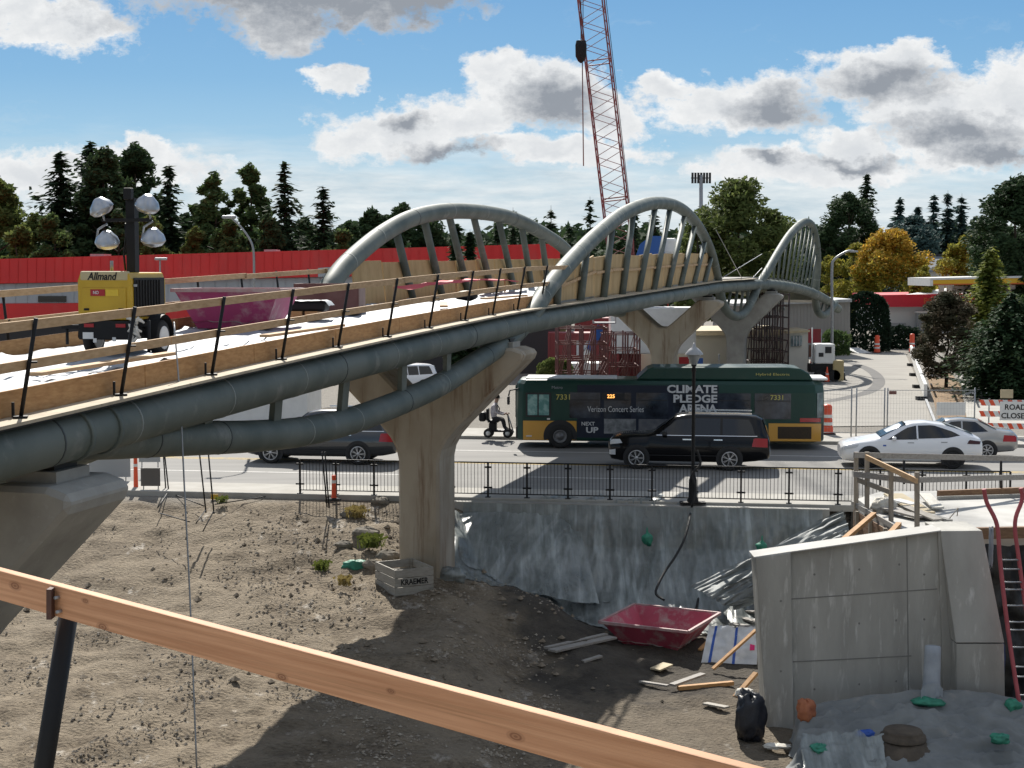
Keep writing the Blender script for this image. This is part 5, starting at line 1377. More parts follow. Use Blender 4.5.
text('225', bus, 'route_number', 'led', (3.62, -.0235, 2.06), height=.15, bold=.02)
text('7331', bus, 'fleet_number', mat('gold lettering', (.50, .46, .12), .5), (1.62, -.012, 1.98), height=.22, bold=.01)
text('7331', bus, 'fleet_number', mat('gold lettering', (.50, .46, .12), .5), (9.95, -.024, 2.02), height=.20, bold=.01)
text('Metro', bus, 'lettering', 'grey_print', (1.45, -.012, 2.42), height=.12)
text('Verizon Concert Series', bus, 'lettering', 'white_print', (2.85, -.024, 1.50), width=2.2, height=.23)
for k, (s, x, z) in enumerate((('CLIMATE', 5.95, 2.28), ('PLEDGE', 6.2, 1.89), ('ARENA', 6.42, 1.50))):
    text(s, bus, 'lettering', 'white_print', (x, -.026, z), width=7.9 - x, height=.33, bold=.035)
text('NEXT', bus, 'lettering', 'white_print', (2.62, -.012, .94), width=.52, height=.15, bold=.02); text('UP', bus, 'lettering', 'white_print', (2.8, -.012, .64), width=.48, height=.24, bold=.03)
text('Hybrid Electric', bus, 'lettering', mat('gold lettering', (.50, .46, .12), .5), (9.4, .152, 2.96), width=1.3, height=.13)
bp('advert_photo', 3.5, 4.75, .62, 1.22, mat('printed photo', (.10, .11, .12), .5, (.30, .31, .32), 2.5, p=(.4, .62)), .012); bp('advert_photo', 4.85, 6.0, .62, 1.22, mat('printed photo dark', (.06, .07, .09), .5, (.17, .17, .18), 2.0), .012)
bp('tail_light', 11.1, 11.9, 1.14, 1.30, 'lamp_red', .012)
MB().add([Vector((L - .36, .03, .5)), Vector((L - .02, .50, .5)), Vector((L - .02, .50, 1.0)), Vector((L - .36, .03, 1.0))], [(0, 1, 2, 3)]).build('rear_bumper', ['trim'], bus)
MB().add([Vector((L - .335, .065, 1.3)), Vector((L - .06, .44, 1.3)), Vector((L - .07, .44, 2.3)), Vector((L - .345, .065, 2.3))], [(0, 1, 2, 3)]).build('rear_window', ['glass_mid'], bus)
for x in (1.78, 8.6):
    c = Vector((x, -.012, .50))
    MB().add([c] + [c + Vector((math.cos(a) * .66, 0, max(-.16, math.sin(a) * .66))) for a in [k * math.pi / 16 for k in range(-2, 19)]], [(0, i, i + 1) for i in range(1, 21)]).build('wheel_arch', ['trim'], bus)
    wo = MB().lathe((x, .055, .49), [(0, .10), (.26, .10), (.30, .13), (.44, .135), (.49, .09), (.49, -.1), (.44, -.13), (0, -.1)], 26, axis=(0, -1, 0)).build('wheel', ['rubber'], bus)
    MB().lathe((x, -.065, .49), [(0, .03), (.1, .03), (.12, .0), (.2, -.02), (.24, .02), (.27, .02), (.28, -.02)], 20, axis=(0, -1, 0)).build('rim', [mat('dull rim', (.16, .16, .165), .4, metal=.6)], wo)
MB().box((.55, -.02, .5), (.22, .012, .05)).build('sticker', ['white_print'], bus); MB().box((1.32, -.015, 1.20), (.12, .012, .06)).build('marker_lamp', ['white'], bus)
MB().tube([(.12, .2, 2.4), (-.2, -.05, 2.35), (-.25, -.12, 2.1)], .03, 6).box((-.25, -.12, 1.95), (.1, .2, .34), bev=.03).build('wing_mirror', ['trim'], bus)

# ---------------------------------------------------------------- white lorry behind the lower tube
p = gnd(205, 455, 0)
g = thing('box_lorry', 'white box lorry with blue marks half hidden behind the bridge tubes', 'lorry', gnd(225, 441, 0), R(-8))
MB().box((1.2, 1.1, 1.75), (4.6, 2.2, 2.2), bev=.03).build('box_body', ['white'], g)
MB().box((-2.0, 1.1, 1.2), (1.6, 2.0, 1.6), bev=.15).build('cab', ['white'], g); MB().box((-2.0, .09, 1.55), (.9, .02, .55)).build('window', ['glass_dark'], g)
MB().box((.5, 1.1, .5), (6.0, 1.0, .22)).build('chassis', ['black'], g)
for x in (-1.9, 2.2):
    wo = MB().lathe((x, .2, .42), [(0, .12), (.24, .12), (.38, .13), (.42, .08), (.42, -.1), (0, -.1)], 20, axis=(0, -1, 0)).build('wheel', ['rubber'], g)
for (x, z, w_, h_) in ((2.2, 2.3, .6, .5), (1.3, 2.3, .25, .3)): MB().box((x, -.008, z), (w_, .012, h_)).build('blue_mark', ['blue'], g)

# ---------------------------------------------------------------- person on a mobility scooter
pp = gnd(499, 437.5, .13)
g = thing('mobility_scooter', 'small black scooter with a bag on its back carrying the rider left of the bus', 'scooter', pp, R(-8))
for (x, y) in ((-.42, -.2), (-.42, .2), (.38, -.16), (.38, .16)):
    wo = MB().lathe((x, y, .19), [(.10, .05), (.17, .05), (.19, .03), (.19, -.03), (.17, -.05), (.10, -.05)], 18, axis=(0, -1, 0)).build('wheel', ['rubber'], g)
    MB().lathe((x, y, .19), [(0, .05), (.10, .045), (.1, -.045), (0, -.05)], 14, axis=(0, -1, 0)).build('rim', ['white'], wo)
MB().box((0, 0, .28), (.95, .42, .08), bev=.03).build('deck', ['black'], g)
MB().box((-.25, 0, .45), (.3, .4, .34), bev=.05).build('motor_cover', ['black'], g)
MB().box((-.22, 0, .68), (.46, .46, .10), bev=.04).box((-.46, 0, .95), (.09, .44, .5), bev=.04).build('seat', ['black'], g)
MB().cyl((.46, 0, .3), (.36, 0, .98), .03).cyl((.36, -.3, .98), (.36, .3, .98), .02).build('steering_column', ['black'], g)
MB().box((-.68, 0, .86), (.28, .36, .4), bev=.08).build('rear_bag', ['black'], g)
MB().cyl((.40, -.05, .9), (.62, -.08, .22), .025).build('walking_stick', ['galv'], g)
def person(label, loc, rz, joints, edges, radii, paintfn, mats):
    me = bpy.data.meshes.new('person'); me.from_pydata(joints, edges, [])
    o = bpy.data.objects.new('person', me); col.objects.link(o)
    sk = o.modifiers.new('skin', 'SKIN'); o.modifiers.new('sub', 'SUBSURF').levels = 2
    for i, r in enumerate(radii): me.skin_vertices[0].data[i].radius = r if isinstance(r, tuple) else (r, r)
    me.skin_vertices[0].data[0].use_root = True
    dg = bpy.context.evaluated_depsgraph_get(); dg.update()
    m2 = bpy.data.meshes.new_from_object(o.evaluated_get(dg))
    bpy.data.objects.remove(o)
    for mm in mats: m2.materials.append(M[mm])
    for f in m2.polygons: f.material_index = paintfn(f.center); f.use_smooth = True
    o = bpy.data.objects.new('person', m2); col.objects.link(o); o.location = loc; o.rotation_euler = (0, 0, rz)
    return tag(o, label, 'person')
M['shirt'] = mat('pale checked shirt', (.60, .57, .58), .85, (.38, .34, .38), 22)
M['trousers'] = mat('dark trousers', (.025, .025, .03), .85)
J = [(-.22, 0, .80), (-.21, 0, 1.0), (-.19, 0, 1.2), (-.16, 0, 1.36), (-.12, 0, 1.45), (-.09, 0, 1.56), (-.07, 0, 1.66),
     (-.18, -.20, 1.30), (-.10, -.26, 1.06), (.18, -.22, .98), (.32, -.20, 1.0), (-.18, .20, 1.30), (-.10, .26, 1.06), (.18, .22, .98), (.32, .20, 1.0),
     (-.18, -.12, .78), (.16, -.14, .76), (.24, -.14, .42), (.36, -.14, .34), (-.18, .12, .78), (.16, .14, .76), (.24, .14, .42), (.36, .14, .34)]
Eg = [(0, 1), (1, 2), (2, 3), (3, 4), (4, 5), (5, 6), (3, 7), (7, 8), (8, 9), (9, 10), (3, 11), (11, 12), (12, 13), (13, 14), (0, 15), (15, 16), (16, 17), (17, 18), (0, 19), (19, 20), (20, 21), (21, 22)]
Rd = [.17, .17, .18, .14, .06, .10, .085, .075, .06, .045, .04, .075, .06, .045, .04, .10, .08, .055, .05, .10, .08, .055, .05]
def pf(c):
    if c.z > 1.44 or (c.x > .24 and c.z > .9): return 0
    return 1 if c.z > .86 else 2
rider = person('person in a pale shirt and dark cap riding the scooter left of the bus', pp, R(-8), J, Eg, Rd, pf, ['skin', 'shirt', 'trousers'])
def on_rider(mb, nm, mn):
    o = mb.build(nm, [mn]); o.parent = rider; return o
on_rider(MB().lathe((-.07, 0, 1.64), [(.105, -.01), (.112, .03), (.10, .09), (.06, .125), (0, .135)], 16).box((.06, 0, 1.645), (.14, .16, .018)), 'cap', 'black')
on_rider(MB().tube([(-.05, -.15, 1.36), (.03, -.02, 1.2), (-.02, .16, 1.02)], .02, 6), 'shoulder_strap', 'black')
on_rider(MB().lathe((.035, 0, 1.575), [(.018, 0), (.012, .03), (0, .05)], 8), 'nose', 'skin')
for s in (-1, 1):
    on_rider(MB().lathe((.01, s * .036, 1.60), [(0, -.012), (.012, 0), (0, .012)], 8), 'eye', 'black'); on_rider(MB().lathe((-.085, s * .10, 1.58), [(0, -.035), (.018, 0), (0, .035)], 8), 'ear', 'skin')
    for k in range(4):
        q = Vector((.34 + .0 * k, s * .21 + (k - 1.5) * .02, 1.0)); on_rider(MB().tube([q, q + Vector((.05, 0, .01)), q + Vector((.075, 0, -.02)), q + Vector((.06, 0, -.045))], [.010, .010, .009, .007], 6), 'finger', 'skin')
    q = Vector((.33, s * .17, 1.0)); on_rider(MB().tube([q, q + Vector((.03, -s * .03, -.01)), q + Vector((.06, -s * .03, -.03))], [.012, .011, .008], 6), 'thumb', 'skin')

# ================================================================== TRAFFIC CONTROL, FENCES AND SIGNS
def channelizer(px, py, label, hgt=1.05, z=.0, base=.42, group=None):
    g = thing('traffic_drum', label, 'traffic drum', gnd(px, py, z), 0, group)
    MB().lathe((0, 0, .02), [(.26, 0), (.25, .3), (.22, .32), (.22, .6), (.20, .62), (.20, hgt - .1), (.15, hgt - .04), (.0, hgt)], 16).build('drum_body', ['orange'], g)
    for k in (.38, .7): MB().lathe((0, 0, k), [(.232 - .03 * (k - .3), 0), (.225 - .03 * (k - .3), .13)], 16).build('white_band', ['white'], g)
    MB().box((0, 0, .03), (.62, .62, .06), bev=.02).build('rubber_base', ['rubber'], g); return g
channelizer(877, 353, 'orange traffic drum in front of the dark clipped hedge', 1.5)
channelizer(912, 352.5, 'orange traffic drum in front of the low dark shrubs', 1.6)
channelizer(827, 434, 'orange traffic drum beside the rear of the bus', 1.25, .13)
def tube_post(px, py, hgt, label, z=0.0):
    g = thing('delineator', label, 'delineator', gnd(px, py, z))
    MB().lathe((0, 0, 0), [(.10, .05), (.075, .12), (.06, hgt - .08), (.07, hgt - .05), (.05, hgt), (0, hgt)], 12).build('tube', ['orange'], g)
    MB().lathe((0, 0, hgt * .68), [(.068, 0), (.067, .09)], 12).build('white_band', ['white'], g); MB().lathe((0, 0, 0), [(.22, 0), (.22, .04), (.1, .07), (0, .07)], 14).build('rubber_base', ['rubber'], g)
tube_post(136, 491, 1.15, 'slim orange delineator tube at the road edge near the left pier arm')
tube_post(334, 500, .75, 'short orange delineator tube at the left end of the picket railing', .13)
def cone(px, py, hgt, label, mname='orange', z=0):
    g = thing('traffic_cone', label, 'cone', gnd(px, py, z))
    MB().lathe((0, 0, .03), [(.17, 0), (.03, hgt - .03), (0, hgt - .03)], 14).build('cone_body', [mname], g); MB().box((0, 0, .02), (.4, .4, .04)).build('rubber_base', ['rubber'], g)
    MB().lathe((0, 0, hgt * .5), [(.106, 0), (.085, .1)], 14).build('white_band', ['white'], g)
cone(843, 380, .95, 'black topped traffic cone right of the white generator', 'rubber'); cone(827, 382, .95, 'bright orange traffic cone in front of the white generator'); cone(811, 372, .9, 'orange traffic cone left of the white generator')
cone(546, 387, 1.0, 'orange traffic cone behind the roof of the bus')

# road closed barricade
bpx = gnd(1005, 459, .13)
g = thing('road_barricade', 'white barricade with orange diagonal stripes and a ROAD CLOSED sign', 'barricade', gnd(1012, 436, .13), R(-8))
for x in (-.95, 1.0): MB().beam((x, 0, 0), (x, 0, 1.55), .05, .05, up=(0, 1, 0)).beam((x, -.35, .03), (x, .35, .03), .06, .06).build('leg', ['galv'], g)
for z in (1.38, .92, .42):
    pl = MB().box((0, -.05, z), (2.6, .03, .24)).build('rail_board', ['white'], g)
    for k in range(-3, 4):
        MB().add([(k * .38 - .11, -.067, z - .12), (k * .38 + .07, -.067, z - .12), (k * .38 - .05, -.067, z + .12), (k * .38 - .23, -.067, z + .12)], [(0, 1, 2, 3)]).build('stripe', ['orange'], pl)
sg = MB().box((.12, -.10, 1.05), (1.3, .02, .78), bev=.008).build('sign_board', ['white'], g)
text('ROAD', sg, 'lettering', 'black', (-.33, -.115, 1.10), width=.84, height=.23, bold=.02); text('CLOSED', sg, 'lettering', 'black', (-.47, -.115, .74), width=1.16, height=.23, bold=.02)
MB().box((-.25, .0, 1.75), (.5, .06, .35)).build('warning_light_frame', ['cream'], g)

# temporary fence with gate at the mouth of the side street
g = thing('temporary_fence', 'grey temporary mesh fence panels across the mouth of the side street', 'fence', gnd(872, 438, .13))
def fpt(px, z): 
    q = gnd(px, 436.5, .13); return Vector((q.x, q.y, z))
for px in (851, 856, 884, 887, 974): MB().cyl(fpt(px, .13), fpt(px, 2.15), .03, n=8).build('post', ['galv'], g, world=True)
for a_, b_ in ((856, 884), (887, 974), (800, 851)):
    mb = MB()
    for z in (.3, 2.05): mb.beam(fpt(a_, z), fpt(b_, z), .025, .025)
    k = int((b_ - a_) / 3)
    for i in range(1, k): mb.beam(fpt(lerp(a_, b_, i / k), .3), fpt(lerp(a_, b_, i / k), 2.05), .004, .004)
    for z in range(8): mb.beam(fpt(a_, .5 + z * .2), fpt(b_, .5 + z * .2), .004, .004)
    mb.build('mesh_panel', ['galv'], g, world=True)
MB().add([fpt(936, 1.0), fpt(965, 1.0), fpt(965, 1.55), fpt(936, 1.55)] + [fpt(936, 1.0) + Vector((0, .02, 0)), fpt(965, 1.0) + Vector((0, .02, 0)), fpt(965, 1.55) + Vector((0, .02, 0)), fpt(936, 1.55) + Vector((0, .02, 0))], [(0, 1, 2, 3), (7, 6, 5, 4), (3, 2, 6, 7)]).build('blank_sign', ['white'], g, world=True)
MB().box(fpt(892, 1.95), (.3, .03, .14)).build('tag_plate', ['brown'], g, world=True)
# low white barrier along the right side of the side street
g = thing('water_barrier', 'long low white barrier with dark feet along the right side of the side street', 'barrier', gnd(915, 375, 0))
pts = [(911, 356), (914, 366), (917, 376), (921, 388), (925, 400)]
for (a_, b_) in zip(pts, pts[1:]):
    pa, pb = gnd(*a_, 0), gnd(*b_, 0); MB().beam(pa + Vector((0, 0, .5)), pb + Vector((0, -.1, .5)), .18, .75, bev=.03).build('section', ['white'], g, world=True)
    MB().box(pb + Vector((-.2, 0, .1)), (.55, .4, .2)).build('foot', ['rubber'], g, world=True)
MB().beam(gnd(926, 402, 0) + Vector((0, 0, .1)), gnd(935, 425, 0) + Vector((0, 0, .1)), .12, .12).build('kerb_rail', ['galv'], g, world=True)
g = thing('timber_barrier', 'white timber rail fence on the planting strip below the reddish tree', 'barrier', gnd(950, 392, 0))
MB().beam(gnd(930, 383, 0) + Vector((0, 0, .5)), gnd(974, 392, 0) + Vector((0, 0, .5)), .05, .16).build('rail_board', ['white'], g, world=True)
for px, py in ((931, 384), (952, 389), (973, 393)): MB().beam(gnd(px, py, 0), gnd(px, py, .7), .08, .08, up=(0, 1, 0)).build('post', ['galv'], g, world=True)

# sagging site fence and signs at the left road edge
g = thing('site_fence', 'leaning thin steel site fence posts with wire braces at the left road edge', 'fence', gnd(190, 505, -.1))
for (x0, y0, x1, y1) in ((164, 455, 169, 494), (163, 455, 166, 493), (199, 455, 206, 513), (208, 455, 214, 514), (325, 458, 329, 508), (322, 458, 327, 507)):
    b_ = onland(x1, y1, -.1); t_ = at(x0, y0 - 6, b_.y + .05); MB().cyl(b_, t_, .022, n=8).build('post', ['black'], g, world=True)
for (a_, b_) in (((169, 494), (204, 508)), ((215, 506), (326, 489)), ((80, 490), (168, 494)), ((160, 515), (190, 524))):
    pa, pb = onland(*a_, -.1), onland(*b_, -.1); MB().cyl(pa + Vector((0, 0, .05)), pb + Vector((0, 0, .06)), .016, n=6).build('bottom_rail', ['black'], g, world=True)
for (a_, b_) in (((206, 513), (196, 524)), ((214, 514), (203, 532)), ((169, 494), (158, 508))):
    MB().cyl(onland(*a_, -.1) + Vector((0, 0, .1)), onland(*b_, -.2) + Vector((0, 0, .02)), .018, n=6).build('brace', ['black'], g, world=True)
pa = onland(213, 500, -.05); MB().box(pa + Vector((.05, 0, .1)), (.22, .03, .16)).build('warning_tag', ['yellow'], g, world=True)
def board(x0, y0, x1, y1, Y, mname, label):
    a_, c_ = at(x0, y1, Y), at(x1, y0, Y)
    g = thing('sign_board', label, 'sign board', (lerp(a_.x, c_.x, .5), Y, 0))
    MB().box((lerp(a_.x, c_.x, .5), Y, lerp(a_.z, c_.z, .5)), (c_.x - a_.x, .03, c_.z - a_.z)).build('panel', [mname], g, world=True)
    for x in (lerp(a_.x, c_.x, .12), lerp(a_.x, c_.x, .88)): MB().cyl((x, Y + .04, zt(x, Y) - .05), (x, Y + .04, c_.z), .02, n=6).build('post', ['galv'], g, world=True)
M['panel_grey'] = mat('grey sign back', (.30, .32, .33), .5); M['panel_dark'] = mat('dark sign back', (.12, .11, .10), .6)
board(89, 450, 130, 477, 50.0, 'panel_grey', 'large pale grey blank sign board near the left pier arm')
board(139, 448, 160, 462, 51.5, 'panel_grey', 'small pale blank sign board behind the leaning fence posts')
board(141, 468, 160, 486, 48.0, 'panel_dark', 'small dark blank sign board at the left road edge')
# ================================================================== BACKGROUND STRUCTURES
M['red_metal'] = mat('red ribbed metal cladding', (.80, .032, .030), .5, (.66, .026, .026), .25, c3=(.62, .075, .065), scale3=.35, stretch3=(1, 1, .3), p3=(.5, .72))
M['grey_wall'] = mat('pale grey cladding', (.46, .48, .50), .6, (.40, .42, .44), .3)
def band(poly, Y, d, mname, nm, parent, ribs=0):
    f_ = [at(x, y, Y) for x, y in poly]; b_ = [p + Vector((0, d, 0)) for p in f_]; n_ = len(f_)
    mb = MB().add(f_ + b_, [list(range(n_)), list(range(2 * n_ - 1, n_ - 1, -1))] + [(i, i + n_, (i + 1) % n_ + n_, (i + 1) % n_) for i in range(n_)])
    if ribs:
        (xa, ya0), (xb, yb0) = poly[0], poly[1]; (xb1, yb1), (xa1, ya1) = poly[2], poly[3]
        for i in range(ribs):
            k = (i + .5) / ribs; x = lerp(xa, xb, k); mb.beam(at(x, lerp(ya0, yb0, k) + .3, Y - .04), at(x, lerp(ya1, yb1, k) - .3, Y - .02), .04, .03, up=(0, 1, 0))
    return mb.build(nm, [mname], parent, world=True)
g = thing('store_building', 'long low store with a red metal fascia and pale grey walls behind the bridge deck', 'building', gnd(150, 368, 0))
YB = 104.0
band([(-260, 266), (560, 243.5), (560, 272), (-260, 289)], YB, 18, 'red_metal', 'fascia', g, 90)
band([(-260, 289.4), (560, 272.4), (560, 300), (-260, 305)], YB + .3, 17, 'grey_wall', 'wall', g, 70)
band([(-260, 305.2), (560, 300.2), (560, 318), (-260, 324)], YB + .15, 17, 'red_metal', 'red_band', g)
band([(-260, 324.2), (560, 318.2), (560, 374), (-260, 374)], YB + .5, 16, mat('dark plinth', (.05, .045, .045), .7), 'plinth', g)
band([(38, 296), (66, 296), (66, 302), (38, 302)], YB + .2, .2, 'glass_dark', 'window', g)
band([(318, 268), (345, 266), (345, 276), (318, 277)], YB - .1, .2, 'grey_wall', 'vent', g)
for (x, y, w_) in ((264, 253.5, 12), (90, 258, 14)):
    band([(x, y - 4), (x + w_, y - 4), (x + w_, y + 1), (x, y + 1)], YB + 6, 2, 'galv', 'roof_unit', g)
# gooseneck lamps
def lamp(px, ytop, ybase, Y, arm, label, r=.07):
    b_ = at(px, ybase, Y); t_ = at(px, ytop, Y); g = thing('lamp_post', label, 'lamp post', (b_.x, Y, b_.z))
    pts = [b_, b_.lerp(t_, .5), t_] + [at(px + dx, ytop + dy, Y) for dx, dy in arm]
    MB().tube(cat(pts, 4), [r * (1 - .4 * i / ((len(pts) - 1) * 4)) for i in range((len(pts) - 1) * 4 + 1)], 8).build('pole', ['galv'], g, world=True)
    e = pts[-1]; MB().box(e + Vector((0, 0, -.04)), (.55, .25, .12), bev=.04).build('lamp_head', ['galv'], g, world=True)
lamp(254, 262, 330, 62, ((-1, -14), (-5, -24), (-14, -36), (-25, -46)), 'grey gooseneck lamp post in front of the red store', .055)
lamp(160, 262, 330, 70, ((0, -2), (1, -4)), 'short thin lamp post in front of the red store above the magenta pan', .04)
lamp(832, 268, 350, 108, ((2, -8), (8, -13), (16, -17), (22, -17)), 'tall grey street lamp with a curved arm right of the far arch', .11)

# thin wire lines near the middle arch
for k, (a_, b_) in enumerate((((716, 230, 84), (745, 284, 92)), ((748, 283, 92), (762, 268, 96)), ((722, 278, 86), (762, 254, 97)))):
    o = MB().cyl(at(*a_), at(*b_), .02, n=5).build('stay_wire', ['galv'], loc=at(*a_)); tag(o, ('steep thin stay wire right of the middle arch', 'short thin wire at the foot of the far arch', 'sloping thin stay wire between the middle and far arches')[k], 'wire')

# ------------------------------------------------------------- crane
M['crane_red'] = mat('faded red crane paint', (.24, .055, .055), .6, (.20, .08, .08), 2)
YC = 116.0
g = thing('crawler_crane', 'tall red lattice boom crane rising behind the middle arch', 'crane', gnd(655, 366, 0))
b0 = at(631, 336, YC); tip = at(500, -760, YC + 6)
ax = (tip - b0); Lb = ax.length; ax.normalize(); sd = Vector((1, 0, 0)); sd = (sd - ax * sd.dot(ax)).normalized(); bk = ax.cross(sd)
def wd(k):
    return .92 * min(1, .35 + k * 9) * (1 - .0 * k) if k < .5 else .92 * (1 - (k - .5) * .9)
mb = MB(); NB = 96
def corner(k, i): 
    q = b0 + ax * Lb * k; a_ = wd(k); return q + sd * a_ * (-1 if i in (0, 3) else 1) + bk * a_ * (-1 if i < 2 else 1)
for i in range(4): mb.tube([corner(k / 24, i) for k in range(25)], .062, 6)
mb.build('boom_chord', ['crane_red'], g, world=True)
mb = MB()
for k in range(NB):
    k0, k1 = k / NB, (k + 1) / NB
    for i in range(4):
        j = (i + 1) % 4
        mb.cyl(corner(k0, i if k % 2 else j), corner(k1, j if k % 2 else i), .026, n=5, caps=False)
    if k % 12 == 0:
        for i in range(4): mb.cyl(corner(k0, i), corner(k0, (i + 1) % 4), .05, n=5, caps=False)
mb.build('boom_lacing', ['crane_red'], g, world=True)
hk = at(581, 44, YC - 1.5)
MB().cyl(at(580, -400, YC - 1.5), hk, .035, n=6).cyl(at(583, -400, YC - 1.2), hk + Vector((.15, 0, 0)), .03, n=6).build('hoist_rope', ['black'], g, world=True)
MB().lathe(hk, [(0, .3), (.35, .25), (.42, -.1), (.40, -.9), (.22, -1.25), (.1, -1.35), (0, -1.4)], 12, sy=.5).build('hook_block', ['black'], g, world=True)
MB().cyl(hk + Vector((.1, 0, -1.2)), at(583.5, 166, YC - 1.5), .045, n=6).build('load_line', ['brown'], g, world=True)
MB().cyl(corner(.60, 1) + Vector((.4, 1, 0)), at(641, 300, YC + 4), .025, n=5).build('pendant_rope', ['black'], g, world=True)
cb = gnd(655, 366, 0)
MB().box(cb + Vector((.4, 0, 2.2)), (4.2, 3.2, 2.0), bev=.1).build('machine_house', ['red'], g, world=True)
MB().box(cb + Vector((-1.6, -1.2, 2.1)), (1.2, 1.4, 1.8), bev=.1).build('cab', ['red'], g, world=True)
for y in (-2, 2): MB().box(cb + Vector((0, y, .55)), (6, .9, 1.1), bev=.3).build('crawler_track', ['black'], g, world=True)
MB().tube([cb + Vector((.8, 0, 3)), cb + Vector((1.2, .5, 7.5)), cb + Vector((-.8, 0, 3.2))], .09, 6).build('gantry', ['crane_red'], g, world=True)

# blue boom lift by the shoring tower, blue machine over the middle arch panels
def boomlift(label, base, elbow, tipp, col_='blue'):
    g = thing('boom_lift', label, 'boom lift', (base.x, base.y, 0))
    MB().box((base.x, base.y, .85), (2.6, 1.8, .9), bev=.08).build('chassis', ['white'], g, world=True)
    for dx in (-.9, .9): 
        for dy in (-.8, .8): MB().cyl((base.x + dx, base.y + dy - .15, .42), (base.x + dx, base.y + dy + .15, .42), .42, n=14).build('wheel', ['rubber'], g, world=True)
    MB().beam(Vector((base.x, base.y, 1.3)), elbow, .35, .4).build('lower_boom', ['white'], g, world=True)
    MB().beam(elbow, tipp, .38, .45).build('upper_boom', [col_], g, world=True)
    MB().box(tipp + Vector((.2, 0, .2)), (1.4, .8, .08)).box(tipp + Vector((.2, -.38, 1.15)), (1.4, .04, .05)).box(tipp + Vector((.2, .38, 1.15)), (1.4, .04, .05)).box(tipp + Vector((-.48, 0, .7)), (.05, .8, .95)).box(tipp + Vector((.88, 0, .7)), (.05, .8, .95)).build('basket', ['galv'], g, world=True)
M['lift_blue'] = mat('blue machine paint', (.02, .10, .36), .4)
boomlift('blue and white boom lift working at the red shoring tower behind the bus', gnd(582, 383, 0), at(590, 350, 94), at(601, 326, 94), 'lift_blue')
YBm = 100
g = thing('concrete_pump', 'blue and white machine top showing above the plywood panels of the middle arch', 'machine', gnd(655, 375, 0))
pb = gnd(655, 375, 0)
MB().box(at(652, 330, YBm), (5.5, 2.2, 3.0), bev=.1).build('carrier', ['white'], g, world=True)
MB().loft([[at(x, y + dy, YBm + dz) for x, dy, dz in ((px - w_, 0, -1), (px + w_, 0, -1), (px + w_, 0, 1), (px - w_, 0, 1))] for px, y, w_ in ((650, 300, 9), (650, 258, 15), (652, 244, 12), (656, 236, 5))], 0, smooth=False).build('blue_cover', ['lift_blue'], g, world=True)
MB().box(at(668, 246, YBm), (1.0, 1.2, 1.0), bev=.15).build('white_head', ['white'], g, world=True)
MB().beam(at(668, 300, YBm), at(668, 250, YBm), .3, .3, up=(0, 1, 0)).build('column', ['black'], g, world=True)

# shoring towers
def shoring(px0, px1, ytop, Y, nx, nz, ny, depth, mname, label):
    a_ = at(px0, 300, Y); c_ = at(px1, 300, Y); top_ = at(px0, ytop, Y).z; g = thing('shoring_tower', label, 'scaffold', (lerp(a_.x, c_.x, .5), Y, 0))
    for j in range(ny):
        y = Y + depth * j / (ny - 1)
        for i in range(nx):
            x = lerp(a_.x, c_.x, i / (nx - 1)); MB().cyl((x, y, 0), (x, y, top_), .055, n=6).build('standard', [mname], g, world=True)
        mb = MB()
        for z in range(nz): mb.cyl((a_.x, y, lerp(.4, top_ - .1, z / (nz - 1))), (c_.x, y, lerp(.4, top_ - .1, z / (nz - 1))), .035, n=5)
        for i in range(nx - 1):
            x0, x1 = lerp(a_.x, c_.x, i / (nx - 1)), lerp(a_.x, c_.x, (i + 1) / (nx - 1)); mb.cyl((x0, y, .5), (x1, y, top_ * (.5 if i % 2 else .95)), .028, n=5)
        mb.build('ledger', [mname], g, world=True)
    mb = MB()
    for z in range(nz):
        for i in (0, nx - 1):
            x = lerp(a_.x, c_.x, i / (nx - 1)); q = lerp(.4, top_ - .1, z / (nz - 1)); mb.cyl((x, Y, q), (x, Y + depth, q), .03, n=5)
    mb.build('cross_ledger', [mname], g, world=True)
    return g
M['scaf'] = mat('rust brown scaffold', (.10, .035, .035), .7, (.16, .06, .05), 3)
M['scaf_dark'] = mat('dark scaffold', (.035, .025, .025), .6, (.08, .045, .04), 3)
shoring(558, 608, 327, 84, 5, 5, 3, 4, 'scaf', 'rust brown shoring tower left of the V topped pier behind the bus')
shoring(604, 640, 333, 90, 4, 4, 3, 4, 'scaf', 'smaller rust brown shoring tower touching the V topped pier')
shoring(757, 789, 293, 97, 5, 8, 3, 4.2, 'scaf_dark', 'tall dark shoring tower under the foot of the far arch')
# containers
def container(px0, px1, y0, Y, mname, label, d=2.4, txt=None):
    a_ = at(px0, y0, Y); c_ = at(px1, y0, Y); w_ = c_.x - a_.x; g = thing('shipping_container', label, 'container', (lerp(a_.x, c_.x, .5), Y, 0))
    mb = MB().box((0, d / 2, a_.z / 2), (w_, d, a_.z))
    for k in range(int(w_ / .28)): mb.box((-w_ / 2 + .2 + k * .28, -.02, a_.z / 2), (.12, .05, a_.z - .3))
    mb.build('box', [mname], g)
    for x in (-w_ / 2, w_ / 2): MB().box((x, .02, a_.z / 2), (.14, .14, a_.z + .02)).build('corner_post', [mname], g)
    if txt: text(txt, g, 'lettering', 'white_print', (-.45, -.06, a_.z * .52), height=.95, bold=.04)
M['cont_red'] = mat('dull red container', (.28, .045, .045), .6, (.22, .04, .04), .8)
container(549, 618, 333, 99, 'cont_red', 'dull red shipping container with a white letter behind the rust brown shoring tower', txt='M')
container(576, 612, 318, 108, 'cont_red', 'dark red container box farther back above the lettered container')
container(604, 640, 336, 101, 'cont_red', 'short red container between the boom lift and the V topped pier')
M['olive'] = mat('olive wall', (.30, .29, .14), .7, (.25, .24, .12), .6)
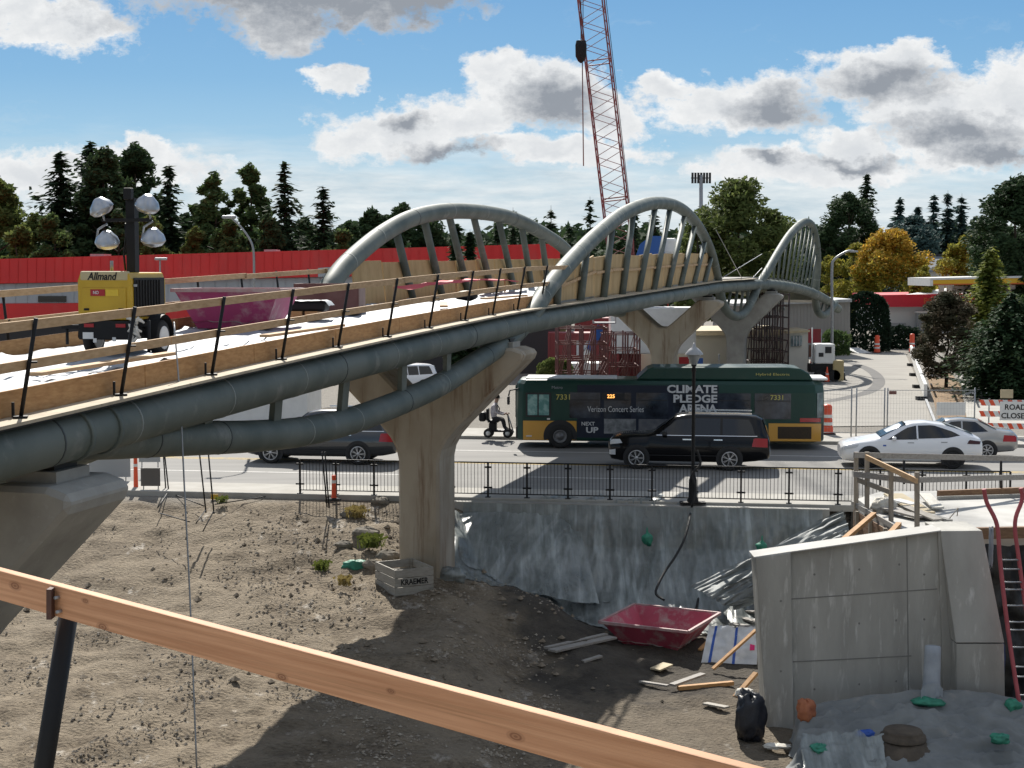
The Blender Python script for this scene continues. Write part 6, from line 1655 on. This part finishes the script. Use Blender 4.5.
g = thing('olive_shed', 'small olive green shed left of the lettered red container', 'building', gnd(540, 362, 0))
band([(528, 330), (566, 324), (566, 368), (528, 368)], 120, 5, 'olive', 'wall', g); band([(526, 328), (568, 321.5), (568, 324), (526, 331)], 119.6, 6, 'trim', 'roof', g)
M['beige'] = mat('beige painted wall', (.47, .45, .38), .75, (.42, .40, .33), .4)
g = thing('beige_building', 'long beige site building behind the farther pier', 'building', gnd(750, 372, 0))
band([(640, 336), (790, 335), (790, 372), (640, 372)], 104, 8, 'beige', 'wall', g); band([(638, 331.5), (791, 330), (791, 335), (638, 336)], 103.6, 9, 'cream', 'roof_edge', g)
MB().cyl(at(719, 369, 100), at(719, 354, 100), .06, n=8).build('downpipe', ['galv'], g, world=True)
g = thing('grey_warehouse', 'pale grey ribbed warehouse wall under the far arch', 'building', gnd(800, 362, 0))
band([(735, 306), (850, 302), (850, 362), (735, 362)], 126, 14, mat('ribbed grey cladding', (.30, .29, .27), .7, (.26, .25, .23), .3), 'wall', g, 34)
band([(733, 303.5), (852, 299), (852, 302), (733, 306)], 125.6, 15, 'galv', 'roof_edge', g)
g = thing('site_cabin', 'small white site cabin with a barred window right of the dark shoring tower', 'cabin', gnd(799, 372, 0))
band([(789, 333), (808, 332), (808, 374), (789, 374)], 101, 4, mat('cabin white', (.60, .58, .52), .7, (.52, .50, .45), .8), 'wall', g)
wf = band([(791, 336), (802, 335.5), (802, 346), (791, 346.5)], 100.9, .1, 'glass_mid', 'window', g)
mb = MB(); [mb.beam(at(x, 336, 100.85), at(x, 346, 100.85), .06, .05, up=(0, 1, 0)) for x in (793.5, 796.5, 799.5)]; mb.build('window_bars', ['galv'], wf, world=False); 
inv = g.matrix_basis.inverted()
for v in wf.children[0].data.vertices if False else [k for k in col.objects if k.parent == wf][0].data.vertices: v.co = inv @ v.co
band([(787, 331), (810, 330), (810, 332), (787, 333.5)], 100.8, 4.4, 'cream', 'roof_edge', g)
M['banner'] = mat('red banner cloth', (.42, .03, .05), .7, (.30, .06, .06), .7)
g = thing('printed_sign', 'red printed panel on posts right of the white site cabin', 'sign', gnd(814, 364, 0))
band([(808, 329), (821, 329), (821, 343), (808, 343)], 112, .06, 'banner', 'panel', g); band([(809, 345), (820, 345), (820, 357), (809, 357)], 112, .06, mat('brown panel', (.16, .07, .05), .7), 'lower_panel', g)
MB().cyl(at(808, 364, 112.1), at(808, 329, 112.1), .06, n=6).cyl(at(821, 364, 112.1), at(821, 329, 112.1), .06, n=6).build('post', ['galv'], g, world=True)
# dome tents / wrapped heap
c_ = at(748, 322, 112); zt_h = c_.z
o = MB().grid(lambda u, v: Vector((c_.x + math.cos(u * 6.283) * (.15 + 2.6 * v) , 112 + math.sin(u * 6.283) * (.15 + 2.6 * v), zt_h * (1 - v ** 2.2) + .25 * fbm((math.cos(u * 6.283) * 2, math.sin(u * 6.283) * 2, v * 5), 3))), 28, 14).build('covered_heap', ['sheet'], loc=c_); tag(o, 'pale rounded plastic covered heap showing above the beige building', 'heap')
# red and blue notice boxes beside the lantern
for (x0, x1, y0, y1, mn, lb) in ((679, 689, 357, 366, 'red', 'small red notice panel behind the bus roof left of the lantern'), (696, 703, 358, 367, 'lift_blue', 'small blue notice panel behind the bus roof right of the lantern')):
    g = thing('notice_panel', lb, 'panel', gnd((x0 + x1) / 2, 385, 0)); Yq = gnd(600, 385, 0).y
    band([(x0, y0), (x1, y0), (x1, y1), (x0, y1)], Yq, .08, mn, 'panel', g); MB().cyl(at((x0 + x1) / 2, 385, Yq + .1), at((x0 + x1) / 2, y0, Yq + .1), .05, n=6).build('post', ['galv'], g, world=True)
# white towable generator
gb = gnd(824, 381, 0)
g = thing('site_generator', 'white towable generator with orange barriers at the side street corner', 'generator', gb)
MB().box((-.1, 0, 1.75), (1.25, 1.4, 1.25), bev=.08).build('housing', ['white'], g); MB().box((.1, -.71, 2.0), (.4, .03, .4)).build('control_panel', ['trim'], g); MB().box((-.35, -.71, 1.7), (.3, .03, .25)).build('louvre', ['trim'], g)
MB().box((0, 0, .85), (1.9, 1.3, .5)).build('chassis', ['black'], g)
for x in (-.4, .5): MB().cyl((x, -.75, .38), (x, -.5, .38), .38, n=14).build('wheel', ['rubber'], g)
MB().box((.75, -.5, .7), (.7, .5, 1.3), bev=.08).build('fuel_tank', [mat('tan tank', (.45, .36, .18), .6)], g)
MB().cyl((-.85, -.3, .2), (-.85, -.3, 3.4), .04, n=8).build('mast', ['white'], g)
g = thing('street_sign', 'white sign on a thin post before the dark clipped hedge', 'sign', gnd(860, 351, 0)); Yq = gnd(860, 351, 0).y
MB().cyl(at(860, 351, Yq), at(860, 318, Yq), .05, n=6).build('post', ['galv'], g, world=True); band([(856, 317), (862.5, 316), (862.5, 320.5), (856, 321.5)], Yq - .08, .06, 'white', 'sign_plate', g)
o = MB().box((0, 0, .04), (1.5, 2.4, .06)).build('fallen_sheet', ['white']); o.location = gnd(860, 352, .06); o.rotation_euler = (R(12), 0, .5); tag(o, 'pale sheet lying on the ground at the foot of the white street sign', 'sheet')
# cell tower
g = thing('cell_mast', 'thin mast with a crown of antenna panels above the broad olive tree', 'mast', gnd(701, 340, 0)); Yq = 190.0
MB().cyl(at(701, 333, Yq), at(701, 175, Yq), .35, .22, n=8).build('mast_pole', ['galv'], g, world=True)
mb = MB()
for k in range(7):
    p = at(692.5 + k * 2.9, 178, Yq + (k % 2) * .8); mb.box(p, (.26, .2, 1.3))
mb.build('antenna_panel', ['trim'], g, world=True); MB().beam(at(691, 178, Yq), at(711, 178, Yq), .12, .12).build('head_frame', ['trim'], g, world=True)

# ------------------------------------------------------------- filling station
g = thing('station_shop', 'low white shop with a crimson fascia behind the reddish tree', 'building', gnd(950, 335, 0))
YS = 172.0
M['shop_white'] = mat('shop white wall', (.55, .57, .57), .7, (.50, .52, .52), .2)
M['crimson'] = mat('crimson fascia', (.55, .014, .04), .5, (.5, .014, .036), .2)
band([(884, 307), (1070, 306), (1070, 333), (884, 333)], YS, 14, 'shop_white', 'wall', g)
band([(882, 295), (1075, 291.5), (1075, 306), (882, 307)], YS - .5, 15, 'crimson', 'fascia', g)
band([(884, 323), (906, 323), (906, 333), (884, 333)], YS - .2, .3, 'panel_grey', 'plinth', g)
band([(918, 313), (932, 313), (932, 333), (918, 333)], YS - 1.2, .8, 'panel_grey', 'door_panel', g); band([(917, 311.5), (933, 311.5), (933, 313), (917, 313)], YS - 1.3, 1, 'white', 'door_canopy', g)
f_ = [at(x, y, Y) for x, y, Y in ((905, 294.5, YS), (1060, 292, YS), (1040, 288, YS + 8), (958, 286, YS + 8))]
MB().add(f_, [(0, 1, 2, 3)]).build('roof', ['white'], g, world=True)
pr = at(970, 303.5, YS - .62)
MB().tube([pr + Vector((math.cos(a) * .62, 0, .62 + math.sin(a) * .62)) for a in [k * math.pi / 10 for k in range(20)]], .08, 6, closed=True).build('ring_emblem', ['white'], g, world=True)
tx = text('K', g, 'lettering', 'white', (0, 0, 0), height=.7, bold=.03); tx.location = pr + Vector((-.25, -.05, .28)) - Vector(g.location)
tx = text('FOOD MART', g, 'lettering', mat('orange lettering', (.55, .14, .03), .5), (0, 0, 0), height=.62); tx.location = at(924, 303.5, YS - .55) - Vector(g.location)
g = thing('station_canopy', 'flat filling station canopy with white and yellow orange fascia on white posts', 'canopy', gnd(1000, 333, 0))
M['canopy_y'] = mat('canopy yellow', (.72, .42, .02), .5); M['canopy_o'] = mat('canopy orange', (.55, .12, .02), .5)
YK = 160.0
band([(930, 278), (1080, 274.5), (1080, 276.5), (930, 280)], YK, 9, 'white', 'top_band', g); band([(933, 280), (1080, 276.6), (1080, 282), (933, 284)], YK + .05, 9, 'canopy_y', 'yellow_band', g); band([(933, 284), (1080, 282), (1080, 283.6), (933, 285)], YK + .03, 9, 'canopy_o', 'orange_band', g)
band([(930, 280), (933, 280), (933, 286), (930, 286)], YK - .03, 9, 'white', 'end_cap', g)
for x in (941, 949, 1012): MB().box(at(x, 308, YK + 3) , (.5, .5, 5.4), bev=.05).build('canopy_post', ['white'], g, world=True)
MB().beam(at(939, 284, YK + 2.6), at(951, 284, YK + 2.6), .5, .4).build('post_head', ['white'], g, world=True)
band([(952, 286), (1024, 285), (1024, 292), (952, 293)], YK + 6, .3, 'shop_white', 'canopy_wall', g)
g = thing('distant_house', 'grey roofed house among the trees above the filling station', 'house', gnd(935, 330, 0)); Yh = 215.0
band([(922, 268), (958, 268), (958, 300), (922, 300)], Yh, 10, 'shop_white', 'wall', g)
M['slate'] = mat('grey slate roof', (.16, .18, .21), .8, (.13, .15, .17), .5)
f_ = [at(918, 272, Yh - .5), at(962, 271, Yh - .5), at(952, 254, Yh + 6), at(928, 254, Yh + 6)]; b_ = [p + Vector((0, 12 - 2 * (p.y - Yh + .5), 0)) for p in f_]
MB().add(f_ + b_, [(0, 1, 2, 3), (4, 7, 6, 5), (3, 2, 6, 7)]).build('roof', ['slate'], g, world=True)
# brown earth behind for the far lots
# ================================================================== TREES
def leafmat(name, c, c2, c3=None, tr=.35):
    k_ = 1.3 if 'conifer' in name or 'hedge' in name else 1.75
    c, c2 = tuple(q * k_ for q in c), tuple(q * k_ for q in c2); c3 = c3 and tuple(q * k_ for q in c3)
    m = mat(name, c, .75, c2, .9, p=(.35, .65), spec=.12, c3=c3, scale3=1.6, p3=(.55, .68), transl=min(.6, tr + .12))
    return m
leafmat('leaf dark conifer', (.034, .056, .026), (.020, .038, .020), tr=.18)
leafmat('leaf olive', (.085, .105, .030), (.050, .070, .022), (.13, .14, .05))
leafmat('leaf mid green', (.055, .085, .028), (.035, .058, .022), (.09, .11, .04))
leafmat('leaf dark green', (.030, .050, .020), (.018, .034, .015), (.05, .068, .028), tr=.2)
leafmat('leaf yellow', (.32, .20, .025), (.25, .18, .03), (.36, .17, .03), tr=.45)
leafmat('leaf yellow green', (.20, .18, .03), (.13, .14, .03), (.27, .21, .03), tr=.45)
leafmat('leaf blue green', (.040, .070, .062), (.028, .050, .048), tr=.15)
leafmat('leaf bronze', (.060, .044, .026), (.034, .038, .020), (.14, .10, .07), tr=.2)
leafmat('leaf golden cypress', (.15, .16, .03), (.07, .10, .025), (.22, .20, .04))
leafmat('leaf pine', (.028, .050, .022), (.016, .032, .016), (.05, .072, .026), tr=.15)
leafmat('leaf hedge', (.014, .028, .014), (.010, .020, .011), tr=.1)
M['bark'] = mat('brown bark', (.09, .07, .05), .9, (.05, .04, .03), 3, stretch=(3, 3, .6), bump=.4)
for k_ in list(MATS):
    if k_.startswith('leaf '): M[k_] = MATS[k_]
def leafcloud(mb, r_, centers, size, per, flat=.5, m=0):
    for c, rx, ry, rz in centers:
        for _ in range(per):
            d = Vector((r_.gauss(0, 1), r_.gauss(0, 1), r_.gauss(0, 1))).normalized() * (r_.random() ** .45)
            p = Vector((c.x + d.x * rx, c.y + d.y * ry, c.z + d.z * rz)); s = size * r_.uniform(.6, 1.4)
            a = Vector((r_.gauss(0, 1), r_.gauss(0, 1), r_.gauss(0, flat))).normalized(); b_ = a.orthogonal().normalized(); b_.rotate(Matrix.Rotation(r_.uniform(0, 6.3), 3, a)) if False else None
            a *= s; b_ = b_ * s * .55
            i = len(mb.v); mb.v += [p - a, p + b_, p + a, p - b_ * r_.uniform(.6, 1)]; mb.f.append([i, i + 1, i + 2, i + 3]); mb.m.append(m); mb.s.append(False)
def trunk_part(g, r_, h, rad, lean, limbs, crown_w):
    pts = [Vector((lean * (k / 6) ** 1.5 + r_.uniform(-.1, .1) * (k > 0), r_.uniform(-.1, .1) * (k > 0), h * k / 6)) for k in range(7)]
    mb = MB().tube(pts, [rad * (1.15 - .95 * k / 6) for k in range(7)], 8)
    for k in range(limbs):
        q = r_.uniform(.35, .9); p = pts[int(q * 6)]; a = r_.uniform(0, 6.3); l = crown_w * .42 * (1.1 - q * .5)
        e = p + Vector((math.cos(a) * l, math.sin(a) * l, l * r_.uniform(.4, .9))); mid = p.lerp(e, .5) + Vector((0, 0, -.06 * l))
        mb.tube([p, mid, e], [rad * .4, rad * .25, rad * .08], 5)
    mb.build('trunk', ['bark'], g)
def broadleaf(name, label, px, ytop, wpx, Y, mname, cat_='tree', dens=1.0, base=0.0, low=.18, leaf=.34, ncl=34, narrow=1.0, seed=0, m2=None, group=None):
    ncl = int(ncl * 1.55); dens *= 1.15
    r_ = random.Random(seed + int(px * 7 + ytop)); top_ = at(px, ytop, Y); x0 = top_.x; h = top_.z - base; w_ = wpx / F * Y
    ncl = int(ncl * max(1, .62 * h / w_)); g = thing(name, label, cat_, (x0, Y, base), 0, group); trunk_part(g, r_, h * .85, max(.08, h * .018), r_.uniform(-.4, .4), 9, w_)
    cs_ = []
    for _ in range(ncl):
        t_ = r_.random() ** .85; z = h * lerp(low, .96, t_); prof = math.sin(min(1, (t_ * .86 + .14)) * math.pi) ** .6 if narrow == 1 else (1 - t_ ** 2.4) ** .6 * min(1, .5 + t_ * 2)
        a = r_.uniform(0, 6.283); rr = w_ * .5 * max(.25, prof) * math.sqrt(r_.uniform(.05, 1)) * .98; q = w_ * r_.choice((.07, .10, .13, .17)) * r_.uniform(.85, 1.2)
        cs_.append((Vector((math.cos(a) * rr, math.sin(a) * rr, z)), q, q, q * r_.uniform(.6, .95)))
    cs_.append((Vector((0, 0, h * .96)), w_ * .10, w_ * .10, h * .05))
    mb = MB(); leafcloud(mb, r_, cs_, leaf * .72, int(150 * dens))
    if m2: 
        for i in range(len(mb.m)):
            if (mb.v[mb.f[i][0]].z / h + r_.gauss(0, .16)) > .62: mb.m[i] = 1
    mb.build('crown', [mname] + ([m2] if m2 else []), g, fix=False); return g
def conifer(name, label, px, ytop, wpx, Y, mname, base=0.0, tiers=34, cat_='tree', low=.1, seed=0, dens=1.0, group=None, droop=.35, sz=1.0):
    r_ = random.Random(seed + int(px * 5 + ytop)); top_ = at(px, ytop, Y); h = top_.z - base; w_ = wpx / F * Y
    g = thing(name, label, cat_, (top_.x, Y, base), 0, group)
    MB().tube([(0, 0, 0), (.05, 0, h * .5), (0, 0, h * .99)], [h * .016, h * .010, h * .001], 8).build('trunk', ['bark'], g)
    mb = MB()
    for k in range(tiers):
        t_ = (k + r_.uniform(-.3, .3)) / tiers; t_ = max(0, min(.99, t_)); z = h * lerp(low, .985, t_ ** .9); wpxk = 1.25; Rr = w_ * .72 * (1 - t_) ** .8 * r_.uniform(.8, 1.15) * (1 if t_ > .12 else .75) + .12
        nb = max(4, int((7.5 - 3 * t_) * dens))
        for j in range(nb):
            a = 6.283 * j / nb + r_.uniform(-.5, .5); l = Rr * r_.choice((.45, .7, .9, 1.0, 1.25)) * r_.uniform(.85, 1.15); dirv = Vector((math.cos(a), math.sin(a), 0)); side_ = Vector((-math.sin(a), math.cos(a), 0))
            nc = max(5, int(l * 6.5 * dens))
            for c in range(nc):
                q = (c + r_.random()) / nc; p = Vector((0, 0, z)) + dirv * l * q + Vector((0, 0, -droop * l * q * q + .16 * l * q)) + side_ * r_.gauss(0, .10 * l * (1 - q * .5)) + Vector((0, 0, r_.gauss(0, .07 * l + .12)))
                s = (.27 + .16 * r_.random()) * (1.2 - .5 * q) * sz * (h / 14) ** .3; u = (dirv * r_.uniform(.4, 1) + side_ * r_.gauss(0, .7) + Vector((0, 0, r_.uniform(-.5, .15)))).normalized() * s * 1.5; v = (u.cross(Vector((r_.gauss(0, .4), r_.gauss(0, .4), 1)))).normalized() * s * .6
                i = len(mb.v); mb.v += [p - u * .6, p + v, p + u, p - v]; mb.f.append([i, i + 1, i + 2, i + 3]); mb.m.append(0); mb.s.append(False)
    mb.build('crown', [mname], g, fix=False); return g
DC, OL, MG, DG, YE, YG, BG_, BZ, GC, PN, HG = ['leaf ' + k for k in ('dark conifer', 'olive', 'mid green', 'dark green', 'yellow', 'yellow green', 'blue green', 'bronze', 'golden cypress', 'pine', 'hedge')]
# row behind the red store, left to right
broadleaf('broadleaf_tree', 'olive tree cut by the left edge of the view', -4, 176, 66, 132, OL)
broadleaf('broadleaf_tree', 'low olive tree between the left edge and the dark conifers', 34, 214, 52, 130, OL, ncl=26)
conifer('conifer_tree', 'leftmost dark conifer of the tall group behind the light tower', 60, 148, 84, 136, DC, dens=1.2, droop=.2)
conifer('conifer_tree', 'tall dark conifer with a ragged top left of the light tower mast', 90, 138, 90, 140, DC, dens=1.25, droop=.15, seed=3)
broadleaf('broadleaf_tree', 'dark broadleaf tree between the ragged conifer and the light tower mast', 106, 148, 74, 134, DG, ncl=46, low=.1)
broadleaf('broadleaf_tree', 'loose dark poplar directly behind the light tower mast', 135, 143, 66, 138, DG, ncl=44, low=.12)
conifer('conifer_tree', 'slim dark conifer just right of the light tower lamps', 169, 162, 56, 134, DC)
broadleaf('broadleaf_tree', 'sparse mid green tree left of the thin poplar behind the gooseneck lamp', 214, 172, 58, 132, MG, ncl=24, dens=.8)
broadleaf('broadleaf_tree', 'thin sparse poplar behind the gooseneck lamp', 250, 163, 44, 134, MG, ncl=30, dens=.6)
conifer('conifer_tree', 'well shaped dark conifer right of the thin poplar', 284, 160, 62, 130, DC)
conifer('conifer_tree', 'smaller dark conifer left of the treeline gap', 323, 184, 58, 132, DC)
broadleaf('broadleaf_tree', 'low dark tree filling the gap left of the smaller conifer', 305, 218, 50, 140, DG, ncl=26)
broadleaf('broadleaf_tree', 'low dark tree under the slim conifer', 186, 214, 46, 140, DG, ncl=24)
broadleaf('broadleaf_tree', 'low dark tree right of the smaller conifer', 348, 222, 44, 150, DG, ncl=22)
for k, (px, yt, w_, kd) in enumerate(((372, 209, 54, 0), (404, 203, 50, 0), (386, 216, 60, 0), (430, 222, 50, 0))):
    broadleaf('broadleaf_tree', ('dark round tree at the left end of the clump left of the first arch', 'tallest dark tree of the clump left of the first arch', 'middle dark tree of the clump left of the first arch', 'dark tree at the right end of the clump under the first arch')[k], px, yt, w_, 168, DG, ncl=30, leaf=.42)
for k, (px, yt, w_, Y) in enumerate(((497, 214, 26, 190), (513, 206, 28, 186), (551, 204, 42, 170), (590, 195, 28, 160), (530, 216, 24, 195), (635, 200, 26, 185), (655, 196, 26, 185), (570, 222, 26, 185), (477, 222, 28, 180), (610, 212, 24, 190))):
    conifer('conifer_tree', ('small far conifer showing through the first arch top', 'pointed far conifer above the right shoulder of the first arch', 'broad dark conifer right of the first arch', 'slim conifer just left of the crane boom', 'faint far conifer right of the pointed one above the first arch', 'far conifer behind the crane boom foot', 'far conifer peeping over the middle arch crown', 'low far conifer between the broad and slim conifers', 'far conifer inside the first arch', 'low conifer behind the crane boom')[k], px, yt, w_, Y, DC, tiers=18)
conifer('columnar_shrub', 'green columnar evergreen standing inside the first arch', 456, 222, 16, 96, PN, low=.0, tiers=26, cat_='shrub', dens=1.5)
conifer('columnar_shrub', 'shorter green columnar evergreen standing inside the first arch', 470, 228, 15, 97, PN, low=.0, tiers=26, cat_='shrub', dens=1.5)
for k, (px, yt, w_) in enumerate(((20, 226, 60), (52, 214, 56), (118, 210, 60), (150, 216, 50), (230, 218, 56), (266, 214, 50), (196, 228, 44), (340, 230, 50))):
    broadleaf('broadleaf_tree', ('low olive tree filling in at the left edge', 'low olive tree at the foot of the leftmost conifer', 'low olive tree behind the light tower mast', 'low olive tree between the mast and the slim conifer', 'low olive tree between the sparse tree and the thin poplar', 'low olive tree between the poplar and the well shaped conifer', 'low olive tree below the lamp right of the slim conifer', 'low olive tree in the gap right of the smaller conifer')[k], px, yt, w_, 126, (OL, MG, DG)[k % 3], ncl=26, low=.05)
# middle and right
broadleaf('broadleaf_tree', 'broad olive tree behind the middle arch below the antenna mast', 738, 180, 112, 150, OL, ncl=64, dens=1.2, leaf=.36)
broadleaf('broadleaf_tree', 'lower olive tree hugging the left side of the broad olive tree', 700, 218, 50, 148, OL, ncl=26)
broadleaf('broadleaf_tree', 'smaller olive tree between the broad olive tree and the far arch', 775, 222, 50, 156, MG, ncl=28)
conifer('conifer_tree', 'tall dark conifer with a blunt top behind the yellow maple', 867, 170, 40, 236, DC, dens=1.3)
broadleaf('broadleaf_tree', 'dark round tree left of the blunt topped conifer', 848, 192, 66, 232, DG, ncl=44, leaf=.42)
broadleaf('broadleaf_tree', 'low dark tree just right of the far arch', 828, 226, 40, 230, DG, ncl=24)
for k, (px, yt, w_) in enumerate(((900, 196, 34), (918, 204, 34), (934, 192, 30), (948, 189, 26), (962, 192, 28), (976, 214, 28))):
    conifer('conifer_tree', ('leftmost bluish far conifer right of the blunt topped one', 'second bluish far conifer from the left, lower and rounder', 'third bluish far conifer from the left', 'fourth bluish far conifer from the left, slim and tall', 'fifth bluish far conifer from the left, standing out on the skyline', 'lowest bluish far conifer beside the big right hand tree')[k], px, yt, w_, 250, BG_, tiers=22, dens=1.1, sz=1.4)
broadleaf('broadleaf_tree', 'bluish far tree mass under the row of far conifers', 915, 216, 70, 240, BG_, ncl=34, leaf=.5)
broadleaf('broadleaf_tree', 'big dark olive tree at the right edge of the view', 1016, 178, 92, 165, DG, ncl=60, dens=1.2, leaf=.4)
broadleaf('broadleaf_tree', 'bright yellow orange maple left of the filling station', 892, 233, 84, 200, YG, ncl=54, dens=1.3, leaf=.36, m2=YE, low=.08)
broadleaf('broadleaf_tree', 'yellow green tree left of the bright maple', 855, 243, 58, 205, YG, ncl=36, leaf=.3, low=.05)
broadleaf('broadleaf_tree', 'low yellow green tree by the far arch foot', 828, 256, 40, 200, YG, ncl=24, leaf=.28, low=.02)
broadleaf('broadleaf_tree', 'yellow green tree above the station canopy', 965, 236, 60, 185, YG, ncl=36, leaf=.36)
broadleaf('broadleaf_tree', 'olive tree behind the golden cypress', 1006, 250, 50, 180, MG, ncl=30, leaf=.36)
broadleaf('broadleaf_tree', 'small yellow green tree left of the station canopy', 925, 266, 34, 176, YG, ncl=20)
def hedge(name, label, px0, px1, yt, yb, Y, mname, d=2.0, n=5000, cat_='hedge', leaf=.10, rough=.18):
    r_ = random.Random(int(px0)); a_ = at(px0, yt, Y); c_ = at(px1, yb, Y); base = max(0, c_.z) if c_.z > .3 else 0; h = a_.z - base; w_ = c_.x - a_.x
    g = thing(name, label, cat_, ((a_.x + c_.x) / 2, Y, base)); mb = MB()
    for _ in range(n):
        f_ = r_.randrange(4); x, y, z = r_.uniform(-.5, .5), r_.uniform(-.5, .5), r_.random()
        if f_ == 0: y = -.5
        elif f_ == 1: z = 1
        elif f_ == 2: x = r_.choice((-.5, .5))
        k = 1 - .25 * z ** 4
        p = Vector((x * w_ * k, y * d * k, z * h * (1 - .12 * (2 * x) ** 2))); p += p.normalized() * rough * fbm((p.x * 1.4, p.y * 1.4, p.z * 1.4), 3)
        s = leaf * r_.uniform(.6, 1.5); u = Vector((r_.gauss(0, 1), r_.gauss(0, 1), r_.gauss(0, 1.4))).normalized() * s; v = u.orthogonal().normalized() * s * .6
        i = len(mb.v); mb.v += [p - u, p + v, p + u, p - v]; mb.f.append([i, i + 1, i + 2, i + 3]); mb.m.append(0); mb.s.append(False)
    mb.build('foliage', [mname], g, fix=False); MB().cyl((0, 0, 0), (0, 0, h * .6), .08).build('stem', ['bark'], g)
hedge('clipped_hedge', 'tall dark clipped hedge block right of the far arch', 845, 886, 293, 353, 134, HG, 3.0, 6500, leaf=.16)
hedge('low_shrub', 'low dark shrubs along the shop wall left of the reddish tree', 886, 922, 329, 351, 138, HG, 2.2, 2600, 'shrub', .16, .5)
hedge('low_shrub', 'low green shrub at the foot of the street lamp under the far arch', 822, 846, 333, 354, 120, MG, 2, 1800, 'shrub', .14, .6)
hedge('low_shrub', 'trimmed green shrub behind the bus front', 541, 572, 361, 376, 92, OL, 1.8, 1800, 'shrub', .12, .3)
broadleaf('small_tree', 'reddish bronze small tree beside the side street', 948, 292, 66, 92, BZ, leaf=.13, ncl=70, dens=1.4, low=.12, cat_='tree')
conifer('cypress_tree', 'slim golden green cypress at the right edge', 991, 249, 44, 96, GC, tiers=46, low=.02, dens=2.0, droop=-.5, sz=.75)
conifer('pine_tree', 'bushy dark green pine at the right edge below the cypress', 1012, 294, 84, 84, PN, tiers=40, low=.03, dens=2.9, droop=.1, sz=.6)
broadleaf('small_tree', 'green shrubby tree right of the golden cypress', 1024, 296, 40, 98, MG, leaf=.16, ncl=30, cat_='tree')

# far wood behind everything, one mass
r_ = random.Random(99); mb = MB(); cs_ = []
for k in range(420):
    px = -80 + k * 2.9; Y = 300 + r_.uniform(-20, 40); top_ = at(px, 232 + 14 * fbm((px * .012, 3, 1), 4) + r_.uniform(-4, 8), Y)
    for z in range(5): cs_.append((Vector((top_.x + r_.uniform(-2, 2), Y, top_.z * (1 - .19 * z) - 1.2)), 2.2 + z * .5, 2, 2.2))
leafcloud(mb, r_, cs_, 1.1, 22)
o = mb.build('far_wood', [DG], fix=False); tag(o, 'dark far wood closing the skyline behind the buildings', 'wood', kind='stuff')
